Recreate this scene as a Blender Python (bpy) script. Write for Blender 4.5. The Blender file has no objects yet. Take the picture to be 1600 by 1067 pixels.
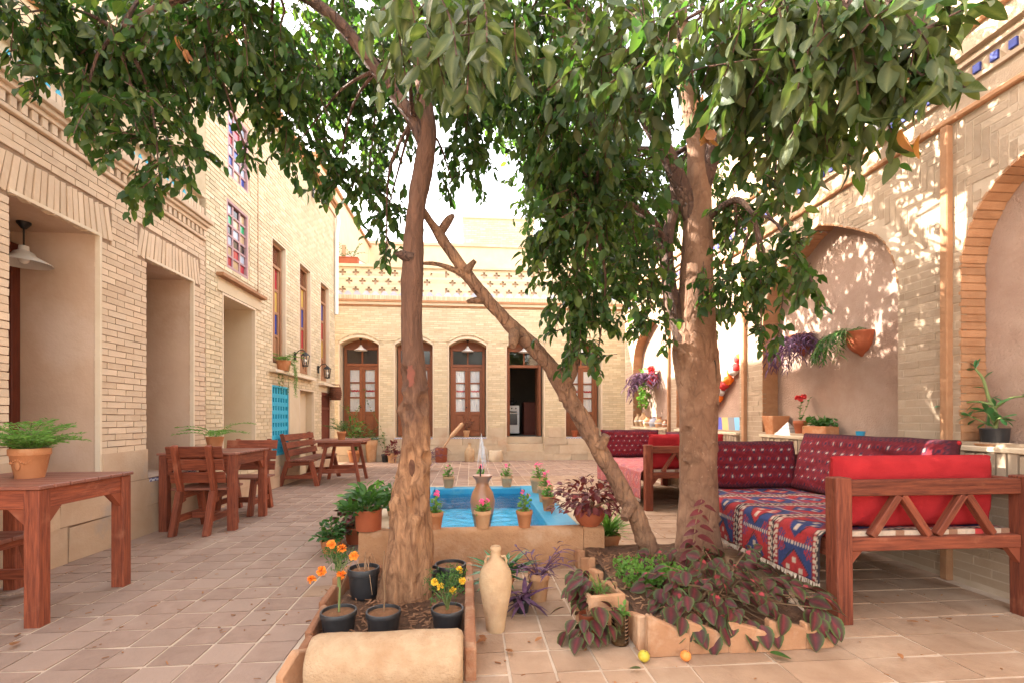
import bpy, math, random
import numpy as np
from mathutils import Vector, Matrix, noise

R = math.radians
rng = random.Random(11)
U = rng.uniform
SC = bpy.context.scene
COL = SC.collection

# ------------------------------------------------------------------ camera, sky, sun, exposure
PSI = R(4.917)
cam_d = bpy.data.cameras.new('camera')
cam = bpy.data.objects.new('camera', cam_d)
COL.objects.link(cam)
cam.location = (0, 0, 1.1)
cam.rotation_euler = (R(90), 0, -PSI)
cam_d.sensor_width = 36
cam_d.lens = 17.0
cam_d.shift_y = 0.0741
cam_d.clip_start = 0.05
cam_d.clip_end = 600
SC.camera = cam

SUN_EL = R(32)
SUN_AZ = math.atan2(-0.93, 0.36)          # clockwise from +Y: the sun stands over the house at the left
to_sun = Vector((math.sin(SUN_AZ) * math.cos(SUN_EL), math.cos(SUN_AZ) * math.cos(SUN_EL), math.sin(SUN_EL)))
world = bpy.data.worlds.new('World')
SC.world = world
world.use_nodes = True
wt = world.node_tree
sky = wt.nodes.new('ShaderNodeTexSky')
sky.sky_type = 'NISHITA'
sky.sun_disc = False
sky.sun_elevation = SUN_EL
sky.sun_rotation = SUN_AZ
sky.dust_density = 3.0
sky.air_density = 1.0
sky.ozone_density = 1.0
hs = wt.nodes.new('ShaderNodeHueSaturation')
hs.inputs['Saturation'].default_value = 0.55
tint = wt.nodes.new('ShaderNodeMix')
tint.data_type = 'RGBA'
tint.blend_type = 'MULTIPLY'
tint.inputs['Factor'].default_value = 1.0
tint.inputs['B'].default_value = (1.14, 1.0, 0.86, 1)
bg = wt.nodes['Background']
bg.inputs['Strength'].default_value = 0.15
wt.links.new(sky.outputs[0], hs.inputs['Color'])
wt.links.new(hs.outputs[0], tint.inputs['A'])
wt.links.new(tint.outputs['Result'], bg.inputs['Color'])
sun_d = bpy.data.lights.new('sun', 'SUN')
sun_d.energy = 3.2
sun_d.angle = R(0.55)
sun_d.color = (1.0, 0.93, 0.82)
sun = bpy.data.objects.new('sun', sun_d)
COL.objects.link(sun)
sun.rotation_euler = (-to_sun).to_track_quat('-Z', 'Y').to_euler()
vs = SC.view_settings
vs.view_transform = 'Standard'
vs.look = 'None'
vs.gamma = 1
vs.use_curve_mapping = False
vs.exposure = 3.3
SC.cycles.use_denoising = True
SC.cycles.max_bounces = 8
SC.cycles.transparent_max_bounces = 16

# ------------------------------------------------------------------ materials
MATS = {}


def nodes(name):
    m = bpy.data.materials.new(name)
    m.use_nodes = True
    t = m.node_tree
    return m, t, t.nodes['Principled BSDF']


def N(t, kind, **kw):
    n = t.nodes.new('ShaderNode' + kind)
    for k, v in kw.items():
        setattr(n, k, v)
    return n


def mixc(t, fac, a, b, blend='MIX'):
    n = N(t, 'Mix', data_type='RGBA', blend_type=blend)
    for s, v in (('Factor', fac), ('A', a), ('B', b)):
        if isinstance(v, (int, float)):
            n.inputs[s].default_value = v
        elif isinstance(v, tuple):
            n.inputs[s].default_value = (*v[:3], 1)
        else:
            t.links.new(v, n.inputs[s])
    return n.outputs['Result']


def ramp(t, v, lo, hi):
    n = N(t, 'MapRange')
    t.links.new(v, n.inputs[0])
    n.inputs[1].default_value = lo
    n.inputs[2].default_value = hi
    return n.outputs[0]


def nz(t, vec, scale, detail=4, rough=.55, dist=0):
    n = N(t, 'TexNoise')
    n.inputs['Scale'].default_value = scale
    n.inputs['Detail'].default_value = detail
    n.inputs['Roughness'].default_value = rough
    n.inputs['Distortion'].default_value = dist
    if vec is not None:
        t.links.new(vec, n.inputs['Vector'])
    return n.outputs[0]


def math_(t, op, a, b=None):
    n = N(t, 'Math', operation=op)
    for i, v in enumerate((a, b)):
        if v is None:
            continue
        if isinstance(v, (int, float)):
            n.inputs[i].default_value = v
        else:
            t.links.new(v, n.inputs[i])
    return n.outputs[0]


def piece_random(t):
    g = N(t, 'NewGeometry')
    o = N(t, 'ObjectInfo')
    return math_(t, 'FRACT', math_(t, 'ADD', g.outputs['Random Per Island'], o.outputs['Random']))


def M(name, c1, c2=None, scale=5, rough=.85, bump=.2, bscale=60, rnd=0, spec=.3, attr=None, c3=None, s3=1.3,
      lo3=.5, hi3=.7, metal=0, gr=None, trans=0, coat=0, bdist=.01, rtint=None):
    m, t, p = nodes(name)
    pos = N(t, 'NewGeometry').outputs['Position']
    if gr:                                     # wood grain: stretched along each piece
        a = N(t, 'Attribute', attribute_name='gr')
        mp = N(t, 'Mapping')
        mp.inputs['Scale'].default_value = gr
        t.links.new(a.outputs['Vector'], mp.inputs['Vector'])
        vec = mp.outputs[0]
    else:
        vec = pos
    if attr:
        col = N(t, 'Attribute', attribute_name=attr).outputs['Color']
    else:
        col = None
    base = col if col is not None else c1
    if c2 is not None:
        f = ramp(t, nz(t, vec, scale, 6, .6, .4), .35, .68)
        base = mixc(t, f, base, c2, 'MIX' if col is None else 'MULTIPLY')
    if c3 is not None:
        f = ramp(t, nz(t, pos, s3, 5, .6), lo3, hi3)
        base = mixc(t, f, base, c3)
    if rnd or rtint:
        pr = piece_random(t)
        if rtint:
            base = mixc(t, ramp(t, pr, .45, 1), base, rtint)
        h = N(t, 'HueSaturation')
        t.links.new(math_(t, 'ADD', math_(t, 'MULTIPLY', math_(t, 'FRACT', math_(t, 'MULTIPLY', pr, 7.31)), 2 * rnd), 1 - rnd), h.inputs['Value'])
        if isinstance(base, tuple):
            h.inputs['Color'].default_value = (*base[:3], 1)
        else:
            t.links.new(base, h.inputs['Color'])
        base = h.outputs[0]
    if isinstance(base, tuple):
        p.inputs['Base Color'].default_value = (*base[:3], 1)
    else:
        t.links.new(base, p.inputs['Base Color'])
    p.inputs['Roughness'].default_value = rough
    p.inputs['Specular IOR Level'].default_value = spec
    p.inputs['Metallic'].default_value = metal
    p.inputs['Coat Weight'].default_value = coat
    p.inputs['Coat Roughness'].default_value = .25
    if bump:
        b = N(t, 'Bump')
        b.inputs['Strength'].default_value = bump
        b.inputs['Distance'].default_value = bdist
        t.links.new(nz(t, vec, bscale, 5, .65), b.inputs['Height'])
        t.links.new(b.outputs[0], p.inputs['Normal'])
    if trans:
        tr = N(t, 'BsdfTranslucent')
        mx = N(t, 'MixShader')
        mx.inputs[0].default_value = trans
        if isinstance(base, tuple):
            tr.inputs[0].default_value = tuple(min(1, 1.5 * q) for q in base[:3]) + (1,)
        else:
            t.links.new(mixc(t, 1.0, base, (1.5, 1.75, .8), 'MULTIPLY'), tr.inputs[0])
        t.links.new(p.outputs[0], mx.inputs[1])
        t.links.new(tr.outputs[0], mx.inputs[2])
        t.links.new(mx.outputs[0], t.nodes['Material Output'].inputs['Surface'])
    MATS[name] = m
    return m


def clear(name, tintc, gloss_rough=.03, bump=0, bscale=8, ior=1.33, refl=1.0):
    """a pane or a water surface: tinted see-through with a Fresnel reflection"""
    m, t, p = nodes(name)
    t.nodes.remove(p)
    tr = N(t, 'BsdfTransparent')
    tr.inputs[0].default_value = (*tintc, 1)
    gl = N(t, 'BsdfGlossy')
    gl.inputs['Roughness'].default_value = gloss_rough
    fr = N(t, 'Fresnel')
    fr.inputs[0].default_value = ior
    mx = N(t, 'MixShader')
    if bump:
        b = N(t, 'Bump')
        b.inputs['Strength'].default_value = bump
        b.inputs['Distance'].default_value = .03
        pos = N(t, 'NewGeometry').outputs['Position']
        t.links.new(nz(t, pos, bscale, 3, .5, 1.2), b.inputs['Height'])
        t.links.new(b.outputs[0], gl.inputs['Normal'])
        t.links.new(b.outputs[0], fr.inputs['Normal'])
    t.links.new(math_(t, 'MULTIPLY', fr.outputs[0], refl), mx.inputs[0])
    t.links.new(tr.outputs[0], mx.inputs[1])
    t.links.new(gl.outputs[0], mx.inputs[2])
    t.links.new(mx.outputs[0], t.nodes['Material Output'].inputs['Surface'])
    MATS[name] = m
    return m


M('brick_left', (.60, .455, .32), (.54, .39, .265), 9, .9, .35, 90, .075, c3=(.48, .37, .28), s3=2.6, lo3=.60, hi3=.75, rtint=(.62, .475, .34))
M('brick_tall', (.61, .50, .335), (.54, .43, .28), 7, .9, .3, 90, .11, rtint=(.64, .53, .37))
M('brick_back', (.61, .51, .345), (.54, .44, .285), 6, .9, .25, 90, .10, rtint=(.64, .55, .38))
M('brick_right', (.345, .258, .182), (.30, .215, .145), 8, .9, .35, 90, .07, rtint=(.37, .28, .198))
M('brick_orange', (.39, .21, .11), (.32, .16, .08), 9, .9, .35, 80, .12)
M('mortar_dark', (.26, .17, .11), (.33, .22, .15), 12, .95, .4, 120)
M('mortar_cream', (.53, .43, .30), (.47, .37, .25), 10, .95, .3, 120)
M('mortar_pale', (.45, .355, .265), (.40, .31, .225), 10, .95, .3, 120)
M('plaster', (.56, .405, .295), (.50, .345, .24), 2.2, .95, .4, 35, c3=(.60, .46, .36), s3=1.5, lo3=.48, hi3=.66, bdist=.008)
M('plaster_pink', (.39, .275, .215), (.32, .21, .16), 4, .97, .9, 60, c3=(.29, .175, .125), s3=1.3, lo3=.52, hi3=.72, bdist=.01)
M('plaster_cream', (.60, .49, .34), (.55, .43, .29), 2.0, .95, .2, 40)
M('trim_pale', (.66, .55, .41), (.60, .48, .34), 6, .9, .15, 40)
M('stone_plinth', (.53, .385, .265), (.46, .315, .205), 3, .92, .3, 50, .10, c3=(.36, .31, .27), s3=2.4, lo3=.58, hi3=.72)
M('stone_back', (.55, .45, .32), (.47, .35, .24), 3, .92, .3, 50, .10, c3=(.44, .27, .17), s3=2.0, lo3=.6, hi3=.75)
M('tile_floor', (.315, .213, .160), (.26, .170, .125), 9, .88, .5, 60, .08, c3=(.40, .30, .225), s3=1.9, lo3=.56, hi3=.78, rtint=(.335, .235, .178))
M('tile_pale', (.37, .245, .16), (.30, .19, .12), 6, .88, .5, 60, .08, c3=(.45, .32, .22), s3=1.9, lo3=.48, hi3=.7)  # paler than tile_floor: mortar dust, and partly brighter light put into the colour
M('grout', (.54, .425, .32), (.46, .35, .255), 6, .95, .4, 110)
M('adobe', (.41, .225, .115), (.35, .18, .09), 5, .93, .8, 45, c3=(.49, .32, .20), s3=3.0, lo3=.52, hi3=.7, bdist=.015)
M('clay_edge', (.36, .17, .09), (.28, .12, .062), 7, .9, .8, 50, .15, c3=(.45, .28, .17), s3=8, lo3=.5, hi3=.7)
M('clay_edge_pale', (.43, .235, .125), (.35, .175, .09), 6, .92, .7, 50, .12, c3=(.50, .32, .20), s3=7, lo3=.5, hi3=.7)
M('roller_stone', (.50, .345, .21), (.43, .28, .16), 18, .92, .9, 90, c3=(.40, .235, .125), s3=4.5, lo3=.48, hi3=.7, bdist=.012)
M('soil', (.16, .085, .05), (.095, .05, .03), 25, .98, 1, 60, c3=(.24, .13, .075), s3=12, bdist=.03)
M('soil_orange', (.27, .13, .06), (.18, .085, .04), 30, .98, 1, 80, bdist=.02)
M('wood_red', (.285, .072, .032), (.12, .026, .013), 3, .58, .5, 3, .22, .35, gr=(2.0, 26, 26), c3=(.32, .115, .062), s3=7, lo3=.58, hi3=.78)
M('wood_daybed', (.21, .055, .027), (.085, .020, .011), 3, .62, .5, 3, .22, .3, gr=(1.8, 24, 24), c3=(.25, .09, .05), s3=7, lo3=.58, hi3=.78)
M('wood_top', (.255, .095, .06), (.19, .062, .04), 3, .5, .25, 3, .12, .45, gr=(3, 34, 34), coat=.15)
M('wood_door', (.25, .085, .032), (.17, .052, .02), 3, .5, .2, 3, .12, .4, gr=(3, 30, 30))
M('wood_tan', (.33, .165, .08), (.25, .115, .055), 3, .55, .2, 3, .12, .4, gr=(3, 30, 30))
M('wood_dark', (.17, .042, .022), (.115, .028, .016), 3, .55, .2, 3, .1, gr=(3, 30, 30))
M('wood_lilac', (.40, .25, .26), (.35, .20, .20), 3, .6, .2, 3, .05, gr=(3, 30, 30))
M('log_pale', (.46, .29, .17), (.40, .23, .12), 3, .8, .3, 3, gr=(3, 30, 30))
M('turquoise', (.05, .42, .60), (.04, .36, .54), 6, .5, .1, 30)
M('blue_tile', (.03, .045, .24), (.02, .03, .14), 12, .55, .1, 40, .25, .3)
M('blue_grey_tile', (.42, .44, .50), (.36, .38, .46), 8, .45, .1, 40, .1)
M('pool_blue', (.04, .50, .74), (.06, .56, .80), 5, .4, .1, 20, c3=(.03, .42, .68), s3=3)
M('pool_rim_blue', (.02, .245, .43), (.035, .30, .49), 5, .35, .2, 30, c3=(.10, .33, .45), s3=6, lo3=.56, hi3=.72)
M('white_trim_tile', (1, 1, 1), None, attr='Col', rough=.3, bump=0, spec=.5)
M('terracotta', (.46, .20, .09), (.40, .155, .065), 8, .85, .3, 70, .1, c3=(.56, .33, .19), s3=6, lo3=.55, hi3=.75)
M('terracotta_pale', (.55, .33, .18), (.48, .26, .13), 8, .88, .3, 70, .1, c3=(.60, .42, .27), s3=7, lo3=.55, hi3=.75)
M('terracotta_red', (.36, .10, .042), (.31, .08, .035), 8, .7, .3, 60, .06)
M('black_plastic', (.018, .019, .021), (.03, .03, .032), 8, .45, .1, 40, spec=.5)
M('jar_cream', (.50, .355, .215), (.43, .29, .165), 9, .92, .5, 60, c3=(.36, .22, .125), s3=5, lo3=.5, hi3=.72, spec=.15)
M('jar_brown', (.42, .20, .10), (.36, .15, .07), 6, .35, .1, 40, spec=.5, coat=.4)
M('jar_dark', (.20, .05, .022), None, rough=.4, bump=.1)
M('iron', (.03, .028, .026), None, rough=.5, bump=.1, metal=.4)
M('enamel', (.62, .60, .56), (.55, .52, .48), 8, .3, 0, spec=.5)
M('bulb', (.8, .78, .72), None, rough=.15, bump=0, spec=.5)
M('white_pipe', (.72, .70, .66), None, rough=.5, bump=0)
M('white_paint', (.74, .73, .70), None, rough=.4, bump=0, spec=.5)
M('oven_glass', (.05, .05, .06), None, rough=.1, bump=0, spec=.5)
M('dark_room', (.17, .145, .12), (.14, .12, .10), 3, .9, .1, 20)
M('curtain', (.90, .90, .91), (.86, .86, .88), 10, .9, .2, 160)
M('ribbon_red', (.62, .03, .05), None, rough=.7, bump=0)
M('faded_red', (.20, .065, .045), (.15, .06, .04), 30, .9, .4, 60)
M('laundry', (.62, .56, .62), (.55, .50, .58), 6, .9, .2, 60)
M('cushion_red', (.36, .022, .026), (.29, .016, .02), 7, .95, .5, 150, spec=.15)
M('textile', (1, 1, 1), (.78, .78, .78), 60, .92, .5, 260, attr='Col')
M('fringe', (.62, .52, .42), None, rough=.95, bump=0, rnd=.12)

M('bark_pale', (.33, .175, .095), (.24, .115, .06), 12, .93, 1, 42, c3=(.44, .26, .145), s3=6, lo3=.52, hi3=.72, bdist=.02)


def bark(name, dark, mid, light, crack, scale=22, stretch=.3, bd=.02, spots=.62):
    m, t, p = nodes(name)
    pos = N(t, 'NewGeometry').outputs['Position']
    mp = N(t, 'Mapping')
    mp.inputs['Scale'].default_value = (1, 1, stretch)
    t.links.new(pos, mp.inputs['Vector'])
    n1 = nz(t, mp.outputs[0], scale, 8, .68, .7)
    n2 = nz(t, pos, 4.5, 5, .6)
    n3 = nz(t, pos, 34, 3, .5)
    vo = N(t, 'TexVoronoi', feature='DISTANCE_TO_EDGE')
    vo.inputs['Scale'].default_value = scale * .9
    t.links.new(mixc(t, .12, mp.outputs[0], N(t, 'TexNoise').outputs['Color']), vo.inputs['Vector'])
    ck = ramp(t, vo.outputs['Distance'], 0, .09)
    c = mixc(t, ramp(t, n1, .34, .66), dark, mid)
    c = mixc(t, ramp(t, n2, .50, .68), c, light)
    c = mixc(t, ramp(t, n3, spots, spots + .06), c, light)
    c = mixc(t, math_(t, 'MULTIPLY', math_(t, 'SUBTRACT', 1.0, ck), crack), c, tuple(.45 * q for q in dark))
    t.links.new(c, p.inputs['Base Color'])
    p.inputs['Roughness'].default_value = .9
    b = N(t, 'Bump')
    b.inputs['Strength'].default_value = 1
    b.inputs['Distance'].default_value = bd
    t.links.new(math_(t, 'ADD', n1, math_(t, 'MULTIPLY', ck, crack)), b.inputs['Height'])
    t.links.new(b.outputs[0], p.inputs['Normal'])
    MATS[name] = m


bark('bark', (.062, .031, .022), (.10, .05, .034), (.15, .085, .056), .4)
bark('bark_lean', (.17, .088, .052), (.27, .15, .09), (.36, .20, .11), .22, 24, .3, .03, .70)
bark('bark_smooth', (.15, .074, .041), (.215, .112, .064), (.28, .158, .097), .22, 16, .5, .012, .66)
M('scar', (.13, .062, .036), (.09, .04, .024), 20, .95, .8, 60)
M('leaf_green', (.040, .088, .022), (.027, .062, .017), 14, .45, .15, 120, .28, .4, trans=.46, rtint=(.088, .125, .028))
M('leaf_dusty', (.058, .082, .027), (.040, .062, .020), 16, .5, .15, 120, .25, .35, trans=.34, rtint=(.092, .104, .036))
M('leaf_near', (1, 1, 1), (.70, .74, .66), 26, .5, .3, 90, .25, .35, attr='Col', trans=.34)
M('leaf_dry', (.36, .16, .075), (.26, .11, .05), 20, .8, .2, 80, .2, trans=.35)
M('leaf_bright', (.15, .28, .06), (.10, .22, .045), 20, .55, .1, 100, .2, trans=.35)
M('leaf_mid', (.055, .135, .03), (.04, .10, .025), 20, .5, .1, 100, .2, trans=.3)
M('leaf_jade', (.06, .17, .055), (.04, .13, .04), 14, .3, .1, 60, .2, .5, trans=.12)
M('leaf_purple', (.13, .06, .12), (.09, .04, .085), 20, .55, .1, 100, .2, trans=.2)
M('leaf_wine', (.155, .028, .030), (.10, .02, .022), 20, .5, .1, 100, .3, trans=.25)
M('leaf_coleus', (1, 1, 1), (.72, .72, .72), 30, .55, .3, 70, .15, attr='Col', trans=.16)
M('stem_green', (.16, .20, .07), None, rough=.7, bump=0)
M('stem_brown', (.20, .12, .065), None, rough=.8, bump=0)
M('petal_orange', (.80, .22, .025), (.85, .30, .04), 30, .7, 0, rnd=.12, trans=.2)
M('petal_yellow', (.80, .50, .03), (.85, .58, .08), 30, .7, 0, rnd=.12, trans=.2)
M('petal_pink', (.72, .06, .20), (.80, .12, .30), 30, .7, 0, rnd=.2, trans=.2)
M('petal_red', (.65, .05, .05), None, rough=.7, bump=0, rnd=.2)
M('lime_skin', (.42, .42, .05), (.50, .34, .04), 10, .45, .3, 120)
M('orange_skin', (.72, .26, .06), (.66, .20, .04), 10, .5, .3, 120)
M('stripe_paint', (1, 1, 1), None, attr='Col', rough=.6, bump=.1)
M('wicker', (.17, .06, .03), (.11, .04, .02), 20, .8, .6, 60)
clear('window_glass', (.98, .985, .985), .02, ior=1.45)
clear('plastic_clear', (.80, .80, .74), .08, ior=1.45)
clear('water', (.86, .97, .99), .03, .5, 9, 1.33, .9)
m, t_, p_ = nodes('water_jet')
t_.nodes.remove(p_)
a_, b_, c_ = N(t_, 'BsdfTransparent'), N(t_, 'BsdfTranslucent'), N(t_, 'MixShader')
b_.inputs[0].default_value = (.9, .93, .96, 1)
c_.inputs[0].default_value = .45
t_.links.new(a_.outputs[0], c_.inputs[1])
t_.links.new(b_.outputs[0], c_.inputs[2])
t_.links.new(c_.outputs[0], t_.nodes['Material Output'].inputs['Surface'])
MATS['water_jet'] = m
for nm, c in dict(glass_red=(.42, .03, .05), glass_yellow=(.62, .42, .10), glass_green=(.02, .33, .12), glass_blue=(.03, .06, .30),
                  glass_dark=(.035, .03, .03), glass_sky=(.42, .50, .62), glass_tan=(.50, .36, .20)).items():
    M(nm, c, tuple(.8 * q for q in c), 4, .12, .12, 12, spec=.6, bdist=.004)

# ------------------------------------------------------------------ mesh helpers


class MB:
    def __init__(s):
        s.v, s.f, s.c, s.g = [], [], [], []
        s.hc = s.hg = False

    def add(s, vs, fs, col=None, gr=None):
        b = len(s.v)
        s.v += [tuple(q) for q in vs]
        s.f += [tuple(b + i for i in f) for f in fs]
        if col is None:
            s.c += [(1, 1, 1)] * len(vs)
        else:
            s.hc = True
            s.c += list(col) if isinstance(col, list) else [col] * len(vs)
        if gr is None:
            s.g += [(0, 0, 0)] * len(vs)
        else:
            s.hg = True
            s.g += gr

    BF = [(0, 3, 2, 1), (4, 5, 6, 7), (0, 1, 5, 4), (1, 2, 6, 5), (2, 3, 7, 6), (3, 0, 4, 7)]

    def box(s, a, b, col=None):
        lo = [min(p, q) for p, q in zip(a, b)]
        hi = [max(p, q) for p, q in zip(a, b)]
        vs = [(x, y, z) for z in (lo[2], hi[2]) for x, y in ((lo[0], lo[1]), (hi[0], lo[1]), (hi[0], hi[1]), (lo[0], hi[1]))]
        d = [h - l for l, h in zip(lo, hi)]
        ax = d.index(max(d))
        o = U(0, 50)
        gr = [(v[ax] + o, v[(ax + 1) % 3] + o, v[(ax + 2) % 3]) for v in vs]
        s.add(vs, MB.BF, col, gr)

    def pbox(s, P, u0, u1, d0, d1, z0, z1, col=None):
        s.box(P(u0, d0, z0), P(u1, d1, z1), col)

    def beam(s, p0, p1, w, h, up=(0, 0, 1), col=None):
        p0, p1 = Vector(p0), Vector(p1)
        d = (p1 - p0)
        L = d.length
        d.normalize()
        side = d.cross(Vector(up))
        if side.length < 1e-4:
            side = d.cross(Vector((0, 1, 0)))
        side.normalize()
        upv = side.cross(d)
        vs, gr = [], []
        o = U(0, 50)
        for k in (0, 1):
            for a, b in ((-1, -1), (1, -1), (1, 1), (-1, 1)):
                vs.append((p1 if k else p0) + side * (a * w / 2) + upv * (b * h / 2))
                gr.append((k * L + o, a * w / 2 + o, b * h / 2))
        s.add(vs, MB.BF, col, gr)

    def tube(s, pts, rad, n=8, rough=0.0, freq=6, cap=True, col=None, dent=(), grain=1.0):
        pts = [Vector(p) for p in pts]
        rings = []
        up = Vector((0.13, 1, .07))
        for i, p in enumerate(pts):
            d = (pts[min(i + 1, len(pts) - 1)] - pts[max(i - 1, 0)]).normalized()
            a = d.cross(up)
            if a.length < .05:
                a = d.cross(Vector((1, 0, 0)))
            a.normalize()
            b = a.cross(d)
            ring = []
            for k in range(n):
                th = 2 * math.pi * k / n
                o = a * math.cos(th) + b * math.sin(th)
                r = rad[i]
                if rough:
                    q = (p + o * r) * freq
                    q.z *= grain
                    r *= 1 + rough * (noise.noise(q) + .5 * noise.noise(q * 2.3) + .35 * noise.noise(q * 5.1))
                pt = p + o * r
                for (c, rr, dep) in dent:
                    e = (pt - c)
                    k2 = (e.x / rr[0]) ** 2 + (e.y / rr[1]) ** 2 + (e.z / rr[2]) ** 2
                    if k2 < 4:
                        pt = pt - o * (dep * math.exp(-k2 * 1.2) - .45 * dep * math.exp(-(math.sqrt(k2) - 1.25) ** 2 * 9))
                ring.append(pt)
            rings.append(ring)
        vs = [q for r_ in rings for q in r_]
        fs = [(i * n + k, i * n + (k + 1) % n, (i + 1) * n + (k + 1) % n, (i + 1) * n + k) for i in range(len(pts) - 1) for k in range(n)]
        if cap:
            fs += [tuple(range(n - 1, -1, -1)), tuple((len(pts) - 1) * n + k for k in range(n))]
        s.add(vs, fs, col)

    def lathe(s, prof, n=20, c=(0, 0, 0), sx=1, sy=1, col=None, wob=0, half=False):
        m = n if not half else n // 2 + 1
        vs = []
        for (r, z) in prof:
            for k in range(m):
                th = 2 * math.pi * k / n
                w = 1 + (wob * noise.noise(Vector((math.cos(th) * 2, math.sin(th) * 2, z * 12 + c[0] * 9))) if wob else 0)
                vs.append((c[0] + r * w * math.cos(th) * sx, c[1] + r * w * math.sin(th) * sy, c[2] + z))
        fs = []
        for i in range(len(prof) - 1):
            for k in range(n if not half else m - 1):
                k2 = (k + 1) % m if not half else k + 1
                fs.append((i * m + k, i * m + k2, (i + 1) * m + k2, (i + 1) * m + k))
        s.add(vs, fs, col)

    def blob(s, c, r, sub=8, sc=(1, 1, 1), rough=.0, col=None):
        prof = [(math.sin(math.pi * i / sub) * r + 1e-5, -math.cos(math.pi * i / sub) * r) for i in range(sub + 1)]
        b = len(s.v)
        s.lathe(prof, sub * 2, (0, 0, 0), col=col)
        for i in range(b, len(s.v)):
            v = Vector(s.v[i])
            if rough:
                v *= 1 + rough * noise.noise(v * (2.2 / r) + Vector(c) * 7)
            s.v[i] = (c[0] + v.x * sc[0], c[1] + v.y * sc[1], c[2] + v.z * sc[2])

    def build(s, name, mat, parent=None, smooth=False, world=False, bevel=0, kind=None, label=None, solid=0):
        me = bpy.data.meshes.new(name)
        me.from_pydata(s.v, [], s.f)
        if s.hc:
            a = me.color_attributes.new('Col', 'FLOAT_COLOR', 'POINT')
            arr = np.ones((len(s.v), 4), dtype=np.float32)
            arr[:, :3] = np.array(s.c, dtype=np.float32)
            a.data.foreach_set('color', arr.ravel())
        if s.hg:
            a = me.attributes.new('gr', 'FLOAT_VECTOR', 'POINT')
            a.data.foreach_set('vector', np.array(s.g, dtype=np.float32).ravel())
        me.materials.append(MATS[mat])
        if smooth:
            me.polygons.foreach_set('use_smooth', [True] * len(me.polygons))
            me.set_sharp_from_angle(angle=R(50))
        me.update()
        o = link(name, me, parent)
        if world and parent is not None:
            o.location = -wl(parent)
        if bevel:
            b = o.modifiers.new('bevel', 'BEVEL')
            b.width = bevel
            b.segments = 1
            b.limit_method = 'ANGLE'
        if solid:
            b = o.modifiers.new('solid', 'SOLIDIFY')
            b.thickness = solid
        if kind:
            o['kind'] = kind
        if label:
            o['label'] = label
        return o


def wl(o):
    v = Vector((0, 0, 0))
    while o is not None:
        v += o.location
        o = o.parent
    return v


def link(name, me, parent=None):
    o = bpy.data.objects.new(name, me)
    COL.objects.link(o)
    o.parent = parent
    return o


def tag(o, label, cat, group=None, kind=None):
    if label:
        o['label'] = label
    if cat:
        o['category'] = cat
    if group:
        o['group'] = group
    if kind:
        o['kind'] = kind
    return o


def thing(name, label, cat, loc=(0, 0, 0), rz=0, group=None):
    o = link(name, None)
    o.location = loc
    o.rotation_euler = (0, 0, rz)
    o.empty_display_size = .1
    return tag(o, label, cat, group)


def copy_tree(o, parent=None):
    c = o.copy()
    COL.objects.link(c)
    c.parent = parent
    for ch in list(o.children):
        copy_tree(ch, c)
    return c


CS, CC = math.sin(PSI), math.cos(PSI)


def apparent(p, size):
    """how large a piece of that size shows from the place of the photographer; negative outside the view"""
    z = p[0] * CS + p[1] * CC
    if z < .2:
        return -1
    x = (p[0] * CC - p[1] * CS) / z
    y = (p[2] - 1.1) / z
    if abs(x) > 1.08 or y > .88 or y < -.57:
        return -1
    return size / z


def smoothpath(pts, step=.04):
    """Catmull-Rom through points of (x, y, z, r)"""
    P = [Vector(p) for p in pts]
    out = []
    for i in range(len(P) - 1):
        p0, p1, p2, p3 = P[max(i - 1, 0)], P[i], P[i + 1], P[min(i + 2, len(P) - 1)]
        n = max(2, int((p2.to_3d() - p1.to_3d()).length / step))
        for k in range(n):
            t = k / n
            out.append(.5 * ((2 * p1) + (p2 - p0) * t + (2 * p0 - 5 * p1 + 4 * p2 - p3) * t * t + (3 * p1 - p0 - 3 * p2 + p3) * t ** 3))
    out.append(P[-1])
    return [q.to_3d() for q in out], [max(.002, q[3]) for q in out]


# ---- bricks: boxes standing proud of the mortar; the ones that show largest are objects, the others one mesh
def unit_brick(k):
    r = random.Random(k)
    mb = MB()
    vs = []
    for z in (-.5, .5):
        for x, y in ((-.5, -.5), (.5, -.5), (.5, .5), (-.5, .5)):
            vs.append((x + r.uniform(-.012, .012), y + r.uniform(-.03, .03), z + r.uniform(-.045, .045)))
    mb.add(vs, MB.BF)
    return mb


UB = [unit_brick(k) for k in range(5)]


def emit_bricks(parent, items, mat, n=300, name='brick', rest='brick_courses'):
    """items: (centre, length, depth, height, rotation about z or 3x3 matrix)"""
    sc = sorted(((apparent(c, math.sqrt(L * h)), i) for i, (c, L, d, h, r) in enumerate(items)), reverse=True)
    chosen = [i for a, i in sc if a > .0055][:n]
    cs = set(chosen)
    meshes = []
    for k, ub in enumerate(UB):
        me = bpy.data.meshes.new(name)
        me.from_pydata(ub.v, [], ub.f)
        me.materials.append(MATS[mat])
        meshes.append(me)
    off = -wl(parent)
    for i in chosen:
        c, L, d, h, r = items[i]
        o = link(name, meshes[i % 5], parent)
        rot = Matrix.Rotation(r, 3, 'Z') if not isinstance(r, Matrix) else r
        m = rot @ Matrix.Diagonal((L, d, h))
        m = m.to_4x4()
        m.translation = Vector(c) + off
        o.matrix_local = m
    mb = MB()
    V, F = [], []
    for i, (c, L, d, h, r) in enumerate(items):
        if i in cs:
            continue
        rot = Matrix.Rotation(r, 3, 'Z') if not isinstance(r, Matrix) else r
        m = rot @ Matrix.Diagonal((L, d, h))
        cv = Vector(c)
        b = len(V)
        V += [tuple(m @ Vector(v) + cv) for v in UB[i % 5].v]
        F += [tuple(b + k for k in f) for f in MB.BF]
    mb.v, mb.f, mb.c, mb.g = V, F, [], []
    if V:
        mb.build(rest, mat, parent, world=True, kind='stuff')


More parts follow.
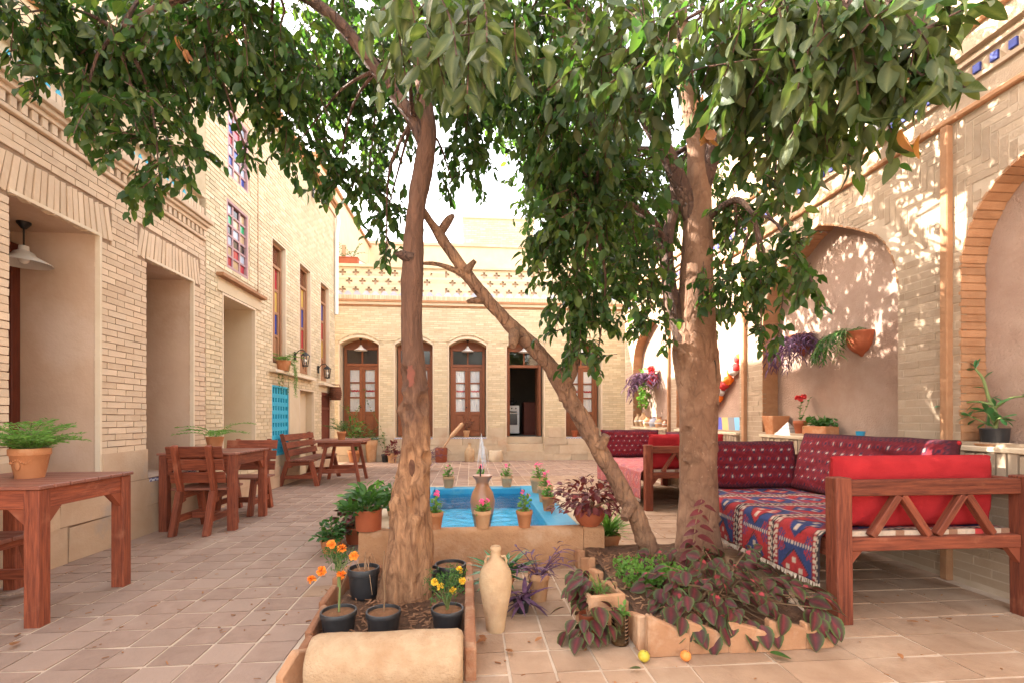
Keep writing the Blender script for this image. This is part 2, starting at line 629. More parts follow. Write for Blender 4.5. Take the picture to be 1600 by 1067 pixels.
def lay_courses(P, rot, u0, u1, z0, z1, L, h, j, solid, proud=.012, depth=.05, jit=.002):
    items = []
    k = 0
    z = z0
    while z + h <= z1 + .002:
        zc = z + h / 2
        for a, b in solid(zc):
            a, b = max(a, u0), min(b, u1)
            g0 = u0 - (k % 2) * (L + j) / 2 - (k % 3) * .011
            i = math.floor((a - g0) / (L + j))
            while True:
                s, e = g0 + i * (L + j), g0 + i * (L + j) + L
                i += 1
                if s > b:
                    break
                s, e = max(s, a), min(e, b)
                if e - s > .022:
                    items.append((P((s + e) / 2, -proud + depth / 2 + U(-jit, jit), zc + U(-.001, .001)), e - s, depth, h, rot))
        z += h + j
        k += 1
    return items


def solid_fn(u0, u1, openings, holes=()):
    """openings: (ua, ub, zsill, fn); holes: (ua, ub, za, zb)"""
    def f(z):
        cuts = []
        for ua, ub, zs, fn in openings:
            if z < zs:
                continue
            us = [(ua + ub) / 2 - (ub - ua) / 2 * math.cos(math.pi * i / 80) for i in range(81)]
            ins = [u for u in us if fn(u) > z - .01]
            if ins:
                cuts.append((min(ins) - (.0 if min(ins) > ua else 0), max(ins)))
        for ua, ub, za, zb in holes:
            if za < z < zb:
                cuts.append((ua, ub))
        cuts.sort()
        out, a = [], u0
        for p, q in cuts:
            if p > a:
                out.append((a, p))
            a = max(a, q)
        if a < u1:
            out.append((a, u1))
        return out
    return f


def arch_layer(front, reveals, P, u0, u1, z0, z1, openings, steps=22):
    """wall face with openings (ua, ub, zsill, fn, depth, sillmb); reveals go into their own mesh"""
    cur = u0

    def q(mb, pts):
        mb.add(pts, [(0, 1, 2, 3)])
    for ua, ub, zs, fn, dep in sorted(openings, key=lambda o: o[0]):
        rv_ = MB()
        reveals.append(rv_)
        if ua > cur:
            q(front, [P(cur, 0, z0), P(ua, 0, z0), P(ua, 0, z1), P(cur, 0, z1)])
        us = [(ua + ub) / 2 - (ub - ua) / 2 * math.cos(math.pi * i / steps) for i in range(steps + 1)]
        us[0], us[-1] = ua, ub
        if zs > z0:
            q(front, [P(ua, 0, z0), P(ub, 0, z0), P(ub, 0, zs), P(ua, 0, zs)])
        for a, b in zip(us, us[1:]):
            q(front, [P(a, 0, fn(a)), P(b, 0, fn(b)), P(b, 0, z1), P(a, 0, z1)])
            if fn(a) < z1 - 1e-6:
                q(rv_, [P(a, 0, fn(a)), P(b, 0, fn(b)), P(b, dep, fn(b)), P(a, dep, fn(a))])
        for u in (ua, ub):
            q(rv_, [P(u, 0, zs), P(u, dep, zs), P(u, dep, fn(u)), P(u, 0, fn(u))])
        if zs > z0 + 1e-6:
            q(rv_, [P(ua, 0, zs), P(ub, 0, zs), P(ub, dep, zs), P(ua, dep, zs)])
        cur = ub
    if cur < u1:
        q(front, [P(cur, 0, z0), P(u1, 0, z0), P(u1, 0, z1), P(cur, 0, z1)])


def flat(z):
    return lambda u: z


ARCH_P = [(0, 1.0), (.25, .885), (.55, .71), (.75, .575), (.86, .45), (.94, .275), (.985, .12), (1.0, 0)]


def arch_fn(ua, ub, spring, rise):
    """flattened pointed arch: short steep haunches, then almost straight slopes to the point"""
    c, h = (ua + ub) / 2, (ub - ua) / 2

    def f(u):
        s = min(1, abs(u - c) / h)
        for (s0, z0), (s1, z1) in zip(ARCH_P, ARCH_P[1:]):
            if s <= s1:
                return spring + rise * (z0 + (z1 - z0) * (s - s0) / (s1 - s0))
        return spring
    return f


def segment_fn(ua, ub, spring, rise):
    c, h = (ua + ub) / 2, (ub - ua) / 2
    return lambda u: spring + rise * (1 - (min(1, abs(u - c) / h)) ** 2)


def PL(u, d, z):
    return (-3.05 - d, u, z)


def PR(u, d, z):
    return (3.25 + d, u, z)


def PB(u, d, z):
    return (u, 12.4 + d, z)


Q = math.pi / 2

# ================================================================== SETTING: ground and paving
mb = MB()
mb.add([(-60, -60, 0), (60, -60, 0), (60, 60, 0), (-60, 60, 0)], [(0, 1, 2, 3)])
ground = tag(mb.build('ground', 'grout'), 'pale sandy mortar bed of the courtyard ground', None, kind='structure')

POOL = (-.80, 1.0, 3.55, 5.98)
BEDL = (-.80, .02, 2.12, 3.28)
BEDR = (.80, 1.74, 2.16, 3.66)


def inside(x, y, r, m=0.02):
    return r[0] + m < x < r[1] - m and r[2] + m < y < r[3] - m


pav = tag(link('courtyard_paving', None), 'square clay pavers of the courtyard floor', None, kind='structure')
left_t, pale_t = [], []
T = .2
for iy in range(1, 63):
    y = .18 + iy * T - .022
    for ix in range(-17, 18):
        x = ix * T + .065
        xr = x
        if not (-3.05 < x < 3.25) or y > 12.38:
            continue
        if inside(x, y, POOL, .05) or inside(x, y, BEDL) or inside(x, y, BEDR):
            continue
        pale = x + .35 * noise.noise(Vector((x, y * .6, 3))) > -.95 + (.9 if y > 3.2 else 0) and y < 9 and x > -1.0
        if pale and x > .9 and y < 6:
            if (ix + iy // 3) % 2:
                continue
            x += T / 2
            L = 2 * T
        else:
            L = T
        hh = .03
        # top only 2 mm proud of the joints
        tilt = Matrix.Rotation(U(-.004, .004), 3, 'X') @ Matrix.Rotation(U(-.004, .004), 3, 'Y') @ Matrix.Rotation(U(-.012, .012), 3, 'Z')
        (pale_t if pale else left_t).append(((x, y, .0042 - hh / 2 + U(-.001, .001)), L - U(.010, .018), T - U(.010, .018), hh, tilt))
ntot = len(left_t)
emit_bricks(pav, left_t, 'tile_floor', 200, 'paver', 'far_pavers')
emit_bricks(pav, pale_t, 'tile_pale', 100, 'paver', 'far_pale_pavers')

# ================================================================== LEFT: brick portico
port = thing('brick_portico', 'low brick portico with deep plastered bays, dentil cornice and stone plinth', 'building', (-3.05, 3.8, 0))
SILL = .53
ops = [(1.0, 2.15, SILL, flat(2.61), .68), (2.35, 2.98, SILL, flat(2.61), .68), (3.47, 4.27, SILL, flat(2.61), .68), (4.83, 5.62, SILL, flat(2.61), .68)]
front, rev = MB(), []
arch_layer(front, rev, PL, .2, 5.86, .0, 3.30, ops)
front.pbox(PL, 5.80, 5.86, 0.001, .3, 3.30, 3.42)
front.build('wall', 'mortar_dark', port, world=True)
for r_ in rev:
    r_.build('bay_reveal', 'plaster', port, world=True)
mb = MB()
mb.pbox(PL, .2, 5.9, .681, .9, 0, 3.3)
mb.build('inner_wall', 'plaster', port, world=True)
sold_holes = [(a - .12, b + .12, 2.58, 2.86) for a, b, *_ in ops]
items = lay_courses(PL, Q, .2, 5.85, .80, 3.12, .205, .047, .008, solid_fn(.2, 5.85, [o[:4] for o in ops], sold_holes), .011)
# flat arches: leaning soldiers over every bay
for a, b, *_ in ops:
    n = int((b - a + .24) / .056)
    for i in range(n):
        u = a - .12 + (i + .5) * (b - a + .24) / n
        t = (u - (a + b) / 2) / ((b - a) / 2 + .12)
        lean = -t * R(13)
        rot = Matrix.Rotation(Q, 3, 'Z') @ Matrix.Rotation(lean, 3, 'Y')
        items.append((PL(u - t * .015, -.014 + .025 + U(-.003, .003), 2.72), .044, .05, .262, rot))
emit_bricks(port, items, 'brick_left', 300)
# pale plaster edges round the bays
for a, b, *_ in ops:
    mb = MB()
    mb.pbox(PL, b - .022, b + .002, -.018, .02, SILL, 2.612)
    mb.pbox(PL, a, b - .022, -.018, .02, 2.588, 2.612)
    mb.build('bay_edging', 'trim_pale', port, world=True)
# cornice: ledges, dentils, parapet of soldiers with blue zigzag
mb = MB()
mb.pbox(PL, .2, 5.83, -.035, .1, 3.118, 3.150)
mb.pbox(PL, .2, 5.82, -.05, .1, 3.222, 3.262)
mb.pbox(PL, .2, 5.84, -.11, .25, 3.298, 3.345)
mb.pbox(PL, .2, 5.83, -.08, .2, 3.262, 3.298)
mb.build('cornice', 'brick_left', port, world=True, bevel=.004)
mb = MB()
mb.box((0, 0, 0), (.05, .045, .068))
dm = None
for i in range(70):
    u = .25 + i * .08
    if u > 5.78:
        break
    if dm is None:
        o = mb.build('dentil', 'brick_left', port)
        dm = o.data
    else:
        o = link('dentil', dm, port)
    o.location = Vector(PL(u, .012, 3.152)) - wl(port)
par_items = []
for i in range(110):
    u = .25 + i * .052
    if u > 5.78:
        break
    par_items.append((PL(u, .0, 3.41), .044, .06, .125, Q))
emit_bricks(port, par_items, 'brick_left', 60, 'parapet_brick', 'parapet_bricks')
mb = MB()
mb.pbox(PL, .2, 5.80, .03, .15, 3.346, 3.60)
mb.pbox(PL, .2, 5.82, -.03, .17, 3.60, 3.64)
mb.build('parapet', 'plaster_cream', port, world=True)
zg = None
for i in range(60):
    u = .3 + i * .1
    if u > 5.75:
        break
    if zg is None:
        m2 = MB()
        m2.add([(0, -.05, 0), (0, .05, 0), (0, 0, .075), (-.02, -.05, 0), (-.02, .05, 0), (-.02, 0, .075)], [(0, 1, 2), (3, 5, 4), (0, 3, 4, 1), (1, 4, 5, 2), (2, 5, 3, 0)])
        o = m2.build('blue_tile', 'turquoise', port)
        zg = o.data
    else:
        o = link('blue_tile', zg, port)
    o.location = Vector(PL(u, .02, 3.482)) - wl(port)
# stone plinth: two courses of slabs, with pieces of patterned tile edging under the bays
sl = None
pl_items = []
for (za, zb, st, ln) in ((0, .27, .0, .62), (.275, SILL - .005, .31, .66)):
    u = .2 - st
    while u < 5.85:
        e = u + ln
        a, b = max(u, .2), min(e, 5.85)
        if b - a > .05:
            pl_items.append((PL((a + b) / 2, -.03 + .03 + U(-.004, .004), (za + zb) / 2), b - a - .006, .06, zb - za - .004, Q))
        u = e
for (a, b) in ((2.98, 3.47), (4.27, 4.83), (5.62, 5.85)):
    pl_items.append((PL((a + b) / 2, .0, .665), b - a - .003, .06, .262, Q))
emit_bricks(port, pl_items, 'stone_plinth', 80, 'plinth_slab', 'plinth_slabs')


def edge_tile(parent, P, u0, u1, d, z, h=.032):
    """narrow glazed edging: white scrolls on indigo"""
    mb = MB()
    n = max(4, int((u1 - u0) / .011))
    m = 5
    vs, cs, fs = [], [], []
    for i in range(n + 1):
        for k in range(m + 1):
            u, w = u0 + (u1 - u0) * i / n, k / m
            vs.append(P(u, d, z + h * w))
            ph = (u - u0) / .066 * 2 * math.pi
            wv = .5 + .32 * math.sin(ph)
            c = (.70, .70, .74) if abs(w - wv) < .2 or abs(w - (.5 - .3 * math.cos(ph * 2))) < .1 else (.05, .055, .22)
            cs.append(c)
    for i in range(n):
        for k in range(m):
            a = i * (m + 1) + k
            fs.append((a, a + m + 1, a + m + 2, a + 1))
    b = len(vs)
    mb.add(vs, fs, cs)
    mb.build('edge_tile', 'white_trim_tile', parent, world=True, solid=.006)


for a, b, *_ in ops[2:]:
    edge_tile(port, PL, a + .01, b - .01, -.036, SILL - .034)
# doors at the back of the bays
for a, b, *_ in ops[2:]:
    mb = MB()
    mb.pbox(PL, a + .003, a + .08, .60, .678, SILL + .002, 2.5)
    mb.pbox(PL, b - .08, b - .003, .60, .678, SILL + .002, 2.5)
    mb.pbox(PL, a + .08, b - .08, .60, .678, 2.42, 2.5)
    mb.pbox(PL, a + .08, b - .08, .64, .677, SILL + .002, 2.42)
    for k in range(3):
        mb.pbox(PL, a + .12, b - .12, .625, .639, SILL + .1 + .6 * k, SILL + .6 + .6 * k)
    mb.build('bay_door', 'wood_dark', port, world=True, bevel=.004)


def pendant(loc, label, s=1.0, drop=.22):
    t = thing('pendant_lamp', label, 'lamp', loc, 0, 'enamel lamps hanging in the doorways')
    b = MB()
    b.lathe([(.0, 0), (.045 * s, 0), (.045 * s, -.012 * s), (.016 * s, -.05 * s), (.0, -.052 * s)], 14)
    b.build('ceiling_cup', 'iron', t, True)
    b = MB()
    b.tube([(0, 0, -.04 * s), (0, 0, -drop)], [.006 * s] * 2, 6)
    b.build('rod', 'iron', t)
    b = MB()
    z = -drop
    b.lathe([(.001, z + .02), (.03 * s, z + .015), (.034 * s, z - .02), (.06 * s, z - .035), (.075 * s, z - .06), (.17 * s, z - .115), (.172 * s, z - .122), (.165 * s, z - .118), (.07 * s, z - .066), (.03 * s, z - .03)], 22)
    b.build('shade', 'enamel', t, True)
    b = MB()
    b.blob((0, 0, z - .09), .035 * s, 8)
    b.build('bulb', 'bulb', t, True)
    return t


pendant((-3.45, 4.06, 2.61), 'enamel pendant lamp in the brick bay beside the table with the fern pot', 1.0, .2)
pendant((-3.55, 5.35, 2.61), 'small pendant lamp deep inside the second brick bay', .8, .3)

# upper wall set back above the portico
up = thing('upper_storey', 'plastered upper storey set back above the brick portico', 'building', (-4.8, 3, 3.3))
mb = MB()
mb.box((-5.6, .2, 3.3), (-4.45, 5.86, 5.3))
mb.build('wall', 'plaster_cream', up, world=True)
mb = MB()
mb.box((-5.6, .2, 5.3), (-4.38, 5.86, 5.38))
mb.build('coping', 'brick_orange', up, world=True)
mb = MB()
mb.box((-4.45, .2, 3.25), (-3.2, 5.86, 3.31))
mb.build('roof_terrace', 'plaster_cream', up, world=True)

# ================================================================== LEFT: tall house
tall = thing('tall_brick_house', 'tall cream brick house with coloured glass windows and white drainpipe', 'building', (-3.05, 8.5, 0))
TZ = 5.9
op3 = (6.25, 7.13, SILL, flat(2.61), .7)
wins = [(6.36, 6.95, 2.99, 3.86), (6.38, 6.95, 4.16, 5.04)]
tdoors = [(7.73, 8.27, 1.95, 3.86), (8.93, 9.51, 1.90, 3.86), (10.14, 10.72, 1.86, 3.86)]
lat = (7.75, 8.44, .50, 1.61)
niche = (8.93, 9.72, .02, 1.60)
rdoor = (10.23, 10.86, .45, 1.63)
front, rev = MB(), []
# the wall face is laid in bands so that openings can stand above one another
bands = [(0, 2.75, [op3, (lat[0], lat[1], lat[2], flat(lat[3]), .12), (niche[0], niche[1], niche[2], flat(niche[3]), .14), (rdoor[0], rdoor[1], rdoor[2], flat(rdoor[3]), .1)]),
         (2.75, 4.0, [(wins[0][0], wins[0][1], wins[0][2], flat(wins[0][3]), .1)] + [(a, b, 2.75, flat(d), .16) for a, b, c, d in tdoors]),
         (4.0, TZ, [(wins[1][0], wins[1][1], wins[1][2], flat(wins[1][3]), .1)])]
low = bands[0][2]
END = 11.18
# lower band holds the lower openings and, above 1.7 m, the feet of the tall windows
arch_layer(front, rev, PL, 5.86, END, 0, 1.72, [(a, b, c, (lambda u, d=d: min(d(u), 1.72)), e) for a, b, c, d, e in low if a > 7.2] + [(6.25, 7.13, SILL, flat(1.72), .7)])
arch_layer(front, rev, PL, 5.86, END, 1.72, 2.75, [(6.25, 7.13, 1.72, flat(2.61), .7)] + [(a, b, c, flat(2.75), .16) for a, b, c, d in tdoors])
arch_layer(front, rev, PL, 5.86, END, 2.75, 4.0, bands[1][2])
arch_layer(front, rev, PL, 5.86, END, 4.0, TZ, bands[2][2])
front.pbox(PL, 5.86, 5.861, 0.0, 4.0, 3.25, TZ)
front.pbox(PL, END - .001, END, 0.001, 3.0, 0, TZ)
front.build('wall', 'mortar_cream', tall, world=True)
for r_ in rev:
    r_.build('reveal', 'plaster_cream', tall, world=True)
mb = MB()
mb.pbox(PL, 5.87, END - .01, .72, .9, 0, TZ - .02)
mb.pbox(PL, 6.0, 7.3, .70, .719, 0, 2.7)
mb.build('inner_wall', 'plaster', tall, world=True)
mb = MB()
mb.pbox(PL, 5.87, END - .01, .01, 4, TZ - .1, TZ - .02)
mb.build('roof', 'plaster_cream', tall, world=True)
hol = [(6.25, 7.13, SILL, 2.61), lat, niche, rdoor] + wins + tdoors
hol = [(a - .025, b + .025, c, d + .03) for a, b, c, d in hol]
hol += [(6.10, 7.32, 2.61, 2.90), (8.43, 8.95, .3, 1.64), (7.3, 7.73, .0, .44), (7.7, 9.0, .0, .5)]
items = lay_courses(PL, Q, 5.865, END, .34, 5.62, .20, .043, .011, solid_fn(5.865, END, [], hol), .011, .045, .002)
emit_bricks(tall, items, 'brick_tall', 300)
mb = MB()
for a, b, c, d in [(6.25, 7.13, SILL, 2.61), niche] + tdoors:
    mb.pbox(PL, b - .002, b + .024, -.016, .03, c, d + .024)
    mb.pbox(PL, a - .024, b - .002, -.016, .03, d - .002, d + .024)
    mb.pbox(PL, a - .024, a + .002, -.016, .03, c, d - .002)
mb.build('pale_edging', 'trim_pale', tall, world=True)
mb = MB()
mb.pbox(PL, 6.10, 7.32, -.02, .05, 2.64, 2.80)
mb.build('lintel_panel', 'plaster_cream', tall, world=True)
mb = MB()
mb.pbox(PL, 6.08, 7.34, -.10, .05, 2.80, 2.845)
mb.build('ledge', 'brick_orange', tall, world=True, bevel=.004)
mb = MB()
mb.pbox(PL, 7.62, 9.56, -.11, .04, 1.80, 1.845)
mb.pbox(PL, 10.02, 10.85, -.11, .04, 1.76, 1.805)
mb.build('sill_ledge', 'trim_pale', tall, world=True, bevel=.004)
mb = MB()
mb.pbox(PL, 5.86, END + .06, -.03, .1, 5.60, 5.64)
mb.pbox(PL, 5.86, END + .07, -.05, .1, 5.78, 5.82)
mb.pbox(PL, 5.86, END + .10, -.10, .3, 5.82, 5.90)
mb.build('cornice', 'brick_orange', tall, world=True, bevel=.004)
mb = MB()
mb.pbox(PL, 5.86, END, -.010, .1, 5.64, 5.78)
mb.build('frieze', 'plaster_cream', tall, world=True)
mb = MB()
mb.pbox(PL, 7.22, 7.24, -.014, .02, 2.9, 5.6)
mb.build('downstand', 'brick_orange', tall, world=True)
pl_items = []
for (za, zb, st, ln) in ((0, .17, .0, .7), (.17, .33, .35, .75)):
    u = 5.87 - st
    while u < END:
        a, b = max(u, 5.87), min(u + ln, END)
        for s, e in ((a, min(b, 8.9)), (max(a, 9.75), b)):
            if e - s > .05:
                pl_items.append((PL((s + e) / 2, 0 + U(-.003, .003), (za + zb) / 2), e - s - .006, .06, zb - za - .005, Q))
        u += ln
emit_bricks(tall, pl_items, 'stone_plinth', 60, 'plinth_slab', 'plinth_slabs')
mb = MB()
mb.pbox(PL, 8.43, 8.9, -.014, .04, .335, 1.63)
mb.build('plain_panel', 'plaster_cream', tall, world=True)

GL = ['glass_red', 'glass_tan', 'glass_dark', 'glass_sky', 'glass_green', 'glass_yellow', 'glass_blue']
for wi, (a, b, c, d) in enumerate(wins):
    w = MB()
    for (p, q, r, s) in ((a, a + .035, c, d), (b - .035, b, c, d), (a + .035, b - .035, c, c + .035), (a + .035, b - .035, d - .035, d)):
        w.pbox(PL, p, q, .0, .07, r, s)
    fr = w.build('window', 'wood_lilac', tall, world=True, bevel=.003)
    us = [a + .035, a + .13, a + .30, b - .30 + .01, b - .13, b - .035]
    zs = [c + .035 + (d - c - .07) * k / 6 for k in range(7)]
    w = MB()
    u4 = [a + .035, a + .20, a + .39, b - .035]
    for u in u4[1:-1]:
        w.pbox(PL, u - .014, u + .014, .02, .055, c + .036, d - .036)
    for z in zs[1:-1]:
        for k in range(3):
            w.pbox(PL, u4[k] + (.014 if k else 0), u4[k + 1] - (.014 if k < 2 else 0), .021, .054, z - .013, z + .013)
    w.build('muntins', 'wood_lilac', fr, world=True)
    seq = [0, 1, 3, 2, 4, 3, 1, 0, 2, 3, 1, 2, 0, 3, 2, 1, 4, 1] if wi == 0 else [3, 6, 3, 0, 6, 3, 1, 3, 6, 3, 0, 3, 6, 3, 2, 3, 6, 3]
    for k in range(3):
        for i in range(6):
            pm = MB()
            e = .014
            pm.pbox(PL, u4[k] + e, u4[k + 1] - e, .036, .041, zs[i] + .013, zs[i + 1] - .013)
            pm.build('pane', GL[seq[(k * 6 + i) % 18]], fr, world=True)
for di, (a, b, c, d) in enumerate(tdoors):
    w = MB()
    zt = d - .36
    for (p, q, r, s) in ((a, a + .045, c, d), (b - .045, b, c, d), (a + .045, b - .045, d - .045, d), (a + .045, b - .045, zt - .025, zt + .025), (a + .045, b - .045, c, c + .07)):
        w.pbox(PL, p, q, .05, .14, r, s)
    m = (a + b) / 2
    for p, q in ((a + .046, m - .002), (m + .002, b - .046)):
        w.pbox(PL, p, p + .05, .075, .12, c + .071, zt - .026)
        w.pbox(PL, q - .05, q, .075, .12, c + .071, zt - .026)
        for k in range(5):
            z = c + .071 + (zt - .09 - c) * k / 4
            w.pbox(PL, p + .051, q - .051, .076, .119, z, z + .045 if k < 4 else zt - .027)
    dr = w.build('window', 'wood_tan', tall, world=True, bevel=.003)
    for j, (p, q) in enumerate(((a + .046, m - .002), (m + .002, b - .046))):
        for k in range(4):
            z0 = c + .071 + (zt - .09 - c) * k / 4 + .045
            z1 = c + .071 + (zt - .09 - c) * (k + 1) / 4
            pm = MB()
            pm.pbox(PL, p + .051, q - .051, .094, .1, z0, z1)
            col = 'wood_tan' if k == 0 else ['glass_blue', 'glass_yellow', 'glass_red'][(k + di * 2 - 1) % 3]
            pm.build('pane', col, dr, world=True)
    # pierced fretwork in the transom
    fw = MB()
    for i in range(9):
        for s in (-1, 1):
            u = a + .05 + (b - a - .1) * (i + .5) / 9
            fw.beam(PL(max(a + .046, u - .1), .1, zt + .03 if s > 0 else d - .05), PL(min(b - .046, u + .1), .1, d - .05 if s > 0 else zt + .03), .012, .012)
    fw.build('fretwork', 'wood_door', dr, world=True)
    pm = MB()
    pm.pbox(PL, a + .046, b - .046, .118, .122, zt + .026, d - .046)
    pm.build('pane', 'glass_dark', dr, world=True)
# turquoise pierced panel
a, b, c, d = lat
mb = MB()
mb.pbox(PL, a, a + .03, .0, .05, c, d)
mb.pbox(PL, b - .03, b, .0, .05, c, d)
mb.pbox(PL, a + .03, b - .03, .0, .05, d - .03, d)
mb.pbox(PL, a + .03, b - .03, .0, .05, c, c + .03)
lp = mb.build('lattice_panel', 'turquoise', tall, world=True)
mb = MB()
nu, nz_ = 6, 8
for i in range(1, nu):
    u = a + .03 + (b - a - .06) * i / nu
    mb.pbox(PL, u - .022, u + .022, .012, .04, c + .03, d - .03)
for k in range(1, nz_):
    z = c + .03 + (d - c - .06) * k / nz_
    for i in range(nu):
        ua, ub = a + .03 + (b - a - .06) * i / nu, a + .03 + (b - a - .06) * (i + 1) / nu
        mb.pbox(PL, ua + (.022 if i else 0), ub - (.022 if i < nu - 1 else 0), .013, .039, z - .032, z + .032)
mb.build('lattice_bars', 'turquoise', lp, world=True)
mb = MB()
mb.pbox(PL, a, b, .10, .13, c, d)
mb.build('panel_back', 'wood_dark', lp, world=True)
mb = MB()
mb.pbox(PL, niche[0], niche[1], .14, .16, niche[2], niche[3])
mb.build('niche_back', 'plaster_cream', tall, world=True)
a, b, c, d = rdoor
mb = MB()
for (p, q, r, s) in ((a, a + .06, c, d), (b - .06, b, c, d), (a + .06, b - .06, d - .06, d), (a + .06, b - .06, c, c + .08), (a + .06, b - .06, d - .36, d - .31)):
    mb.pbox(PL, p, q, .01, .07, r, s)
rd = mb.build('door', 'wood_dark', tall, world=True, bevel=.003)
for k in range(7):
    u = a + .06 + (b - a - .12) * (k + .5) / 7
    pm = MB()
    pm.pbox(PL, u - .028, u + .028, .03, .06, c + .08, d - .36)
    pm.build('plank', 'wood_dark', rd, world=True, bevel=.003)
mb = MB()
for k in range(8):
    u = a + .06 + (b - a - .12) * (k + .5) / 8
    mb.pbox(PL, u - .012, u + .012, .03, .05, d - .31, d - .06)
for k in range(3):
    z = d - .31 + .25 * (k + .5) / 3
    mb.pbox(PL, a + .06, b - .06, .05, .06, z - .01, z + .01)
mb.pbox(PL, a + .06, b - .06, .062, .066, d - .31, d - .06)
mb.build('grille', 'wood_dark', rd, world=True)
# drainpipe down the corner
dp = MB()
dp.tube([PL(11.12, -.09, 5.6), PL(11.12, -.10, 5.45), PL(11.13, -.06, 5.2), PL(11.13, -.06, 3.4)], [.045] * 4, 10)
dp.build('drainpipe', 'white_pipe', tall, True, True)


def wall_lantern(P, u, z, label, s=1.0, pale=False, d0=-.02):
    t = thing('wall_lantern', label, 'lantern', P(u, d0, z))
    b = MB()
    o = Vector(P(u, d0, z))

    def q(du, dd, dz):
        return tuple(Vector(P(u + du * s, d0 - dd * s, z + dz * s)) - o)
    b.box(q(-.035, 0, -.06), q(.035, .015, .08))
    b.build('backplate', 'iron', t)
    b = MB()
    b.tube([q(0, .01, .03), q(0, .06, .10), q(0, .13, .12), q(0, .17, .07)], [.008 * s] * 4, 6)
    b.build('bracket', 'iron', t, True)
    b = MB()
    c = q(0, .17, 0)
    b.lathe([(.001, .09 * s), (.02 * s, .085 * s), (.075 * s, .035 * s), (.08 * s, .03 * s), (.07 * s, .03 * s), (.001, .05 * s)], 8, (c[0], c[1], c[2] - .01))
    b.build('cap', 'iron', t)
    b = MB()
    for k in range(8):
        th = 2 * math.pi * k / 8
        b.tube([(c[0] + .066 * s * math.cos(th), c[1] + .066 * s * math.sin(th), c[2] + .025 * s), (c[0] + .045 * s * math.cos(th), c[1] + .045 * s * math.sin(th), c[2] - .14 * s)], [.005 * s] * 2, 4)
    b.lathe([(.001, -.165 * s), (.05 * s, -.155 * s), (.05 * s, -.138 * s), (.001, -.135 * s)], 8, c)
    b.build('cage', 'iron', t)
    b = MB()
    b.lathe([(.062 * s, .02 * s), (.041 * s, -.135 * s)], 8, c)
    b.build('pane', 'enamel' if pale else 'window_glass', t)
    b = MB()
    b.blob((c[0], c[1], c[2] - .06 * s), .025 * s, 6)
    b.build('bulb', 'bulb', t, True)
    return t


wall_lantern(PL, 9.62, 5.42, 'white glass wall lantern high up beside the drainpipe', 1.3, True)
wall_lantern(PL, 8.66, 2.15, 'black wall lantern between the first two coloured glass windows', 1.05)
wall_lantern(PL, 9.95, 2.05, 'black wall lantern over the dark wicker basket', 1.05)
wall_lantern(PR, 3.58, 3.42, 'black wall lantern hanging under the blue tile band', 1.3)

# ================================================================== BACK: arched house
back = thing('arched_house', 'low cream brick house with five arched doorways and pierced parapet', 'building', (0, 12.6, 0))
ARC = [(-3.26, -2.29), (-1.90, -.95), (-.55, .41), (.93, 1.90), (2.47, 3.42)]
PLZ = .60
opB = [(a, b, PLZ, segment_fn(a, b, 2.93, .17), .45) for a, b in ARC]
front, rev = MB(), []
arch_layer(front, rev, PB, -4.6, 4.3, 0, 4.0, [(a, b, (.23 if i == 3 else c), f, d) for i, (a, b, c, f, d) in enumerate(opB)], 14)
front.build('wall', 'mortar_cream', back, world=True)
for r_ in rev:
    r_.build('reveal', 'plaster_cream', back, world=True)
mb = MB()
mb.pbox(PB, -4.6, ARC[3][0] - .02, .46, .6, 0, 4.0)
mb.pbox(PB, ARC[3][1] + .02, 4.3, .46, .6, 0, 4.0)
mb.pbox(PB, ARC[3][0] - .02, ARC[3][1] + .02, .46, .6, 3.12, 4.0)
mb.build('inner_wall', 'plaster_cream', back, world=True)
items = lay_courses(PB, 0, -4.6, 4.25, .85, 3.88, .2, .042, .011, solid_fn(-4.6, 4.25, [(a - .03, b + .03, c, (lambda u, f=f, a=a, b=b: f(min(b, max(a, u))) + .06)) for a, b, c, f, d in opB]), .009, .04, .002)
emit_bricks(back, items, 'brick_back', 200)
# arch rings: a thin raised strip over each doorway, with short level ends
for a, b, c, f, d in opB:
    mb = MB()
    us = [a - .1, a - .02] + [a + (b - a) * i / 14 for i in range(15)] + [b + .02, b + .1]
    zz = [f(min(b, max(a, u))) + .11 for u in us]
    for (u, z), (u2, z2) in zip(zip(us, zz), list(zip(us, zz))[1:]):
        mb.beam(PB(u, -.015, z), PB(u2 + .004, -.015, z2), .03, .03)
    mb.build('hood_mould', 'brick_back', back, world=True)
    mb = MB()
    mb.pbox(PB, a - .025, a + .002, -.012, .03, PLZ + .002, 2.928)
    mb.pbox(PB, b - .002, b + .025, -.012, .03, PLZ + .002, 2.928)
    us = [a + (b - a) * i / 14 for i in range(15)]
    for u, u2 in zip(us, us[1:]):
        mb.add([PB(u, -.012, f(u)), PB(u2, -.012, f(u2)), PB(u2, -.012, f(u2) + .055), PB(u, -.012, f(u) + .055)], [(0, 1, 2, 3)])
        mb.add([PB(u, -.012, f(u)), PB(u2, -.012, f(u2)), PB(u2, .02, f(u2) - .002), PB(u, .02, f(u) - .002)], [(0, 1, 2, 3)])
    mb.build('arch_edging', 'trim_pale', back, world=True)
mb = MB()
mb.pbox(PB, -4.6, 4.3, -.03, .1, 3.88, 3.92)
mb.pbox(PB, -4.6, 4.3, -.09, .3, 3.985, 4.04)
mb.build('cornice', 'brick_orange', back, world=True, bevel=.004)
mb = MB()
mb.pbox(PB, -4.6, 4.3, -.06, .1, 3.92, 3.985)
mb.pbox(PB, -4.6, 4.3, -.02, .3, 4.04, 4.16)
mb.build('cornice_course', 'plaster_cream', back, world=True)
di = []
for i in range(150):
    u = -4.5 + i * .058
    if u > 4.25:
        break
    di.append((PB(u, -.02, 4.10), .045, .05, .10, 0))
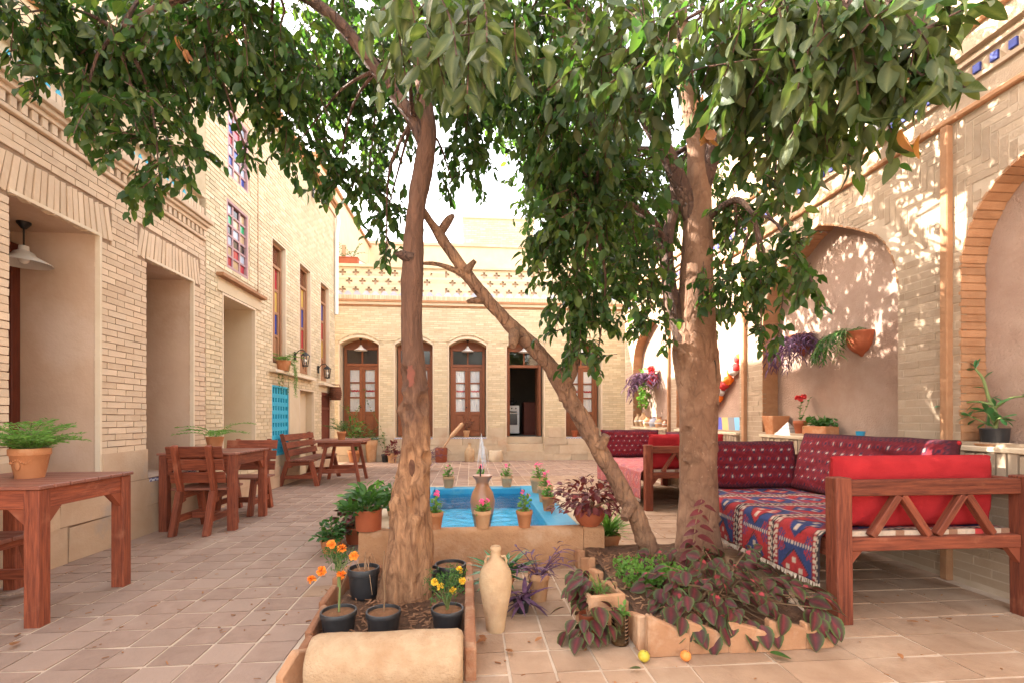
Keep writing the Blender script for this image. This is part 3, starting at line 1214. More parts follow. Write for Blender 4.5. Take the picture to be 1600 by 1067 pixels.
emit_bricks(back, di, 'brick_back', 0, 'parapet_brick', 'parapet_soldiers')
# pierced parapet: a grid of small blocks with cross-shaped holes
cell = .0535
mb = MB()
ncol = int(8.8 / cell)
nrow = 13
piers = [(-3.45, -3.25), (-.98, -.62), (1.9, 2.2)]


def is_hole(i, r):
    u = -4.6 + (i + .5) * cell
    if any(p < u < q for p, q in piers) or r in (0, nrow - 1):
        return False
    for row in range(3):
        rc = 2 + row * 4
        off = 0 if row % 2 == 0 else 3
        k = (i - off) % 6
        if r == rc and k in (1, 2, 3) and not (k == 3 and False):
            return True
        if k == 2 and r in (rc - 1, rc + 1):
            return True
    return False


for r in range(nrow):
    i = 0
    while i < ncol:
        if is_hole(i, r):
            i += 1
            continue
        s = i
        while i < ncol and not is_hole(i, r):
            i += 1
        mb.pbox(PB, -4.6 + s * cell, -4.6 + i * cell, 0, .058, 4.16 + r * cell + .0005, 4.16 + (r + 1) * cell)
mb.build('pierced_parapet', 'brick_back', back, world=True)
mb = MB()
mb.pbox(PB, -4.6, 4.2, -.05, .2, 4.16 + nrow * cell + .001, 4.93)
mb.build('coping', 'brick_back', back, world=True, bevel=.004)
tz = None
for i in range(40):
    u = -4.4 + i * .225
    if u > 4.1:
        break
    if tz is None:
        m2 = MB()
        m2.add([(-.112, 0, 0), (.112, 0, 0), (.03, 0, .1), (-.03, 0, .1), (-.112, .02, 0), (.112, .02, 0), (.03, .02, .1), (-.03, .02, .1)], [(0, 1, 2, 3), (0, 4, 5, 1), (1, 5, 6, 2), (2, 6, 7, 3), (3, 7, 4, 0)])
        o = m2.build('zigzag_tile', 'blue_grey_tile', back)
        tz = o.data
    else:
        o = link('zigzag_tile', tz, back)
    o.location = Vector(PB(u, -.008, 4.162)) - wl(back)
mb = MB()
mb.pbox(PB, -4.6, 4.2, .06, .12, 4.17, 4.85)
mb.build('parapet_backing', 'plaster', back, world=True)
mb = MB()
mb.pbox(PB, -4.6, 4.3, .13, 6, 3.95, 4.05)
mb.build('roof', 'plaster_cream', back, world=True)
# plinth
pl_items = []
for (za, zb, st, ln) in ((0, .16, .0, .45), (.165, .40, .3, .72), (.405, .6, .1, .9)):
    u = -4.6 - st
    while u < 4.3:
        a, b = max(u, -4.6), min(u + ln, 4.3)
        for s, e in ((a, min(b, ARC[3][0])), (max(a, ARC[3][1]), b)):
            if e - s > .05:
                pl_items.append((PB((s + e) / 2, -.005 + U(-.004, .004), (za + zb) / 2), e - s - .006, .06, zb - za - .005, 0))
        u += ln
for u in (-2.09, -.75, .67, 2.18):
    pl_items.append((PB(u, -.002, .725), .34, .06, .24, 0))
pl_items.append((PB(1.415, -.015, .11), .97, .08, .22, 0))
emit_bricks(back, pl_items, 'stone_back', 90, 'plinth_slab', 'plinth_slabs')
mb = MB()
mb.pbox(PB, ARC[3][0] + .001, ARC[3][1] - .001, .12, .44, .232, .42)
mb.pbox(PB, ARC[3][0] + .001, ARC[3][1] - .001, .28, .449, .421, .60)
mb.build('step', 'stone_back', back, world=True, bevel=.006)
for i, (a, b) in enumerate(ARC):
    if i != 3:
        edge_tile(back, PB, a, b, -.04, .565, .035)
# kitchen behind the open doorway
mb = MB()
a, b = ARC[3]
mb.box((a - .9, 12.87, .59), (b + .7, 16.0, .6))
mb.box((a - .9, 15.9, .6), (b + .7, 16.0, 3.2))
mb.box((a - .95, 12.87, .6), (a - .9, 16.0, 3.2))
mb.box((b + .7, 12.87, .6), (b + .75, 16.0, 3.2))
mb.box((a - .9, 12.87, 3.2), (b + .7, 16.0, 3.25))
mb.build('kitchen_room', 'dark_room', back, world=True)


def back_door(a, b, opened=False):
    z0, zt, z1 = PLZ + .02, 2.42, 2.9
    d0, d1 = .33, .41
    w = MB()
    w.pbox(PB, a + .03, a + .10, d0, d1 + .03, z0, z1)
    w.pbox(PB, b - .10, b - .03, d0, d1 + .03, z0, z1)
    w.pbox(PB, a + .10, b - .10, d0, d1 + .03, z1 - .06, z1)
    w.pbox(PB, a + .10, b - .10, d0, d1 + .03, zt, zt + .07)
    w.pbox(PB, (a + b) / 2 - .02, (a + b) / 2 + .02, d0 + .01, d1, zt + .07, z1 - .06)
    top = MB()
    us = [a + (b - a) * i / 8 for i in range(9)]
    f = segment_fn(a, b, 2.93, .17)
    for u, u2 in zip(us, us[1:]):
        w.add([PB(u, .40, z1), PB(u2, .40, z1), PB(u2, .40, f(u2)), PB(u, .40, f(u))], [(0, 1, 2, 3)])
    m = (a + b) / 2
    leaves = [] if opened else [(a + .10, m - .002), (m + .002, b - .10)]
    for p, q in leaves:
        for (s, e, r, t) in ((p, p + .07, z0, zt - .002), (q - .07, q, z0, zt - .002), (p + .07, q - .07, z0, z0 + .10), (p + .07, q - .07, z0 + .56, z0 + .64), (p + .07, q - .07, zt - .09, zt - .002),
                             (p + .07, q - .07, 1.60, 1.635), (p + .07, q - .07, 1.985, 2.02)):
            w.pbox(PB, s, e, d0 + .015, d1 - .01, r, t)
        w.pbox(PB, p + .071, q - .071, d0 + .035, d1 - .02, z0 + .10, z0 + .56)
        w.pbox(PB, p + .10, q - .10, d0 + .022, d0 + .034, z0 + .14, z0 + .52)
    dr = w.build('door', 'wood_door', back, world=True, bevel=.003)
    for u0, u1 in ((a + .10, m - .02), (m + .02, b - .10)):
        pm = MB()
        pm.pbox(PB, u0, u1, d0 + .04, d0 + .045, zt + .07, z1 - .06)
        pm.build('transom_pane', 'window_glass' if opened else 'glass_dark', dr, world=True)
    for p, q in leaves:
        for (r, t) in ((z0 + .64, 1.60), (1.635, 1.985), (2.02, zt - .09)):
            pm = MB()
            pm.pbox(PB, p + .07, q - .07, d0 + .04, d0 + .044, r, t)
            pm.build('pane', 'window_glass', dr, world=True)
        # gathered curtain, tied in the middle
        c = MB()
        nu_, nv = 18, 22
        vs, fs = [], []
        for k in range(nv + 1):
            z = z0 + .62 + (zt - .07 - z0 - .62) * k / nv
            pinch = 1 - .30 * math.exp(-((z - 1.80) / .10) ** 2)
            for i in range(nu_ + 1):
                s = i / nu_ - .5
                vs.append(PB((p + q) / 2 + s * (q - p - .085) * pinch, d0 + .066 + .007 * math.sin(i * 1.9 + k * .12) + .004 * math.sin(i * .8), z))
        for k in range(nv):
            for i in range(nu_):
                g = k * (nu_ + 1) + i
                fs.append((g, g + 1, g + nu_ + 2, g + nu_ + 1))
        c.add(vs, fs)
        c.build('curtain', 'curtain', dr, True, True)
        c = MB()
        for i in range(8):
            s0, s1 = i / 8 - .5, (i + 1) / 8 - .5
            w_ = (q - p - .1) * .74
            za = 1.79 + .012 * math.sin(i * 2.1)
            zb = 1.79 + .012 * math.sin((i + 1) * 2.1)
            c.beam(PB((p + q) / 2 + s0 * w_, d0 + .056, za), PB((p + q) / 2 + s1 * w_, d0 + .056, zb), .012, .042)
        c.build('ribbon', 'ribbon_red', dr, world=True)
    if opened:
        for (hinge, sgn) in ((a + .1, 1), (b - .1, -1)):
            c = MB()
            c.pbox(PB, hinge - .02, hinge + .02, d1 + .04, d1 + .42, z0, zt)
            c.build('open_leaf', 'wood_door', dr, world=True, bevel=.003)
    else:
        c = MB()
        c.blob(PB(m - .035, d0 - .005, z0 + .75), .018, 6)
        c.build('knob', 'iron', dr, True, True)
    return dr


for i, (a, b) in enumerate(ARC):
    back_door(a, b, i == 3)
for i, lab in enumerate(('enamel pendant lamp over the doorway nearest the coloured glass windows', 'enamel pendant lamp over the doorway behind the thick scarred trunk',
                         'enamel pendant lamp over the closed middle doorway', 'enamel pendant lamp over the open kitchen doorway', 'enamel pendant lamp over the doorway behind the leaning trunk')):
    a, b = ARC[i]
    pendant(((a + b) / 2, 12.58, 3.095), lab, .95, .17)
# stove in the kitchen
st = thing('stove', 'white kitchen stove seen through the open doorway', 'stove', (1.12, 14.1, .60))
mb = MB()
mb.box((-.28, -.28, .05), (.28, .28, .85))
mb.build('body', 'white_paint', st, bevel=.01)
mb = MB()
mb.box((-.22, -.292, .30), (.22, -.281, .62))
mb.build('oven_window', 'oven_glass', st)
mb = MB()
mb.tube([(-.2, -.31, .67), (.2, -.31, .67)], [.012] * 2, 8)
mb.build('handle', 'iron', st)
for k in range(4):
    mb = MB()
    mb.lathe([(.001, .0), (.02, 0), (.018, .03), (.001, .03)], 10)
    o = mb.build('knob', 'iron', st)
    o.location = (-.18 + k * .12, -.28, .77)
    o.rotation_euler = (R(90), 0, 0)
mb = MB()
mb.box((-.25, -.2, .852), (.25, .25, .868))
mb.build('hob', 'iron', st)
pt = thing('kettle', 'dark kettle standing on the kitchen stove', 'kettle', (1.2, 14.1, 1.468))
mb = MB()
mb.lathe([(.001, 0), (.09, 0), (.10, .04), (.07, .12), (.03, .14), (.001, .15)], 14)
mb.build('body', 'iron', pt, True)
mb = MB()
mb.tube([(.08, 0, .05), (.13, 0, .08), (.15, 0, .12)], [.016, .012, .010], 6)
mb.build('spout', 'iron', pt, True)
mb = MB()
mb.tube([(-.06, 0, .11), (-.05, 0, .2), (.05, 0, .2), (.06, 0, .11)], [.008] * 4, 6)
mb.build('handle', 'iron', pt, True)
cp = thing('kitchen_cupboard', 'dark cupboard beside the stove in the kitchen', 'cupboard', (1.95, 14.3, .6))
mb = MB()
mb.box((-.4, -.3, 0), (.4, .3, .95))
mb.build('body', 'wood_dark', cp, bevel=.006)
for s in (-.2, .2):
    mb = MB()
    mb.box((s - .18, -.32, .05), (s + .18, -.301, .9))
    mb.build('door', 'wood_dark', cp, bevel=.004)

# roof terrace beyond
ter = thing('terrace_house', 'plain plastered house rising behind the terrace at the roof corner', 'building', (-5, 16, 4.0))
mb = MB()
mb.box((-9, 12.9, 3.0), (-4.0, 19.6, 7.85))
mb.build('wall', 'plaster_cream', ter, world=True)
mb = MB()
mb.box((-9, 12.85, 7.85), (-3.93, 19.7, 7.95))
mb.build('coping', 'brick_orange', ter, world=True)
far = thing('far_house', 'pale plastered house wall far behind the terrace', 'building', (0, 20, 0))
mb = MB()
mb.box((-4.2, 19.7, 0), (9, 22, 8.0))
mb.build('wall', 'plaster_cream', far, world=True)
mb = MB()
mb.box((-4.2, 19.62, 8.0), (9, 22, 8.12))
mb.build('coping', 'plaster', far, world=True)
mb = MB()
mb.box((1.3, 19.66, 4.2), (4.2, 19.75, 6.75))
mb.build('blank_door', 'plaster', far, world=True)
rb = thing('roof_hut', 'pale brick hut on top of the far house', 'building', (1.2, 20.3, 8.1))
mb = MB()
mb.box((-.3, 19.9, 8.12), (2.6, 21.8, 9.25))
mb.build('wall', 'mortar_cream', rb, world=True)
its = lay_courses(lambda u, d, z: (u, 19.9 + d, z), 0, -.3, 2.6, 8.16, 9.2, .22, .06, .018, lambda z: [(-.3, 2.6)], .012, .04)
emit_bricks(rb, its, 'brick_back', 0)
mb = MB()
mb.box((-.35, 19.85, 9.25), (2.65, 21.9, 9.33))
mb.build('coping', 'trim_pale', rb, world=True)
po = thing('laundry_line', 'pale lilac sheets drying on the roof terrace by a post', 'laundry', (-3.2, 13.6, 4.05))
mb = MB()
mb.box((-.30, -.05, 0), (-.20, .05, 1.75))
mb.build('post', 'log_pale', po)
mb = MB()
mb.tube([(-.25, 0, 1.55), (.5, 1.2, 1.45)], [.006] * 2, 5)
mb.build('line', 'iron', po)
for k, (s, w_) in enumerate(((0, .3), (.4, .35))):
    c = MB()
    vs, fs = [], []
    for j in range(9):
        for i in range(15):
            t = (s + w_ * i / 14)
            vs.append((-.25 + .75 * t + .05 * math.sin(i * 1.3), 1.2 * t + .02 * math.sin(i * 1.7 + j * .3), 1.52 - .1 * t - 1.15 * j / 8))
    for j in range(8):
        for i in range(14):
            g = j * 15 + i
            fs.append((g, g + 1, g + 16, g + 15))
    c.add(vs, fs)
    c.build('sheet', 'laundry', po, True)

# ================================================================== RIGHT: arched brick wall
rw = thing('arched_wall', 'tall brick wall of plastered arched niches with blue tile band', 'wall', (3.25, 6, 0))
LZ = .92
AR = [(1.15, 2.95), (3.42, 5.14), (5.60, 7.40), (7.75, 9.45)]
opR = [(a, b, LZ, arch_fn(a, b, 2.12, .79), .18) for a, b in AR]
front, rev = MB(), []
arch_layer(front, rev, PR, -1.5, 9.95, 0, 4.55, opR, 30)
front.pbox(PR, 9.945, 9.95, .001, .8, 0, 4.55)
front.pbox(PR, -1.5, 9.95, .3, .5, 4.5, 4.549)
front.build('wall', 'mortar_pale', rw, world=True)
for r_ in rev:
    r_.build('soffit', 'brick_orange', rw, world=True)
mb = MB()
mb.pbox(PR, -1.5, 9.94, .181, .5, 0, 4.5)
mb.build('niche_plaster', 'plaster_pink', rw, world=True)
spz = 2.30
hol = [(p, q, 3.08, 3.66) for p, q in ((-1.5, 9.95),)]
sf = solid_fn(-1.5, 9.95, [o[:4] for o in opR], hol)
items = lay_courses(PR, Q, -1.5, 9.93, .04, spz, .235, .048, .009, sf, .0022, .045, .0012)
items += lay_courses(PR, Q, -1.5, 9.93, 3.68, 4.54, .235, .048, .009, sf, .0022, .045, .0012)
# herringbone over the arches
uw = .052
nB = 4
for iy in range(int((3.07 - spz) / uw) + 6):
    for ix in range(int(11.4 / uw)):
        t = (ix - iy) % (2 * nB)
        if t == 0:
            L, W_ = nB * uw, uw
        elif t == 2 * nB - 1:
            L, W_ = uw, nB * uw
        else:
            continue
        u0, z0 = -1.5 + ix * uw, spz - 3 * uw + iy * uw
        u1, z1 = u0 + L, z0 + W_
        z0, z1 = max(z0, spz + .004), min(z1, 3.075)
        u1 = min(u1, 9.94)
        if z1 - z0 < .02 or u1 - u0 < .02:
            continue
        for a, b, zs, fn, d in opR:
            if u1 > a and u0 < b:
                zm = max(fn(min(b, max(a, u0 + (u1 - u0) * k / 6))) for k in range(7))
                z0 = max(z0, zm + .004)
        if z1 - z0 < .016:
            continue
        items.append((PR((u0 + u1) / 2, -.0022 + .0225 + U(-.0008, .0008), (z0 + z1) / 2), u1 - u0 - .009, .045, z1 - z0 - .009, Q))
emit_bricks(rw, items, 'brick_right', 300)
# soffit bricks round the near arches
so = []
for ai, (a, b, zs, fn, d) in enumerate(opR[:3]):
    pts = [(b - .0, z) for z in np.arange(LZ + .03, 2.12, .052)]
    us = [(a + b) / 2 + (b - a) / 2 * math.cos(math.pi * i / 400) for i in range(401)]
    dense = [(u, fn(u)) for u in us]
    acc = 0
    pts.append((b, 2.12))
    for (ua_, za_), (ub_, zb_) in zip(dense, dense[1:]):
        acc += math.hypot(ub_ - ua_, zb_ - za_)
        if acc >= .052:
            pts.append((ub_, zb_))
            acc = 0
    for k, (u, z) in enumerate(pts):
        if k < len(pts) - 1:
            du, dz = pts[k + 1][0] - u, pts[k + 1][1] - z
        ang = math.atan2(dz, du)
        L = math.hypot(du, dz)
        rot = Matrix.Rotation(-(ang), 3, 'X').inverted() if False else Matrix(((0, 0, 1), (math.cos(ang), -math.sin(ang), 0), (math.sin(ang), math.cos(ang), 0)))
        so.append((PR(u + du / 2, .088, z + dz / 2), max(.02, L - .008), .016, .176, rot))
emit_bricks(rw, so, 'brick_orange', 120, 'soffit_brick', 'soffit_bricks')
# pilaster strips, ledges, cornices
for u in (3.0, 5.44, 7.62):
    mb = MB()
    mb.pbox(PR, u, u + .055, -.045, .02, .0, 3.075)
    mb.build('pilaster_strip', 'brick_orange', rw, world=True, bevel=.006)
mb = MB()
mb.pbox(PR, -1.5, 9.96, -.035, .02, 3.085, 3.125)
mb.build('lower_cornice', 'brick_orange', rw, world=True, bevel=.008)
mb = MB()
mb.pbox(PR, -1.5, 9.97, -.085, .02, 3.58, 3.645)
mb.build('upper_cornice', 'brick_orange', rw, world=True, bevel=.012)
mb = MB()
mb.pbox(PR, -1.5, 9.95, -.012, .02, 3.13, 3.22)
mb.pbox(PR, -1.5, 9.95, -.05, .02, 3.46, 3.58)
mb.build('frieze_course', 'brick_right', rw, world=True)
mb = MB()
mb.pbox(PR, -1.5, 9.95, -.03, .02, 3.26, 3.285)
mb.pbox(PR, -1.5, 9.95, -.03, .02, 3.40, 3.425)
mb.build('frieze_ledge', 'brick_right', rw, world=True)
t1 = t2 = None
for i in range(76):
    u = 2.0 + i * .105
    for nm, mt in (('blue_square_tile', 'blue_tile'), ('frieze_stud', 'brick_right')):
        mb = MB()
        if nm == 'blue_square_tile':
            if t1 is None:
                mb.box((-.012, -.023, -.028), (.02, .023, .028))
                o = mb.build(nm, mt, rw, bevel=.003)
                t1 = o
            else:
                o = t1.copy()
                COL.objects.link(o)
            o.location = Vector(PR(u, -.004, 3.342)) - wl(rw)
        else:
            if t2 is None:
                mb.add([(0, -.02, -.05), (0, .02, -.05), (0, .02, .05), (0, -.02, .05), (-.03, 0, 0)], [(0, 1, 4), (1, 2, 4), (2, 3, 4), (3, 0, 4)])
                o = mb.build(nm, mt, rw)
                t2 = o
            else:
                o = t2.copy()
                COL.objects.link(o)
            o.location = Vector(PR(u + .0525, 0, 3.342)) - wl(rw)
# niche ledges: brick kerb and stone top
for ai, (a, b) in enumerate(AR):
    mb = MB()
    mb.pbox(PR, a + .0, b - .0, -.05, .178, LZ - .035, LZ)
    mb.build('niche_ledge', 'stone_back', rw, world=True, bevel=.006)
kb = []
for a, b in AR:
    n = int((b - a) / .062)
    for i in range(n):
        kb.append((PR(a + (i + .5) * (b - a) / n, -.015, LZ - .15), .05, .05, .22, Q))
emit_bricks(rw, kb, 'brick_right', 90, 'ledge_brick', 'ledge_bricks')
# corner return behind the arched wall
cr = thing('corner_wall', 'narrow shaded brick return wall beside the last doorway', 'wall', (4.1, 11.2, 0))
mb = MB()
mb.box((4.05, 9.95, 0), (4.3, 12.4, 4.0))
mb.build('wall', 'plaster_cream', cr, world=True)
mb = MB()
mb.box((3.98, 10.6, .3), (4.04, 11.7, 2.3))
mb.build('door', 'wood_dark', cr, world=True)

deb = MB()
for k in range(700):
    x, y = U(-2.9, 3.1), U(1.6, 7.5)
    if inside(x, y, POOL, -.02) or inside(x, y, BEDL, -.05) or inside(x, y, BEDR, -.05):
        continue
    a, l = U(0, 6.28), U(.004, .03)
    deb.beam((x, y, .008), (x + l * math.cos(a), y + l * math.sin(a), .008 + U(0, .004)), U(.002, .010), .002)
tag(deb.build('paving_litter', 'leaf_dry'), 'scattered crumbs of dry leaf on the paving', None, kind='stuff')

# ================================================================== POOL
pool = thing('pool', 'rectangular blue pool with a thick clay-coloured rim', 'pool', (.1, 4.76, 0))
RZ = .28
x0, x1, y0, y1 = POOL
wx0, wx1, wy0, wy1 = -.42, .60, 3.68, 5.72


def wobble_box(mb, a, b, n=24, amp=.006):
    """a box along x with softened, uneven top edges"""
    prof = [(0, a[2]), (0, b[2] - .03), (.012, b[2] - .010), (.03, b[2])]
    prof = prof + [((b[1] - a[1]) - y, z) for y, z in reversed(prof)]
    vs, fs = [], []
    m = len(prof)
    for i in range(n + 1):
        x = a[0] + (b[0] - a[0]) * i / n
        for y, z in prof:
            q = Vector((x * 4, y * 6, z * 6))
            vs.append((x, a[1] + y + amp * noise.noise(q), z + amp * .7 * noise.noise(q + Vector((5, 1, 2)))))
    for i in range(n):
        for k in range(m - 1):
            fs.append((i * m + k, (i + 1) * m + k, (i + 1) * m + k + 1, i * m + k + 1))
    fs.append(tuple(range(m)))
    fs.append(tuple(n * m + k for k in range(m)))
    mb.add(vs, fs)


mb = MB()
wobble_box(mb, (x0, y0, 0), (x1 - .16, wy0, RZ), 40)
mb.build('front_wall', 'adobe', pool, True, True)
mb = MB()
wobble_box(mb, (x1 - .157, y0 - .004, 0), (x1, wy0 + .02, RZ + .004), 10)
mb.build('corner_block', 'adobe', pool, True, True)
mb = MB()
mb.box((x0, wy0, 0), (wx0 - .2, y1, RZ - .004))
mb.box((wx1 + .24, wy0 + .021, 0), (x1 - .002, y1, RZ - .004))
mb.box((wx0 - .199, y1 - .08, 0), (wx1 + .239, y1, RZ - .012))
mb.build('stone_rim', 'stone_back', pool, world=True, bevel=.012)
mb = MB()
mb.box((wx0 - .199, wy0 + .001, 0), (wx0, y1 - .081, RZ - .012))
mb.box((wx1, wy0 + .001, 0), (wx1 + .239, y1 - .081, RZ - .012))
mb.box((wx0 + .001, wy1, 0), (wx1 - .001, y1 - .081, RZ - .016))
mb.box((wx0 + .001, wy0 + .002, 0), (wx1 - .001, wy0 + .02, RZ - .03))
mb.build('blue_rim', 'pool_rim_blue', pool, world=True, bevel=.006)
mb = MB()
mb.box((wx0, wy0 + .021, .01), (wx1, wy1 - .001, .03))
mb.build('basin_floor', 'pool_blue', pool, world=True)
mb = MB()
nx, ny = 50, 90
vs, fs = [], []
for j in range(ny + 1):
    for i in range(nx + 1):
        x, y = wx0 + (wx1 - wx0) * i / nx, wy0 + .021 + (wy1 - wy0 - .022) * j / ny
        r = math.hypot(x - .115, y - 4.6)
        z = .20 + .004 * math.sin(r * 42) * math.exp(-r * 1.1) + .006 * noise.noise(Vector((x * 9, y * 9, 0))) + .003 * noise.noise(Vector((x * 22, y * 22, 4)))
        vs.append((x, y, z))
for j in range(ny):
    for i in range(nx):
        g = j * (nx + 1) + i
        fs.append((g, g + 1, g + nx + 2, g + nx + 1))
mb.add(vs, fs)
tag(mb.build('water', 'water', None, True), 'rippling clear water in the blue pool', None, kind='structure')

fu = thing('fountain_urn', 'glazed brown urn standing in the pool with a water jet', 'urn', (.115, 4.6, .03))
mb = MB()
mb.lathe([(.001, .0), (.07, .0), (.085, .08), (.11, .20), (.118, .28), (.10, .36), (.065, .42), (.058, .45), (.066, .48), (.095, .515), (.098, .525), (.088, .522), (.06, .49), (.001, .47)], 28)
mb.build('body', 'jar_brown', fu, True)
mb = MB()
mb.lathe([(.001, .50), (.078, .50)], 20)
mb.build('water_surface', 'water', fu)
mb = MB()
mb.tube([(-.02, 0, .47), (-.02, 0, .62)], [.008, .006], 6)
mb.build('nozzle', 'iron', fu)
mb = MB()
for k in range(26):
    a, rr, hh = U(0, 6.28), U(.002, .035), U(.12, .52)
    pts, rd = [], []
    for i in range(9):
        t = i / 8
        pts.append((math.cos(a) * rr * t * (1 + t), math.sin(a) * rr * t * (1 + t), .56 + hh * 4 * t * (1 - t * .8) * .62 - (.08 * t ** 2 if t > .6 else 0)))
        rd.append(U(.0012, .0032) * (1 - .4 * t))
    mb.tube(pts, rd, 5, cap=False)
mb.build('water_jet', 'water_jet', fu, True, kind='stuff')

# ================================================================== PLANTERS AND STONES
bl = thing('planting_bed', 'earth bed edged with clay planks round the scarred trunk', 'planter', (-.42, 2.7, 0))
mb = MB()
n = 26
vs, fs = [], []
for j in range(n + 1):
    for i in range(n + 1):
        x, y = BEDL[0] + .05 + (BEDL[1] - BEDL[0] - .08) * i / n, BEDL[2] + (BEDL[3] - BEDL[2]) * j / n
        vs.append((x, y, .045 + .022 * noise.noise(Vector((x * 6, y * 6, 0))) + .012 * noise.noise(Vector((x * 19, y * 19, 2)))))
for j in range(n):
    for i in range(n):
        g = j * (n + 1) + i
        fs.append((g, g + 1, g + n + 2, g + n + 1))
mb.add(vs, fs)
mb.build('earth', 'soil', bl, True, True)
for (p, q, w, h) in (((.0, 2.02, .065), (-.005, 2.62, .065), .05, .15), ((-.004, 2.63, .06), (-.01, 3.26, .06), .05, .145),
                     ((-.725, 2.10, .045), (-.735, 2.30, .045), .04, .11), ((-.75, 2.32, .05), (-.765, 2.62, .06), .035, .12), ((-.785, 2.64, .055), (-.79, 2.9, .06), .035, .14), ((-.80, 2.95, .07), (-.78, 3.2, .07), .04, .16),
                     ((-.74, 3.27, .06), (-.36, 3.28, .06), .04, .12), ((-.30, 3.27, .055), (.0, 3.29, .055), .04, .11)):
    mb = MB()
    mb.beam(p, q, w, h)
    mb.build('edging_plank', 'clay_edge', bl, world=True, bevel=.008)
lit = MB()
for k in range(420):
    x, y = U(-.73, -.03), U(2.18, 3.22)
    a, l = U(0, 6.28), U(.01, .05)
    z = .052 + .022 * noise.noise(Vector((x * 6, y * 6, 0))) + U(0, .012)
    lit.beam((x, y, z), (x + l * math.cos(a), y + l * math.sin(a), z + U(-.006, .012)), U(.004, .012), .003)
lit.build('litter', 'bark_pale', bl, world=True, kind='stuff')

ro = thing('stone_roller', 'pale cylindrical stone roller lying before the planting bed', 'stone', (-.335, 2.0, 0))
mb = MB()
pr = [(0, -.325), (.086, -.325), (.104, -.318), (.112, -.30), (.113, .30), (.106, .318), (.088, .325), (0, .325)]
rings = []
n = 40
vs, fs = [], []
xs = [q * .94 for q in [-.325, -.325, -.318, -.30] + [-.30 + .6 * i / 20 for i in range(1, 20)] + [.30, .318, .325, .325]]
rr = [.002, .086, .103, .111] + [.113 + .002 * math.sin(i * .6) for i in range(1, 20)] + [.112, .104, .088, .002]
for x, r in zip(xs, rr):
    for k in range(n):
        th = 2 * math.pi * k / n
        w = 1 + .03 * noise.noise(Vector((x * 5, math.cos(th) * 2, math.sin(th) * 2))) + .016 * noise.noise(Vector((x * 30, math.cos(th) * 12, math.sin(th) * 12)))
        vs.append((x, r * w * math.cos(th), .113 + r * w * math.sin(th)))
for i in range(len(xs) - 1):
    for k in range(n):
        fs.append((i * n + k, i * n + (k + 1) % n, (i + 1) * n + (k + 1) % n, (i + 1) * n + k))
mb.add(vs, fs)
mb.build('body', 'roller_stone', ro, True)
st = thing('edging_stone', 'thin broken clay slab wedged beside the roller end', 'stone', (-.70, 2.04, 0), R(62))
mb = MB()
mb.add([(-.10, -.03, 0), (.11, -.03, 0), (.10, -.02, .12), (-.02, -.025, .16), (-.1, -.02, .09), (-.10, .02, 0), (.11, .02, 0), (.10, .015, .12), (-.02, .02, .16), (-.1, .015, .09)],
       [(0, 1, 2, 3, 4), (9, 8, 7, 6, 5), (0, 5, 6, 1), (1, 6, 7, 2), (2, 7, 8, 3), (3, 8, 9, 4), (4, 9, 5, 0)])
mb.build('slab', 'clay_edge_pale', st, bevel=.006)

br = thing('corner_planter', 'earth bed with a sawtooth clay kerb under the smooth trunk', 'planter', (1.25, 2.9, 0))
mb = MB()
vs, fs = [], []
n = 24
for j in range(n + 1):
    for i in range(n + 1):
        x, y = BEDR[0] + .05 + (BEDR[1] - BEDR[0] - .06) * i / n, BEDR[2] + .04 + (BEDR[3] - BEDR[2] - .04) * j / n
        vs.append((x, y, .07 + .05 * min(1, j / 8) + .03 * noise.noise(Vector((x * 5, y * 5, 7))) + .012 * noise.noise(Vector((x * 19, y * 19, 2)))))
for j in range(n):
    for i in range(n):
        g = j * (n + 1) + i
        fs.append((g, g + 1, g + n + 2, g + n + 1))
mb.add(vs, fs)
mb.build('earth', 'soil', br, True, True)


def tooth(x, y, L, h1, h2, rz, parent, base=.0):
    """one kerb stone: a slab whose top slopes from h1 down to h2"""
    mb = MB()
    t = .05
    vs = [(0, -t / 2, base), (L, -t / 2, base), (L, -t / 2, h2), (0, -t / 2, h1), (0, t / 2, base), (L, t / 2, base), (L, t / 2, h2), (0, t / 2, h1)]
    c, s_ = math.cos(rz), math.sin(rz)
    vs = [(x + a * c - b * s_, y + a * s_ + b * c, z) for a, b, z in vs]
    mb.add(vs, [(0, 1, 2, 3), (7, 6, 5, 4), (0, 4, 5, 1), (1, 5, 6, 2), (2, 6, 7, 3), (3, 7, 4, 0)])
    mb.build('kerb_stone', 'clay_edge_pale', parent, world=True, bevel=.008)


tooth(.81, 2.17, .20, .195, .10, 0, br)
tooth(1.00, 2.178, .205, .16, .085, R(1), br)
tooth(1.20, 2.175, .21, .155, .09, R(-1), br)
tooth(1.40, 2.18, .19, .15, .10, R(1), br)
tooth(1.58, 2.185, .15, .13, .08, R(2), br)
for k in range(6):
    tooth(.81 - .012 * (k % 2), 2.21 + .24 * k, .235, .17 - .02 * (k % 2), .10, R(90 + (k % 3) * 2 - 2), br)
lit = MB()
for k in range(330):
    x, y = U(.84, 1.35), U(2.22, 3.4)
    a, l = U(0, 6.28), U(.01, .05)
    z = .09 + .04 * min(1, (y - 2.2) / .5)
    lit.beam((x, y, z), (x + l * math.cos(a), y + l * math.sin(a), z + U(-.004, .02)), U(.004, .012), .003)
lit.build('litter', 'bark_pale', br, world=True, kind='stuff')


def strew(name, loc, rz, tmpl, mat, label, cat, s=1, group=None):
    mb = MB()
    v, f = tmpl
    mb.add([(p[0] * s, p[1] * s, p[2] * s + .004) for p in v], f)
    o = mb.build(name, mat, None, True)
    o.location = loc
    o.rotation_euler = (0, 0, rz)
    tag(o, label, cat, group)
    return o


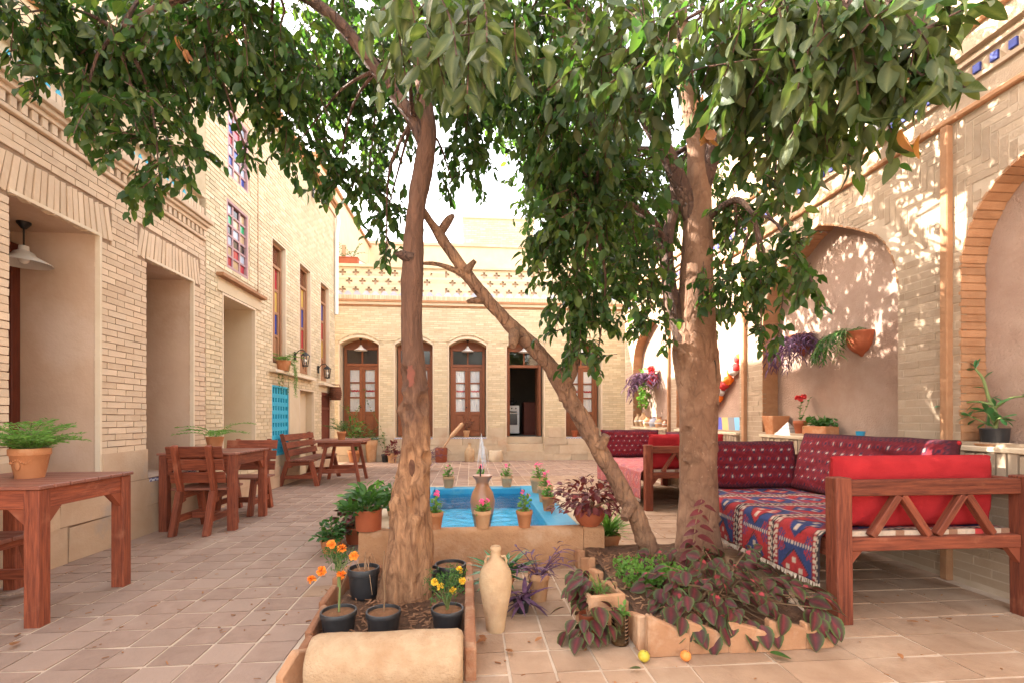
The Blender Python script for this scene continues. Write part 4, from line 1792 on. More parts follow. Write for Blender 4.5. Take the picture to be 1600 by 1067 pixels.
# ================================================================== LEAVES
def leaf_tmpl(ts, wf, fold=.25, droop=.25, nx=1, tooth=0):
    """leaf along +Y of length 1: returns verts, faces, (t, s) per vertex"""
    vs, fs, ps = [], [], []
    rows = []
    for i, t in enumerate(ts):
        w = wf(t)
        row = []
        for k in range(-nx, nx + 1):
            s = k / nx
            if w < 1e-3 and k != 0:
                continue
            ww = w * (1 + (tooth if (i % 2 and abs(k) == nx) else 0))
            x = s * ww
            z = fold * abs(x) - droop * t * t
            row.append(len(vs))
            vs.append((x, t, z))
            ps.append((t, s))
        rows.append(row)
    for a, b in zip(rows, rows[1:]):
        if len(a) == 1 and len(b) > 1:
            fs += [(a[0], b[i + 1], b[i]) for i in range(len(b) - 1)]
        elif len(b) == 1 and len(a) > 1:
            fs += [(a[i], a[i + 1], b[0]) for i in range(len(a) - 1)]
        else:
            fs += [(a[i], a[i + 1], b[i + 1], b[i]) for i in range(len(a) - 1)]
    return vs, fs, ps


def ov(w, peak=.42):
    return lambda t: w * (math.sin(math.pi * t ** (math.log(.5) / math.log(peak))) ** .8 if 0 < t < 1 else 0)


LEAF_LO = leaf_tmpl([0, .28, .66, 1], ov(.25), .35, .22)
LEAF_HI = leaf_tmpl([0, .1, .25, .45, .65, .85, .95, 1], ov(.25), .35, .25)


def bent(tm, curl, twist, side=0):
    vs = []
    for x, y, z in tm[0]:
        a = twist * y
        x2, z2 = x * math.cos(a) - z * math.sin(a), x * math.sin(a) + z * math.cos(a)
        vs.append((x2 + side * y * y, y, z2 + curl * math.sin(y * 5)))
    return vs, tm[1], tm[2]


def nearcol(tm, k):
    return [tuple(k * q for q in ((.115, .135, .052) if abs(s) < .2 else (.057, .080, .026))) for t, s in tm[2]]


_T = [0, .06, .14, .25, .38, .52, .66, .8, .91, .97, 1]
NEAR = [bent(leaf_tmpl(_T, ov(w, pk), fo, dr, 2), cu, tw, sd) for w, pk, fo, dr, cu, tw, sd in
        ((.25, .42, .35, .22, .02, .3, .08), (.22, .38, .5, .4, -.02, -.5, -.10), (.28, .45, .22, .12, .03, .2, .04), (.20, .4, .6, .55, .0, .8, .14), (.26, .48, .3, .3, -.03, -.2, -.05), (.24, .36, -.15, .2, .04, .5, 0))]
LEAF_WIDE = leaf_tmpl([0, .3, .68, 1], ov(.31), .3, .2)
STRAP = leaf_tmpl([0, .15, .45, .75, 1], ov(.085, .35), .5, .45)
BLADE = leaf_tmpl([0, .4, .75, 1], ov(.03, .3), .3, .5)
JADE = leaf_tmpl([0, .12, .35, .65, .88, 1], ov(.24, .6), .18, .12)
COLE = leaf_tmpl([0, .08, .16, .26, .36, .46, .56, .66, .76, .86, .94, 1], ov(.38, .38), .18, .3, 3, .06)
NEEDLE = leaf_tmpl([0, .5, 1], ov(.10, .4), .1, .1)
PETAL = leaf_tmpl([0, .4, .8, 1], ov(.40, .65), .3, .4)


def coleus_col(ps, pink=True, r=rng):
    out = []
    k = r.uniform(.8, 1.2)
    for t, s in ps:
        e = max(abs(s), t ** 5)
        if e > .85:
            c = (.10, .175, .045)
        elif pink and abs(s) < .36 and t < .36 + .1 * math.sin(s * 9):
            c = (.60, .08, .10)
        elif abs(s) < .1 and t < .9:
            c = (.20, .032, .04)
        else:
            c = (.115, .030, .034) if e < .6 else (.085, .055, .03)
        out.append(tuple(q * k * .72 for q in c))
    return out


def frame(d, n):
    """rotation whose Y is d and whose Z is near n"""
    d = d.normalized()
    x = d.cross(n)
    if x.length < 1e-3:
        x = d.cross(Vector((1, .3, 0)))
    x.normalize()
    z = x.cross(d)
    return Matrix((x, d, z)).transposed()


def join_leaves(parent, items, tmpl, mat, name, kind='stuff', cols=None, world=True):
    """items: (pos, rot 3x3, size); all leaves in one mesh"""
    if not items:
        return
    tv = np.array(tmpl[0], dtype=np.float64)
    k = len(tv)
    rots = np.array([[list(r) for r in it[1]] for it in items])
    sz = np.array([it[2] for it in items])
    ps = np.array([list(it[0]) for it in items])
    V = np.einsum('nij,kj->nki', rots, tv) * sz[:, None, None] + ps[:, None, :]
    V = V.reshape(-1, 3)
    F = []
    for i in range(len(items)):
        b = i * k
        F += [tuple(b + q for q in f) for f in tmpl[1]]
    me = bpy.data.meshes.new(name)
    me.from_pydata(V.tolist(), [], F)
    if cols:
        a = me.color_attributes.new('Col', 'FLOAT_COLOR', 'POINT')
        arr = np.ones((len(V), 4), dtype=np.float32)
        arr[:, :3] = np.array([c for cl in cols for c in cl], dtype=np.float32)
        a.data.foreach_set('color', arr.ravel())
    me.materials.append(MATS[mat])
    me.polygons.foreach_set('use_smooth', [True] * len(me.polygons))
    o = link(name, me, parent)
    if world:
        o.location = -wl(parent)
    if kind:
        o['kind'] = kind
    return o


def single_leaves(parent, items, tmpl, mat, name='leaf', variants=None, world=True, tmpls=None):
    """every leaf an object; meshes shared between leaves. items: (pos, rot, size)"""
    metas = []
    for vi, cols in enumerate(variants or [None]):
        mb = MB()
        if tmpls:
            tmpl = tmpls[vi]
        mb.add(tmpl[0], tmpl[1], cols)
        me = bpy.data.meshes.new(name)
        me.from_pydata(mb.v, [], mb.f)
        if cols:
            a = me.color_attributes.new('Col', 'FLOAT_COLOR', 'POINT')
            arr = np.ones((len(mb.v), 4), dtype=np.float32)
            arr[:, :3] = np.array(cols, dtype=np.float32)
            a.data.foreach_set('color', arr.ravel())
        me.materials.append(MATS[mat])
        me.polygons.foreach_set('use_smooth', [True] * len(me.polygons))
        metas.append(me)
    off = -wl(parent) if world else Vector((0, 0, 0))
    for i, (p, r, s) in enumerate(items):
        o = link(name, metas[i % len(metas)], parent)
        m = (r * s).to_4x4()
        m.translation = Vector(p) + off
        o.matrix_local = m


def rv():
    while True:
        v = Vector((U(-1, 1), U(-1, 1), U(-1, 1)))
        if .05 < v.length < 1:
            return v.normalized()


# ================================================================== TREES
def clump(c, r, dens, tw, lo=.040, hi=.090, flat=.85):
    """twigs with alternate drooping leaves spread through one leafy mass"""
    out = []
    c = Vector(c)
    for k in range(max(3, int(dens * (r / .3) ** 2))):
        d = rv()
        d.z *= flat
        p = c + d * r * U(.15, .95) ** .6
        dirn = (d * .55 + rv() * .7 + Vector((0, 0, -.35))).normalized()
        L = U(.16, .34) * min(1, r / .2 + .25)
        n = int(L / .026) + 2
        q = p - dirn * L * .5
        pts = [q.copy()]
        for i in range(n):
            dirn = (dirn + Vector((0, 0, -.07)) + rv() * .1).normalized()
            q = q + dirn * (L / n)
            pts.append(q.copy())
            side = dirn.cross(Vector((0, 0, 1)))
            if side.length < .1:
                side = Vector((1, 0, 0))
            side.normalize()
            sg = 1 if i % 2 else -1
            ld = (dirn * .55 + side * sg * U(.3, .9) + rv() * .35 + Vector((0, 0, -U(.15, .75)))).normalized()
            nn = (Vector((0, 0, 1)) + rv() * .7).normalized()
            out.append((q.copy(), frame(ld, nn), U(lo, hi)))
        tw.tube(pts[::max(1, len(pts) // 3)], [.0028] * len(pts[::max(1, len(pts) // 3)]), 3, cap=False)
    return out


def tree(name, label, loc, limbs, clumps, barkmats, nodes_, dens=40, dusty=()):
    t = thing(name, label, 'tree', loc)
    for nm, pts, mt, ro_, fr, ns, dent, *gr_ in limbs:
        p, r = smoothpath(pts, .022 if ns > 20 else .035)
        mb = MB()
        mb.tube(p, r, ns, ro_, fr, True, None, dent, gr_[0] if gr_ else .6)
        mb.build(nm, mt, t, True, True)
    tw = MB()
    items = []
    for cl in clumps:
        x, y, z, r = cl[:4]
        items += clump((x, y, z), r, dens * (cl[4] if len(cl) > 4 else 1), tw)
        c = Vector((x, y, z))
        a = min(nodes_, key=lambda q: (Vector(q) - c).length)
        a = Vector(a)
        L = (c - a).length
        if L > .05:
            mid = (a + c) / 2 + Vector((U(-.06, .06), U(-.06, .06), .12 * L))
            pp, rr_ = smoothpath([(*a, .010 + .003 * L), (*mid, .008), (*c, .004)], .08)
            tw.tube(pp, rr_, 5, .08, 9, cap=False)
    tw.build('twigs', barkmats, t, True, True, kind='stuff')
    sc = sorted(range(len(items)), key=lambda i: -apparent(items[i][0], items[i][2]))
    near, rest = sc[:300], sc[300:]
    single_leaves(t, [items[i] for i in near], None, 'leaf_near', 'leaf', [nearcol(q, .85 + .1 * k) for k, q in enumerate(NEAR)], tmpls=NEAR)
    rest_n = [items[i] for i in rest if apparent(items[i][0], 1) > .42]
    rest_f = [items[i] for i in rest if apparent(items[i][0], 1) <= .42]
    join_leaves(t, rest_n[::2], bent(LEAF_HI, .02, .3, .06), 'leaf_dusty', 'near_foliage')
    join_leaves(t, rest_n[1::2], bent(LEAF_HI, -.02, -.5, -.08), 'leaf_green', 'near_foliage')
    join_leaves(t, rest_f[::2], LEAF_LO, 'leaf_green', 'crown')
    join_leaves(t, rest_f[1::2], LEAF_WIDE, 'leaf_green', 'crown')
    return t, len(items)


LCL = [(-2.38, 2.81, 3.27, 0.35), (-2.19, 2.9, 3.11, 0.36), (-1.98, 2.98, 3.29, 0.4), (-1.8, 2.86, 2.72, 0.30), (-1.73, 2.86, 2.45, 0.17), (-2.07, 2.79, 2.76, 0.14), (-1.70, 3.05, 3.2, 0.33), (-1.39, 2.73, 3.21, 0.38), (-1.18, 3.13, 3.12, 0.26), (-1.34, 3.03, 2.70, 0.07), (-1.13, 2.91, 3.29, 0.4), (-1.12, 3.31, 2.93, 0.25), (-1.05, 3.5, 3.45, 0.4), (-0.89, 3.39, 2.79, 0.23), (-0.76, 3.38, 3.69, 0.45), (-0.73, 3.88, 3.42, 0.4), (-0.58, 3.46, 2.55, 0.16), (-0.57, 3.36, 2.27, 0.1), (-0.76, 3.68, 2.87, 0.2), (-0.11, 3.42, 3.49, 0.4), (-0.02, 3.41, 2.98, 0.24), (-0.13, 2.22, 2.85, 0.28), (0.02, 1.3, 2.17, 0.14), (-0.15, 1.52, 2.36, 0.18), (0.11, 3.2, 3.35, 0.38), (-0.13, 3.42, 2.75, 0.09)]
LHI = [(-1.7, 2.2, 3.6, .4), (-.9, 2.2, 3.7, .42), (-.2, 2.6, 3.7, .4), (-.9, 4.3, 4.3, .42), (-1.3, 4.0, 3.9, .4), (-.9, 3.2, 4.2, .5), (-.1, 3.5, 4.2, .5), (-1.8, 3.2, 3.9, .45), (-.3, 4.4, 4.4, .45), (-.6, 2.4, 4.3, .5), (.2, 2.7, 4.2, .5), (-.4, 3.2, 4.8, .5), (-2.2, 3.6, 3.5, .35)]
RCL = [(0.21, 2.49, 3.06, 0.38), (0.45, 2.78, 2.95, 0.28), (0.42, 3.0, 2.75, 0.18), (0.58, 2.8, 2.6, 0.27), (0.50, 2.98, 2.25, 0.18), (0.59, 2.86, 2.26, 0.33), (0.59, 3.06, 1.89, 0.24), (0.69, 3.05, 1.62, 0.18), (0.89, 3.14, 1.96, 0.32), (0.84, 3.14, 1.51, 0.11), (0.89, 2.93, 2.5, 0.38), (0.63, 2.56, 2.72, 0.38), (1.15, 3.21, 2.2, 0.26), (1.23, 3.31, 1.83, 0.17), (0.65, 1.95, 2.61, 0.33), (1.0, 3.9, 3.0, 0.3), (0.73, 1.64, 2.43, 0.2), (0.86, 1.56, 2.38, 0.15), (0.9, 1.43, 2.28, 0.26), (1.62, 2.35, 2.62, 0.2), (1.1, 1.71, 2.27, 0.23), (0.97, 1.32, 2.16, 0.2), (1.02, 1.22, 2.12, 0.2), (1.14, 1.21, 2.12, 0.15), (1.17, 1.15, 2.11, 0.1), (1.19, 1.5, 2.14, 0.18), (1.15, 1.31, 2.05, 0.14), (1.19, 1.2, 2.0, 0.08), (1.44, 2.18, 2.23, 0.16), (1.95, 3.3, 2.5, 0.24), (1.75, 3.06, 2.04, 0.26), (1.86, 2.85, 1.92, 0.19), (1.8, 2.86, 1.64, 0.11), (1.7, 2.46, 2.04, 0.16), (1.76, 2.36, 1.8, 0.1), (1.88, 3.55, 1.94, 0.15), (1.37, 3.29, 1.63, 0.08)]
RHI = [(.5, 2.2, 3.4, .42), (1.0, 2.1, 3.4, .35), (1.9, 2.3, 3.3, .35), (.8, 3.0, 3.6, .4), (1.7, 3.1, 3.7, .45), (2.2, 2.6, 3.3, .38), (1.4, 1.6, 2.9, .33), (.9, 1.5, 2.9, .3), (1.2, 3.9, 3.2, .42), (1.9, 4.0, 3.4, .42), (.7, 3.7, 3.6, .42), (1.4, 3.3, 4.3, .5), (.8, 2.7, 4.1, .5), (2.1, 3.2, 4.1, .45), (1.6, 2.4, 4.1, .45), (1.3, 4.4, 3.8, .4), (2.2, 3.9, 3.7, .3), (2.2, 3.0, 3.5, .3), (1.2, 3.0, 4.8, .45), (2.0, 2.0, 3.0, .28), (1.6, 4.6, 2.9, .5, .45), (2.1, 4.7, 3.3, .5, .4), (1.4, 5.2, 3.6, .55, .4), (1.6, 5.2, 3.0, .4, .4), (1.6, 4.1, 2.8, .35, .4), (.9, 5.0, 3.9, .5, .4), (1.7, 5.6, 3.6, .5, .35), (1.0, 4.3, 3.3, .4, .45), (.8, 4.7, 4.6, .5, .4), (1.5, 4.8, 4.3, .5, .4), (2.2, 3.3, 3.9, .4, .5), (1.1, 4.0, 2.7, .35, .45), (.7, 4.4, 3.2, .4, .45), (1.2, 4.6, 3.0, .4, .45), (1.3, 5.0, 2.8, .35, .4), (.9, 5.3, 3.4, .45, .4), (1.3, 5.5, 4.2, .5, .4), (.6, 5.0, 4.2, .45, .4), (.6, 5.7, 4.7, .5, .4), (1.0, 6.0, 4.0, .45, .35), (1.5, 4.2, 2.3, .3, .45), (1.8, 3.9, 3.0, .35, .5), (2.3, 3.5, 3.7, .4, .5), (2.5, 3.0, 3.6, .35, .45)]  # sparse clumps with their own density are added to dapple the right wall

scar1 = (Vector((-.335, 2.83, .80)), (.045, .2, .13), .05)
scar2 = (Vector((-.31, 2.83, .62)), (.035, .2, .085), .055)
def knots(pts, n, r, dep, seed):
    q = random.Random(seed)
    out = []
    p, rr_ = smoothpath(pts, .05)
    for k in range(n):
        i = q.randrange(3, int(len(p) * .75))
        a = q.uniform(-math.pi, 0)
        s = q.uniform(.6, 1.3)
        out.append((p[i] + Vector((math.cos(a), math.sin(a), 0)) * rr_[i], (r * s, r * s, r * s * q.uniform(.6, 1.6)), dep * s * (1 if q.random() < .7 else -1.2)))
    return tuple(out)


limbsL = [
    ('trunk', [(-.40, 2.90, -.05, .185), (-.385, 2.91, .08, .155), (-.36, 2.91, .30, .135), (-.35, 2.91, .55, .118), (-.335, 2.91, .78, .092), (-.322, 2.91, 1.11, .074), (-.345, 2.91, 1.68, .060), (-.33, 2.91, 2.25, .056), (-.28, 2.91, 2.59, .056), (-.255, 2.9, 2.82, .05), (-.30, 2.91, 3.2, .036), (-.36, 2.91, 3.6, .032), (-.40, 2.95, 4.3, .03)], 'bark_left', .20, 13, 44, (scar1, scar2) + knots([(-.385, 2.91, .08, .15), (-.35, 2.91, .55, .115), (-.32, 2.91, 1.1, .075), (-.34, 2.91, 2.2, .058)], 16, .035, -.022, 3), .22),
    ('branch', [(-.265, 2.9, 2.70, .042), (-.34, 2.89, 2.86, .042), (-.54, 2.86, 3.11, .038), (-.77, 2.82, 3.36, .034), (-1.05, 2.8, 3.5, .028), (-1.4, 2.7, 3.38, .028), (-1.9, 2.8, 3.2, .016)], 'bark', .09, 9, 14, ()),
    ('branch', [(-.29, 2.91, 3.15, .04), (-.1, 3.0, 3.4, .034), (.05, 3.1, 3.5, .028), (.2, 3.2, 3.7, .018)], 'bark', .09, 9, 10, ()),
    ('branch', [(-.31, 2.91, 3.25, .04), (-.45, 3.2, 3.45, .032), (-.7, 3.5, 3.6, .024), (-1.0, 3.7, 3.6, .015)], 'bark', .09, 9, 10, ()),
    ('stub', [(-.34, 2.88, 2.03, .04), (-.405, 2.86, 2.045, .026), (-.43, 2.85, 2.04, .008)], 'bark', .15, 20, 8, ()),
]
# the lower trunk has lost its bark: pale tan ragged wood, dark scars
m, t_, p_ = nodes('bark_left')
pos = N(t_, 'NewGeometry').outputs['Position']
sep = N(t_, 'SeparateXYZ')
t_.links.new(pos, sep.inputs[0])
mpn = N(t_, 'Mapping')
mpn.inputs['Scale'].default_value = (1, 1, .28)
t_.links.new(pos, mpn.inputs['Vector'])
n1 = nz(t_, mpn.outputs[0], 26, 8, .65, .8)
n2 = nz(t_, pos, 5, 5, .6)
hgt = math_(t_, 'ADD', sep.outputs[2], math_(t_, 'MULTIPLY', math_(t_, 'SUBTRACT', n2, .5), 1.3))
up_ = ramp(t_, hgt, .85, 1.35)
pale = mixc(t_, ramp(t_, n1, .36, .66), (.16, .072, .034), (.44, .235, .118))
dark = mixc(t_, ramp(t_, n1, .3, .7), (.085, .040, .024), (.17, .083, .050))
t_.links.new(mixc(t_, up_, pale, dark), p_.inputs['Base Color'])
p_.inputs['Roughness'].default_value = .93
bb = N(t_, 'Bump')
bb.inputs['Strength'].default_value = 1.0
bb.inputs['Distance'].default_value = .03
t_.links.new(n1, bb.inputs['Height'])
t_.links.new(bb.outputs[0], p_.inputs['Normal'])
MATS['bark_left'] = m

LHI = [c + (.42,) for c in LHI]
RHI = [c if len(c) > 4 else c + (.42,) for c in RHI]
tl, nl = tree('orange_tree', 'leafy citrus tree with a scarred pale lower trunk in the plank-edged bed', (-.4, 2.91, 0), limbsL, LCL + LHI, 'bark',
              [(-.34, 2.89, 2.86), (-.54, 2.86, 3.11), (-.77, 2.78, 3.36), (-1.05, 2.7, 3.42), (-1.4, 2.7, 3.38), (-1.9, 2.8, 3.2), (-.1, 3.0, 3.4), (.05, 3.1, 3.5), (.2, 3.2, 3.7), (-.45, 3.2, 3.45), (-.7, 3.5, 3.6), (-1.0, 3.7, 3.6), (-.3, 2.91, 3.2), (-.36, 2.91, 3.6), (-.4, 2.95, 4.3)])
mb = MB()
for (c, r) in ((scar1, .034), (scar2, .028)):
    v = c[0]
    mb.blob((v.x, v.y + .035, v.z), r, 8, (1, .5, 2.2 if r > .03 else 2.0), .3)
mb.build('scar', 'scar', tl, True, True)

mb = MB()
vs, fs = [], []
for j in range(7):
    for i in range(6):
        th = R(-112 + 6 * i + 3 * math.sin(j * 2))
        vs.append((-.333 + .083 * math.cos(th), 2.91 + .083 * math.sin(th), 1.28 + .02 * j + .006 * math.sin(i * 2.3)))
for j in range(6):
    for i in range(5):
        if (i, j) in ((0, 0), (4, 0), (0, 5), (4, 5), (0, 1)):
            continue
        g = j * 6 + i
        fs.append((g, g + 1, g + 7, g + 6))
mb.add(vs, fs)
mb.build('paint_mark', 'faded_red', tl, True, True)
limbsR = [
    ('trunk', [(1.70, 3.47, -.03, .20), (1.69, 3.47, .15, .165), (1.69, 3.47, .39, .142), (1.69, 3.47, .87, .132), (1.69, 3.47, 1.2, .138), (1.685, 3.47, 1.4, .150), (1.66, 3.47, 1.62, .158), (1.665, 3.47, 1.85, .138), (1.68, 3.47, 2.3, .112), (1.69, 3.47, 2.78, .092), (1.68, 3.47, 3.16, .07), (1.58, 3.48, 3.73, .06), (1.55, 3.48, 4.5, .035)], 'bark_smooth', .07, 6, 36, ((Vector((1.77, 3.36, 1.43)), (.025, .15, .12), .06),) + knots([(1.69, 3.47, .2, .15), (1.69, 3.47, .87, .132), (1.66, 3.47, 1.62, .158), (1.68, 3.47, 2.6, .10)], 26, .028, -.016, 5)),
    ('branch', [(1.70, 3.47, 2.70, .06), (1.76, 3.41, 3.0, .062), (1.81, 3.26, 3.29, .052), (1.82, 2.95, 3.45, .042), (1.76, 2.56, 3.4, .032), (1.5, 2.1, 3.1, .022), (1.2, 1.6, 2.7, .013)], 'bark', .08, 8, 14, ()),
    ('branch', [(1.66, 3.47, 2.5, .06), (1.58, 3.45, 2.72, .06), (1.41, 3.39, 3.01, .058), (1.09, 3.22, 3.34, .05), (.81, 2.94, 3.45, .04), (.5, 2.6, 3.4, .025), (.35, 2.3, 3.2, .012)], 'bark', .08, 8, 14, ()),
    ('side_stem', [(1.60, 3.46, 1.60, .07), (1.52, 3.47, 1.85, .062), (1.475, 3.5, 2.12, .052), (1.47, 3.51, 2.45, .046), (1.53, 3.50, 2.75, .038), (1.46, 3.5, 3.1, .028)], 'bark', .08, 8, 14, ()),
    ('branch', [(1.48, 3.5, 2.3, .03), (1.3, 3.35, 2.5, .024), (1.0, 3.1, 2.5, .018), (.75, 2.95, 2.3, .010)], 'bark', .08, 9, 8, ()),
    ('branch', [(1.72, 3.45, 2.55, .03), (1.82, 3.2, 2.6, .022), (1.8, 2.95, 2.4, .012)], 'bark', .08, 9, 8, ()),
]
tr_, nr = tree('citrus_tree', 'leafy citrus tree with a thick smooth trunk beside the red daybed', (1.69, 3.47, 0), limbsR, RCL + RHI, 'bark',
               [(1.76, 3.41, 3.0), (1.81, 3.26, 3.29), (1.82, 2.95, 3.45), (1.76, 2.56, 3.4), (1.5, 2.1, 3.1), (1.2, 1.6, 2.7), (1.41, 3.39, 3.01), (1.09, 3.22, 3.34), (.81, 2.94, 3.45), (.5, 2.6, 3.4), (.35, 2.3, 3.2), (1.3, 3.35, 2.5), (1.0, 3.1, 2.5), (.75, 2.95, 2.3), (1.82, 3.2, 2.6), (1.8, 2.95, 2.4), (1.58, 3.48, 3.73), (1.68, 3.47, 3.16)])
mb = MB()
mb.blob((1.768, 3.375, 1.43), .02, 8, (.6, .5, 5.0), .2)
mb.build('hollow', 'iron', tr_, True, True)
# dead leaves caught in the crowns
for par, spots in ((tr_, ((1.52, 3.06, 3.2), (1.55, 3.06, 3.12), (1.53, 3.06, 3.05), (1.56, 3.05, 2.98), (1.23, 1.28, 1.93), (1.26, 1.26, 1.92))), (tl, ((-1.5, 2.6, 3.02), (-1.46, 2.6, 2.97)))):
    its = []
    for s in spots:
        for k in range(3 if s[0] > 1.3 or s[0] < 0 else 1):
            its.append((Vector(s) + rv() * .02, frame((Vector((U(-.4, .4), U(-.3, .3), -1))), rv()), (U(.11, .17) if s[0] > 0 else U(.05, .08)) if s[0] > 1.5 or s[0] < 0 else .075))
    single_leaves(par, its, LEAF_HI, 'leaf_dry', 'dry_leaf')

lean = thing('leaning_trunk', 'bare pruned trunk leaning across towards the scarred tree', 'tree', (1.35, 3.4, 0))
p, r = smoothpath([(1.37, 3.42, -.05, .085), (1.30, 3.4, .12, .070), (1.14, 3.36, .47, .062), (.87, 3.34, .93, .058), (.66, 3.31, 1.28, .062), (.50, 3.27, 1.50, .052), (.15, 3.2, 1.83, .043), (-.06, 3.12, 2.07, .036), (-.19, 3.08, 2.24, .030), (-.27, 3.02, 2.34, .024), (-.31, 2.98, 2.40, .014)], .03)
mb = MB()
mb.tube(p, r, 24, .22, 12, grain=.5, dent=knots([(*a_, b_) for a_, b_ in list(zip(p, r))[::6]], 24, .026, -.02, 9))
mb.build('trunk', 'bark_lean', lean, True, True)
for pts in ([(.64, 3.30, 1.30, .06), (.685, 3.24, 1.47, .056), (.69, 3.22, 1.53, .05)], [(.05, 3.17, 1.94, .03), (-.06, 3.12, 2.02, .022), (-.2, 3.07, 2.06, .013), (-.31, 3.03, 2.05, .009)],
            [(.30, 3.22, 1.68, .04), (.28, 3.14, 1.60, .034), (.27, 3.11, 1.56, .025)], [(.1, 3.18, 1.87, .03), (-.0, 3.12, 1.845, .016), (-.02, 3.1, 1.84, .008)],
            [(-.20, 3.08, 2.25, .03), (-.13, 3.05, 2.34, .024), (-.10, 3.04, 2.36, .010)], [(-.03, 3.11, 2.03, .03), (.03, 3.1, 2.1, .014)], [(.9, 3.3, .9, .05), (.93, 3.26, .98, .03)],
            [(1.12, 3.32, .48, .05), (1.06, 3.26, .40, .03)]):
    p, r = smoothpath(pts, .03)
    mb = MB()
    mb.tube(p, r, 9, .18, 14)
    mb.build('stub', 'bark_lean', lean, True, True)

# ================================================================== FURNITURE
def slat_table(name, label, loc, w, d, h, rz=0, group=None):
    t = thing(name, label, 'table', loc, rz, group)
    L = .075
    for sx in (0, 1):
        for sy in (0, 1):
            b = MB()
            x, y = sx * (w - L), sy * (d - L)
            b.box((x, y, 0), (x + L, y + L, h - .022))
            b.build('leg', 'wood_red', t, bevel=.004)
    n = 7
    for k in range(n):
        b = MB()
        y0, y1 = -.012 + (d + .024) * k / n, -.012 + (d + .024) * (k + 1) / n - .006
        b.box((-.012, y0, h - .02), (w + .012, y1, h))
        b.build('slat', 'wood_top', t, bevel=.003)
    for (a, b_) in (((L, .012, h - .125), (w - L, .048, h - .021)), ((L, d - .048, h - .125), (w - L, d - .012, h - .021)),
                    ((.012, L, h - .125), (.048, d - L, h - .021)), ((w - .048, L, h - .125), (w - .012, d - L, h - .021))):
        b = MB()
        b.box(a, b_)
        b.build('apron', 'wood_red', t, bevel=.003)
    for (x, y, dx, dy) in ((L, .03, 1, 0), (w - L, .03, -1, 0), (L, d - .03, 1, 0), (w - L, d - .03, -1, 0), (.03, L, 0, 1), (.03, d - L, 0, -1), (w - .03, L, 0, 1), (w - .03, d - L, 0, -1)):
        b = MB()
        hw = .017
        pts = [(0, h - .1255), (.085, h - .1255), (0, h - .215)]
        vs = []
        for s in (-hw, hw):
            for a, z in pts:
                vs.append((x + dx * a + (s if dy else 0), y + dy * a + (s if dx else 0), z))
        b.add(vs, [(0, 1, 2), (5, 4, 3), (0, 3, 4, 1), (1, 4, 5, 2), (2, 5, 3, 0)])
        b.build('gusset', 'wood_red', t)
    return t


slat_table('slatted_table', 'near red-brown slatted table carrying a fern pot by the first bay', (-2.96, 2.72, 0), .72, .69, .745)
slat_table('slatted_table', 'slatted table between two slat-backed chairs at the second bay', (-2.975, 4.90, 0), .70, .76, .76)


def slat_seat(name, label, cat, loc, w, rz=0, group=None, depth=.42, over=.1, bh=.84):
    """seat along x, backrest at y = 0 side, front towards +y"""
    t = thing(name, label, cat, loc, rz, group)
    hw = w / 2 - over
    for s in (-1, 1):
        x = s * hw
        b = MB()
        b.beam((x, -.10, 0), (x, .02, .40), .05, .07, (0, 1, 0))
        b.build('leg', 'wood_red', t, bevel=.004)
        b = MB()
        b.beam((x, depth + .06, 0), (x, depth - .04, .40), .05, .07, (0, 1, 0))
        b.build('leg', 'wood_red', t, bevel=.004)
        b = MB()
        b.beam((x + s * .001, .065, .30), (x + s * .001, -.075, bh), .045, .055, (0, 1, 0))
        b.build('upright', 'wood_red', t, bevel=.004)
        b = MB()
        b.beam((x, .05, .362), (x, depth - .07, .372), .048, .065)
        b.build('seat_rail', 'wood_red', t, bevel=.003)
        b = MB()
        b.beam((x, -.045, .15), (x, depth + .01, .15), .03, .06)
        b.build('side_stretcher', 'wood_red', t, bevel=.003)
    b = MB()
    b.box((-hw + .02, depth * .45, .12), (hw - .02, depth * .45 + .05, .18))
    b.build('stretcher', 'wood_red', t, bevel=.003)
    for k in range(4):
        b = MB()
        y = .05 + (depth - .03) * k / 4
        b.box((-w / 2, y, .407), (w / 2, y + depth / 4 - .02, .430))
        b.build('seat_slat', 'wood_top', t, bevel=.003)
    for k in range(3):
        f = (.20 + .36 * k)
        z = .47 + (bh - .47) * (k + .5) / 3
        y = .065 - .14 * (z - .30) / (bh - .30)
        b = MB()
        b.beam((-w / 2, y + .042, z), (w / 2, y + .042, z), .022, .105, (0, -.25, 1))
        b.build('back_slat', 'wood_red', t, bevel=.003)
    return t


slat_seat('slat_chair', 'slat-backed wooden chair with its back towards us, tucked under the second table', 'chair', (-2.585, 4.80, 0), .50, 0, None, .40, .10)
slat_seat('slat_chair', 'slat-backed wooden chair on the far side of the second table', 'chair', (-2.62, 6.06, 0), .58, math.pi, None, .40, .11)
st = thing('slat_stool', 'backless slatted stool tucked under the near table', 'stool', (-2.93, 3.12, 0))
for k in range(4):
    b = MB()
    b.box((-.22, -.18 + .092 * k, .365), (.22, -.18 + .092 * k + .082, .39))
    b.build('seat_slat', 'wood_top', st, bevel=.003)
for sx in (-1, 1):
    for sy in (-1, 1):
        b = MB()
        b.beam((sx * .235, sy * .15, 0), (sx * .17, sy * .14, .32), .05, .05, (0, 1, 0))
        b.build('leg', 'wood_red', st, bevel=.003)
    b = MB()
    b.box((sx * .17 - .02, -.17, .32), (sx * .17 + .02, .17, .364))
    b.build('seat_rail', 'wood_red', st, bevel=.003)
b = MB()
b.box((-.20, -.155, .10), (.20, -.115, .16))
b.build('stretcher', 'wood_red', st, bevel=.003)
b = MB()
b.box((-.20, .115, .10), (.20, .155, .16))
b.build('stretcher', 'wood_red', st, bevel=.003)
slat_seat('slat_bench', 'long slat-backed wooden bench below the turquoise lattice', 'bench', (-2.93, 8.66, 0), 1.42, -Q, None, .42, .06)

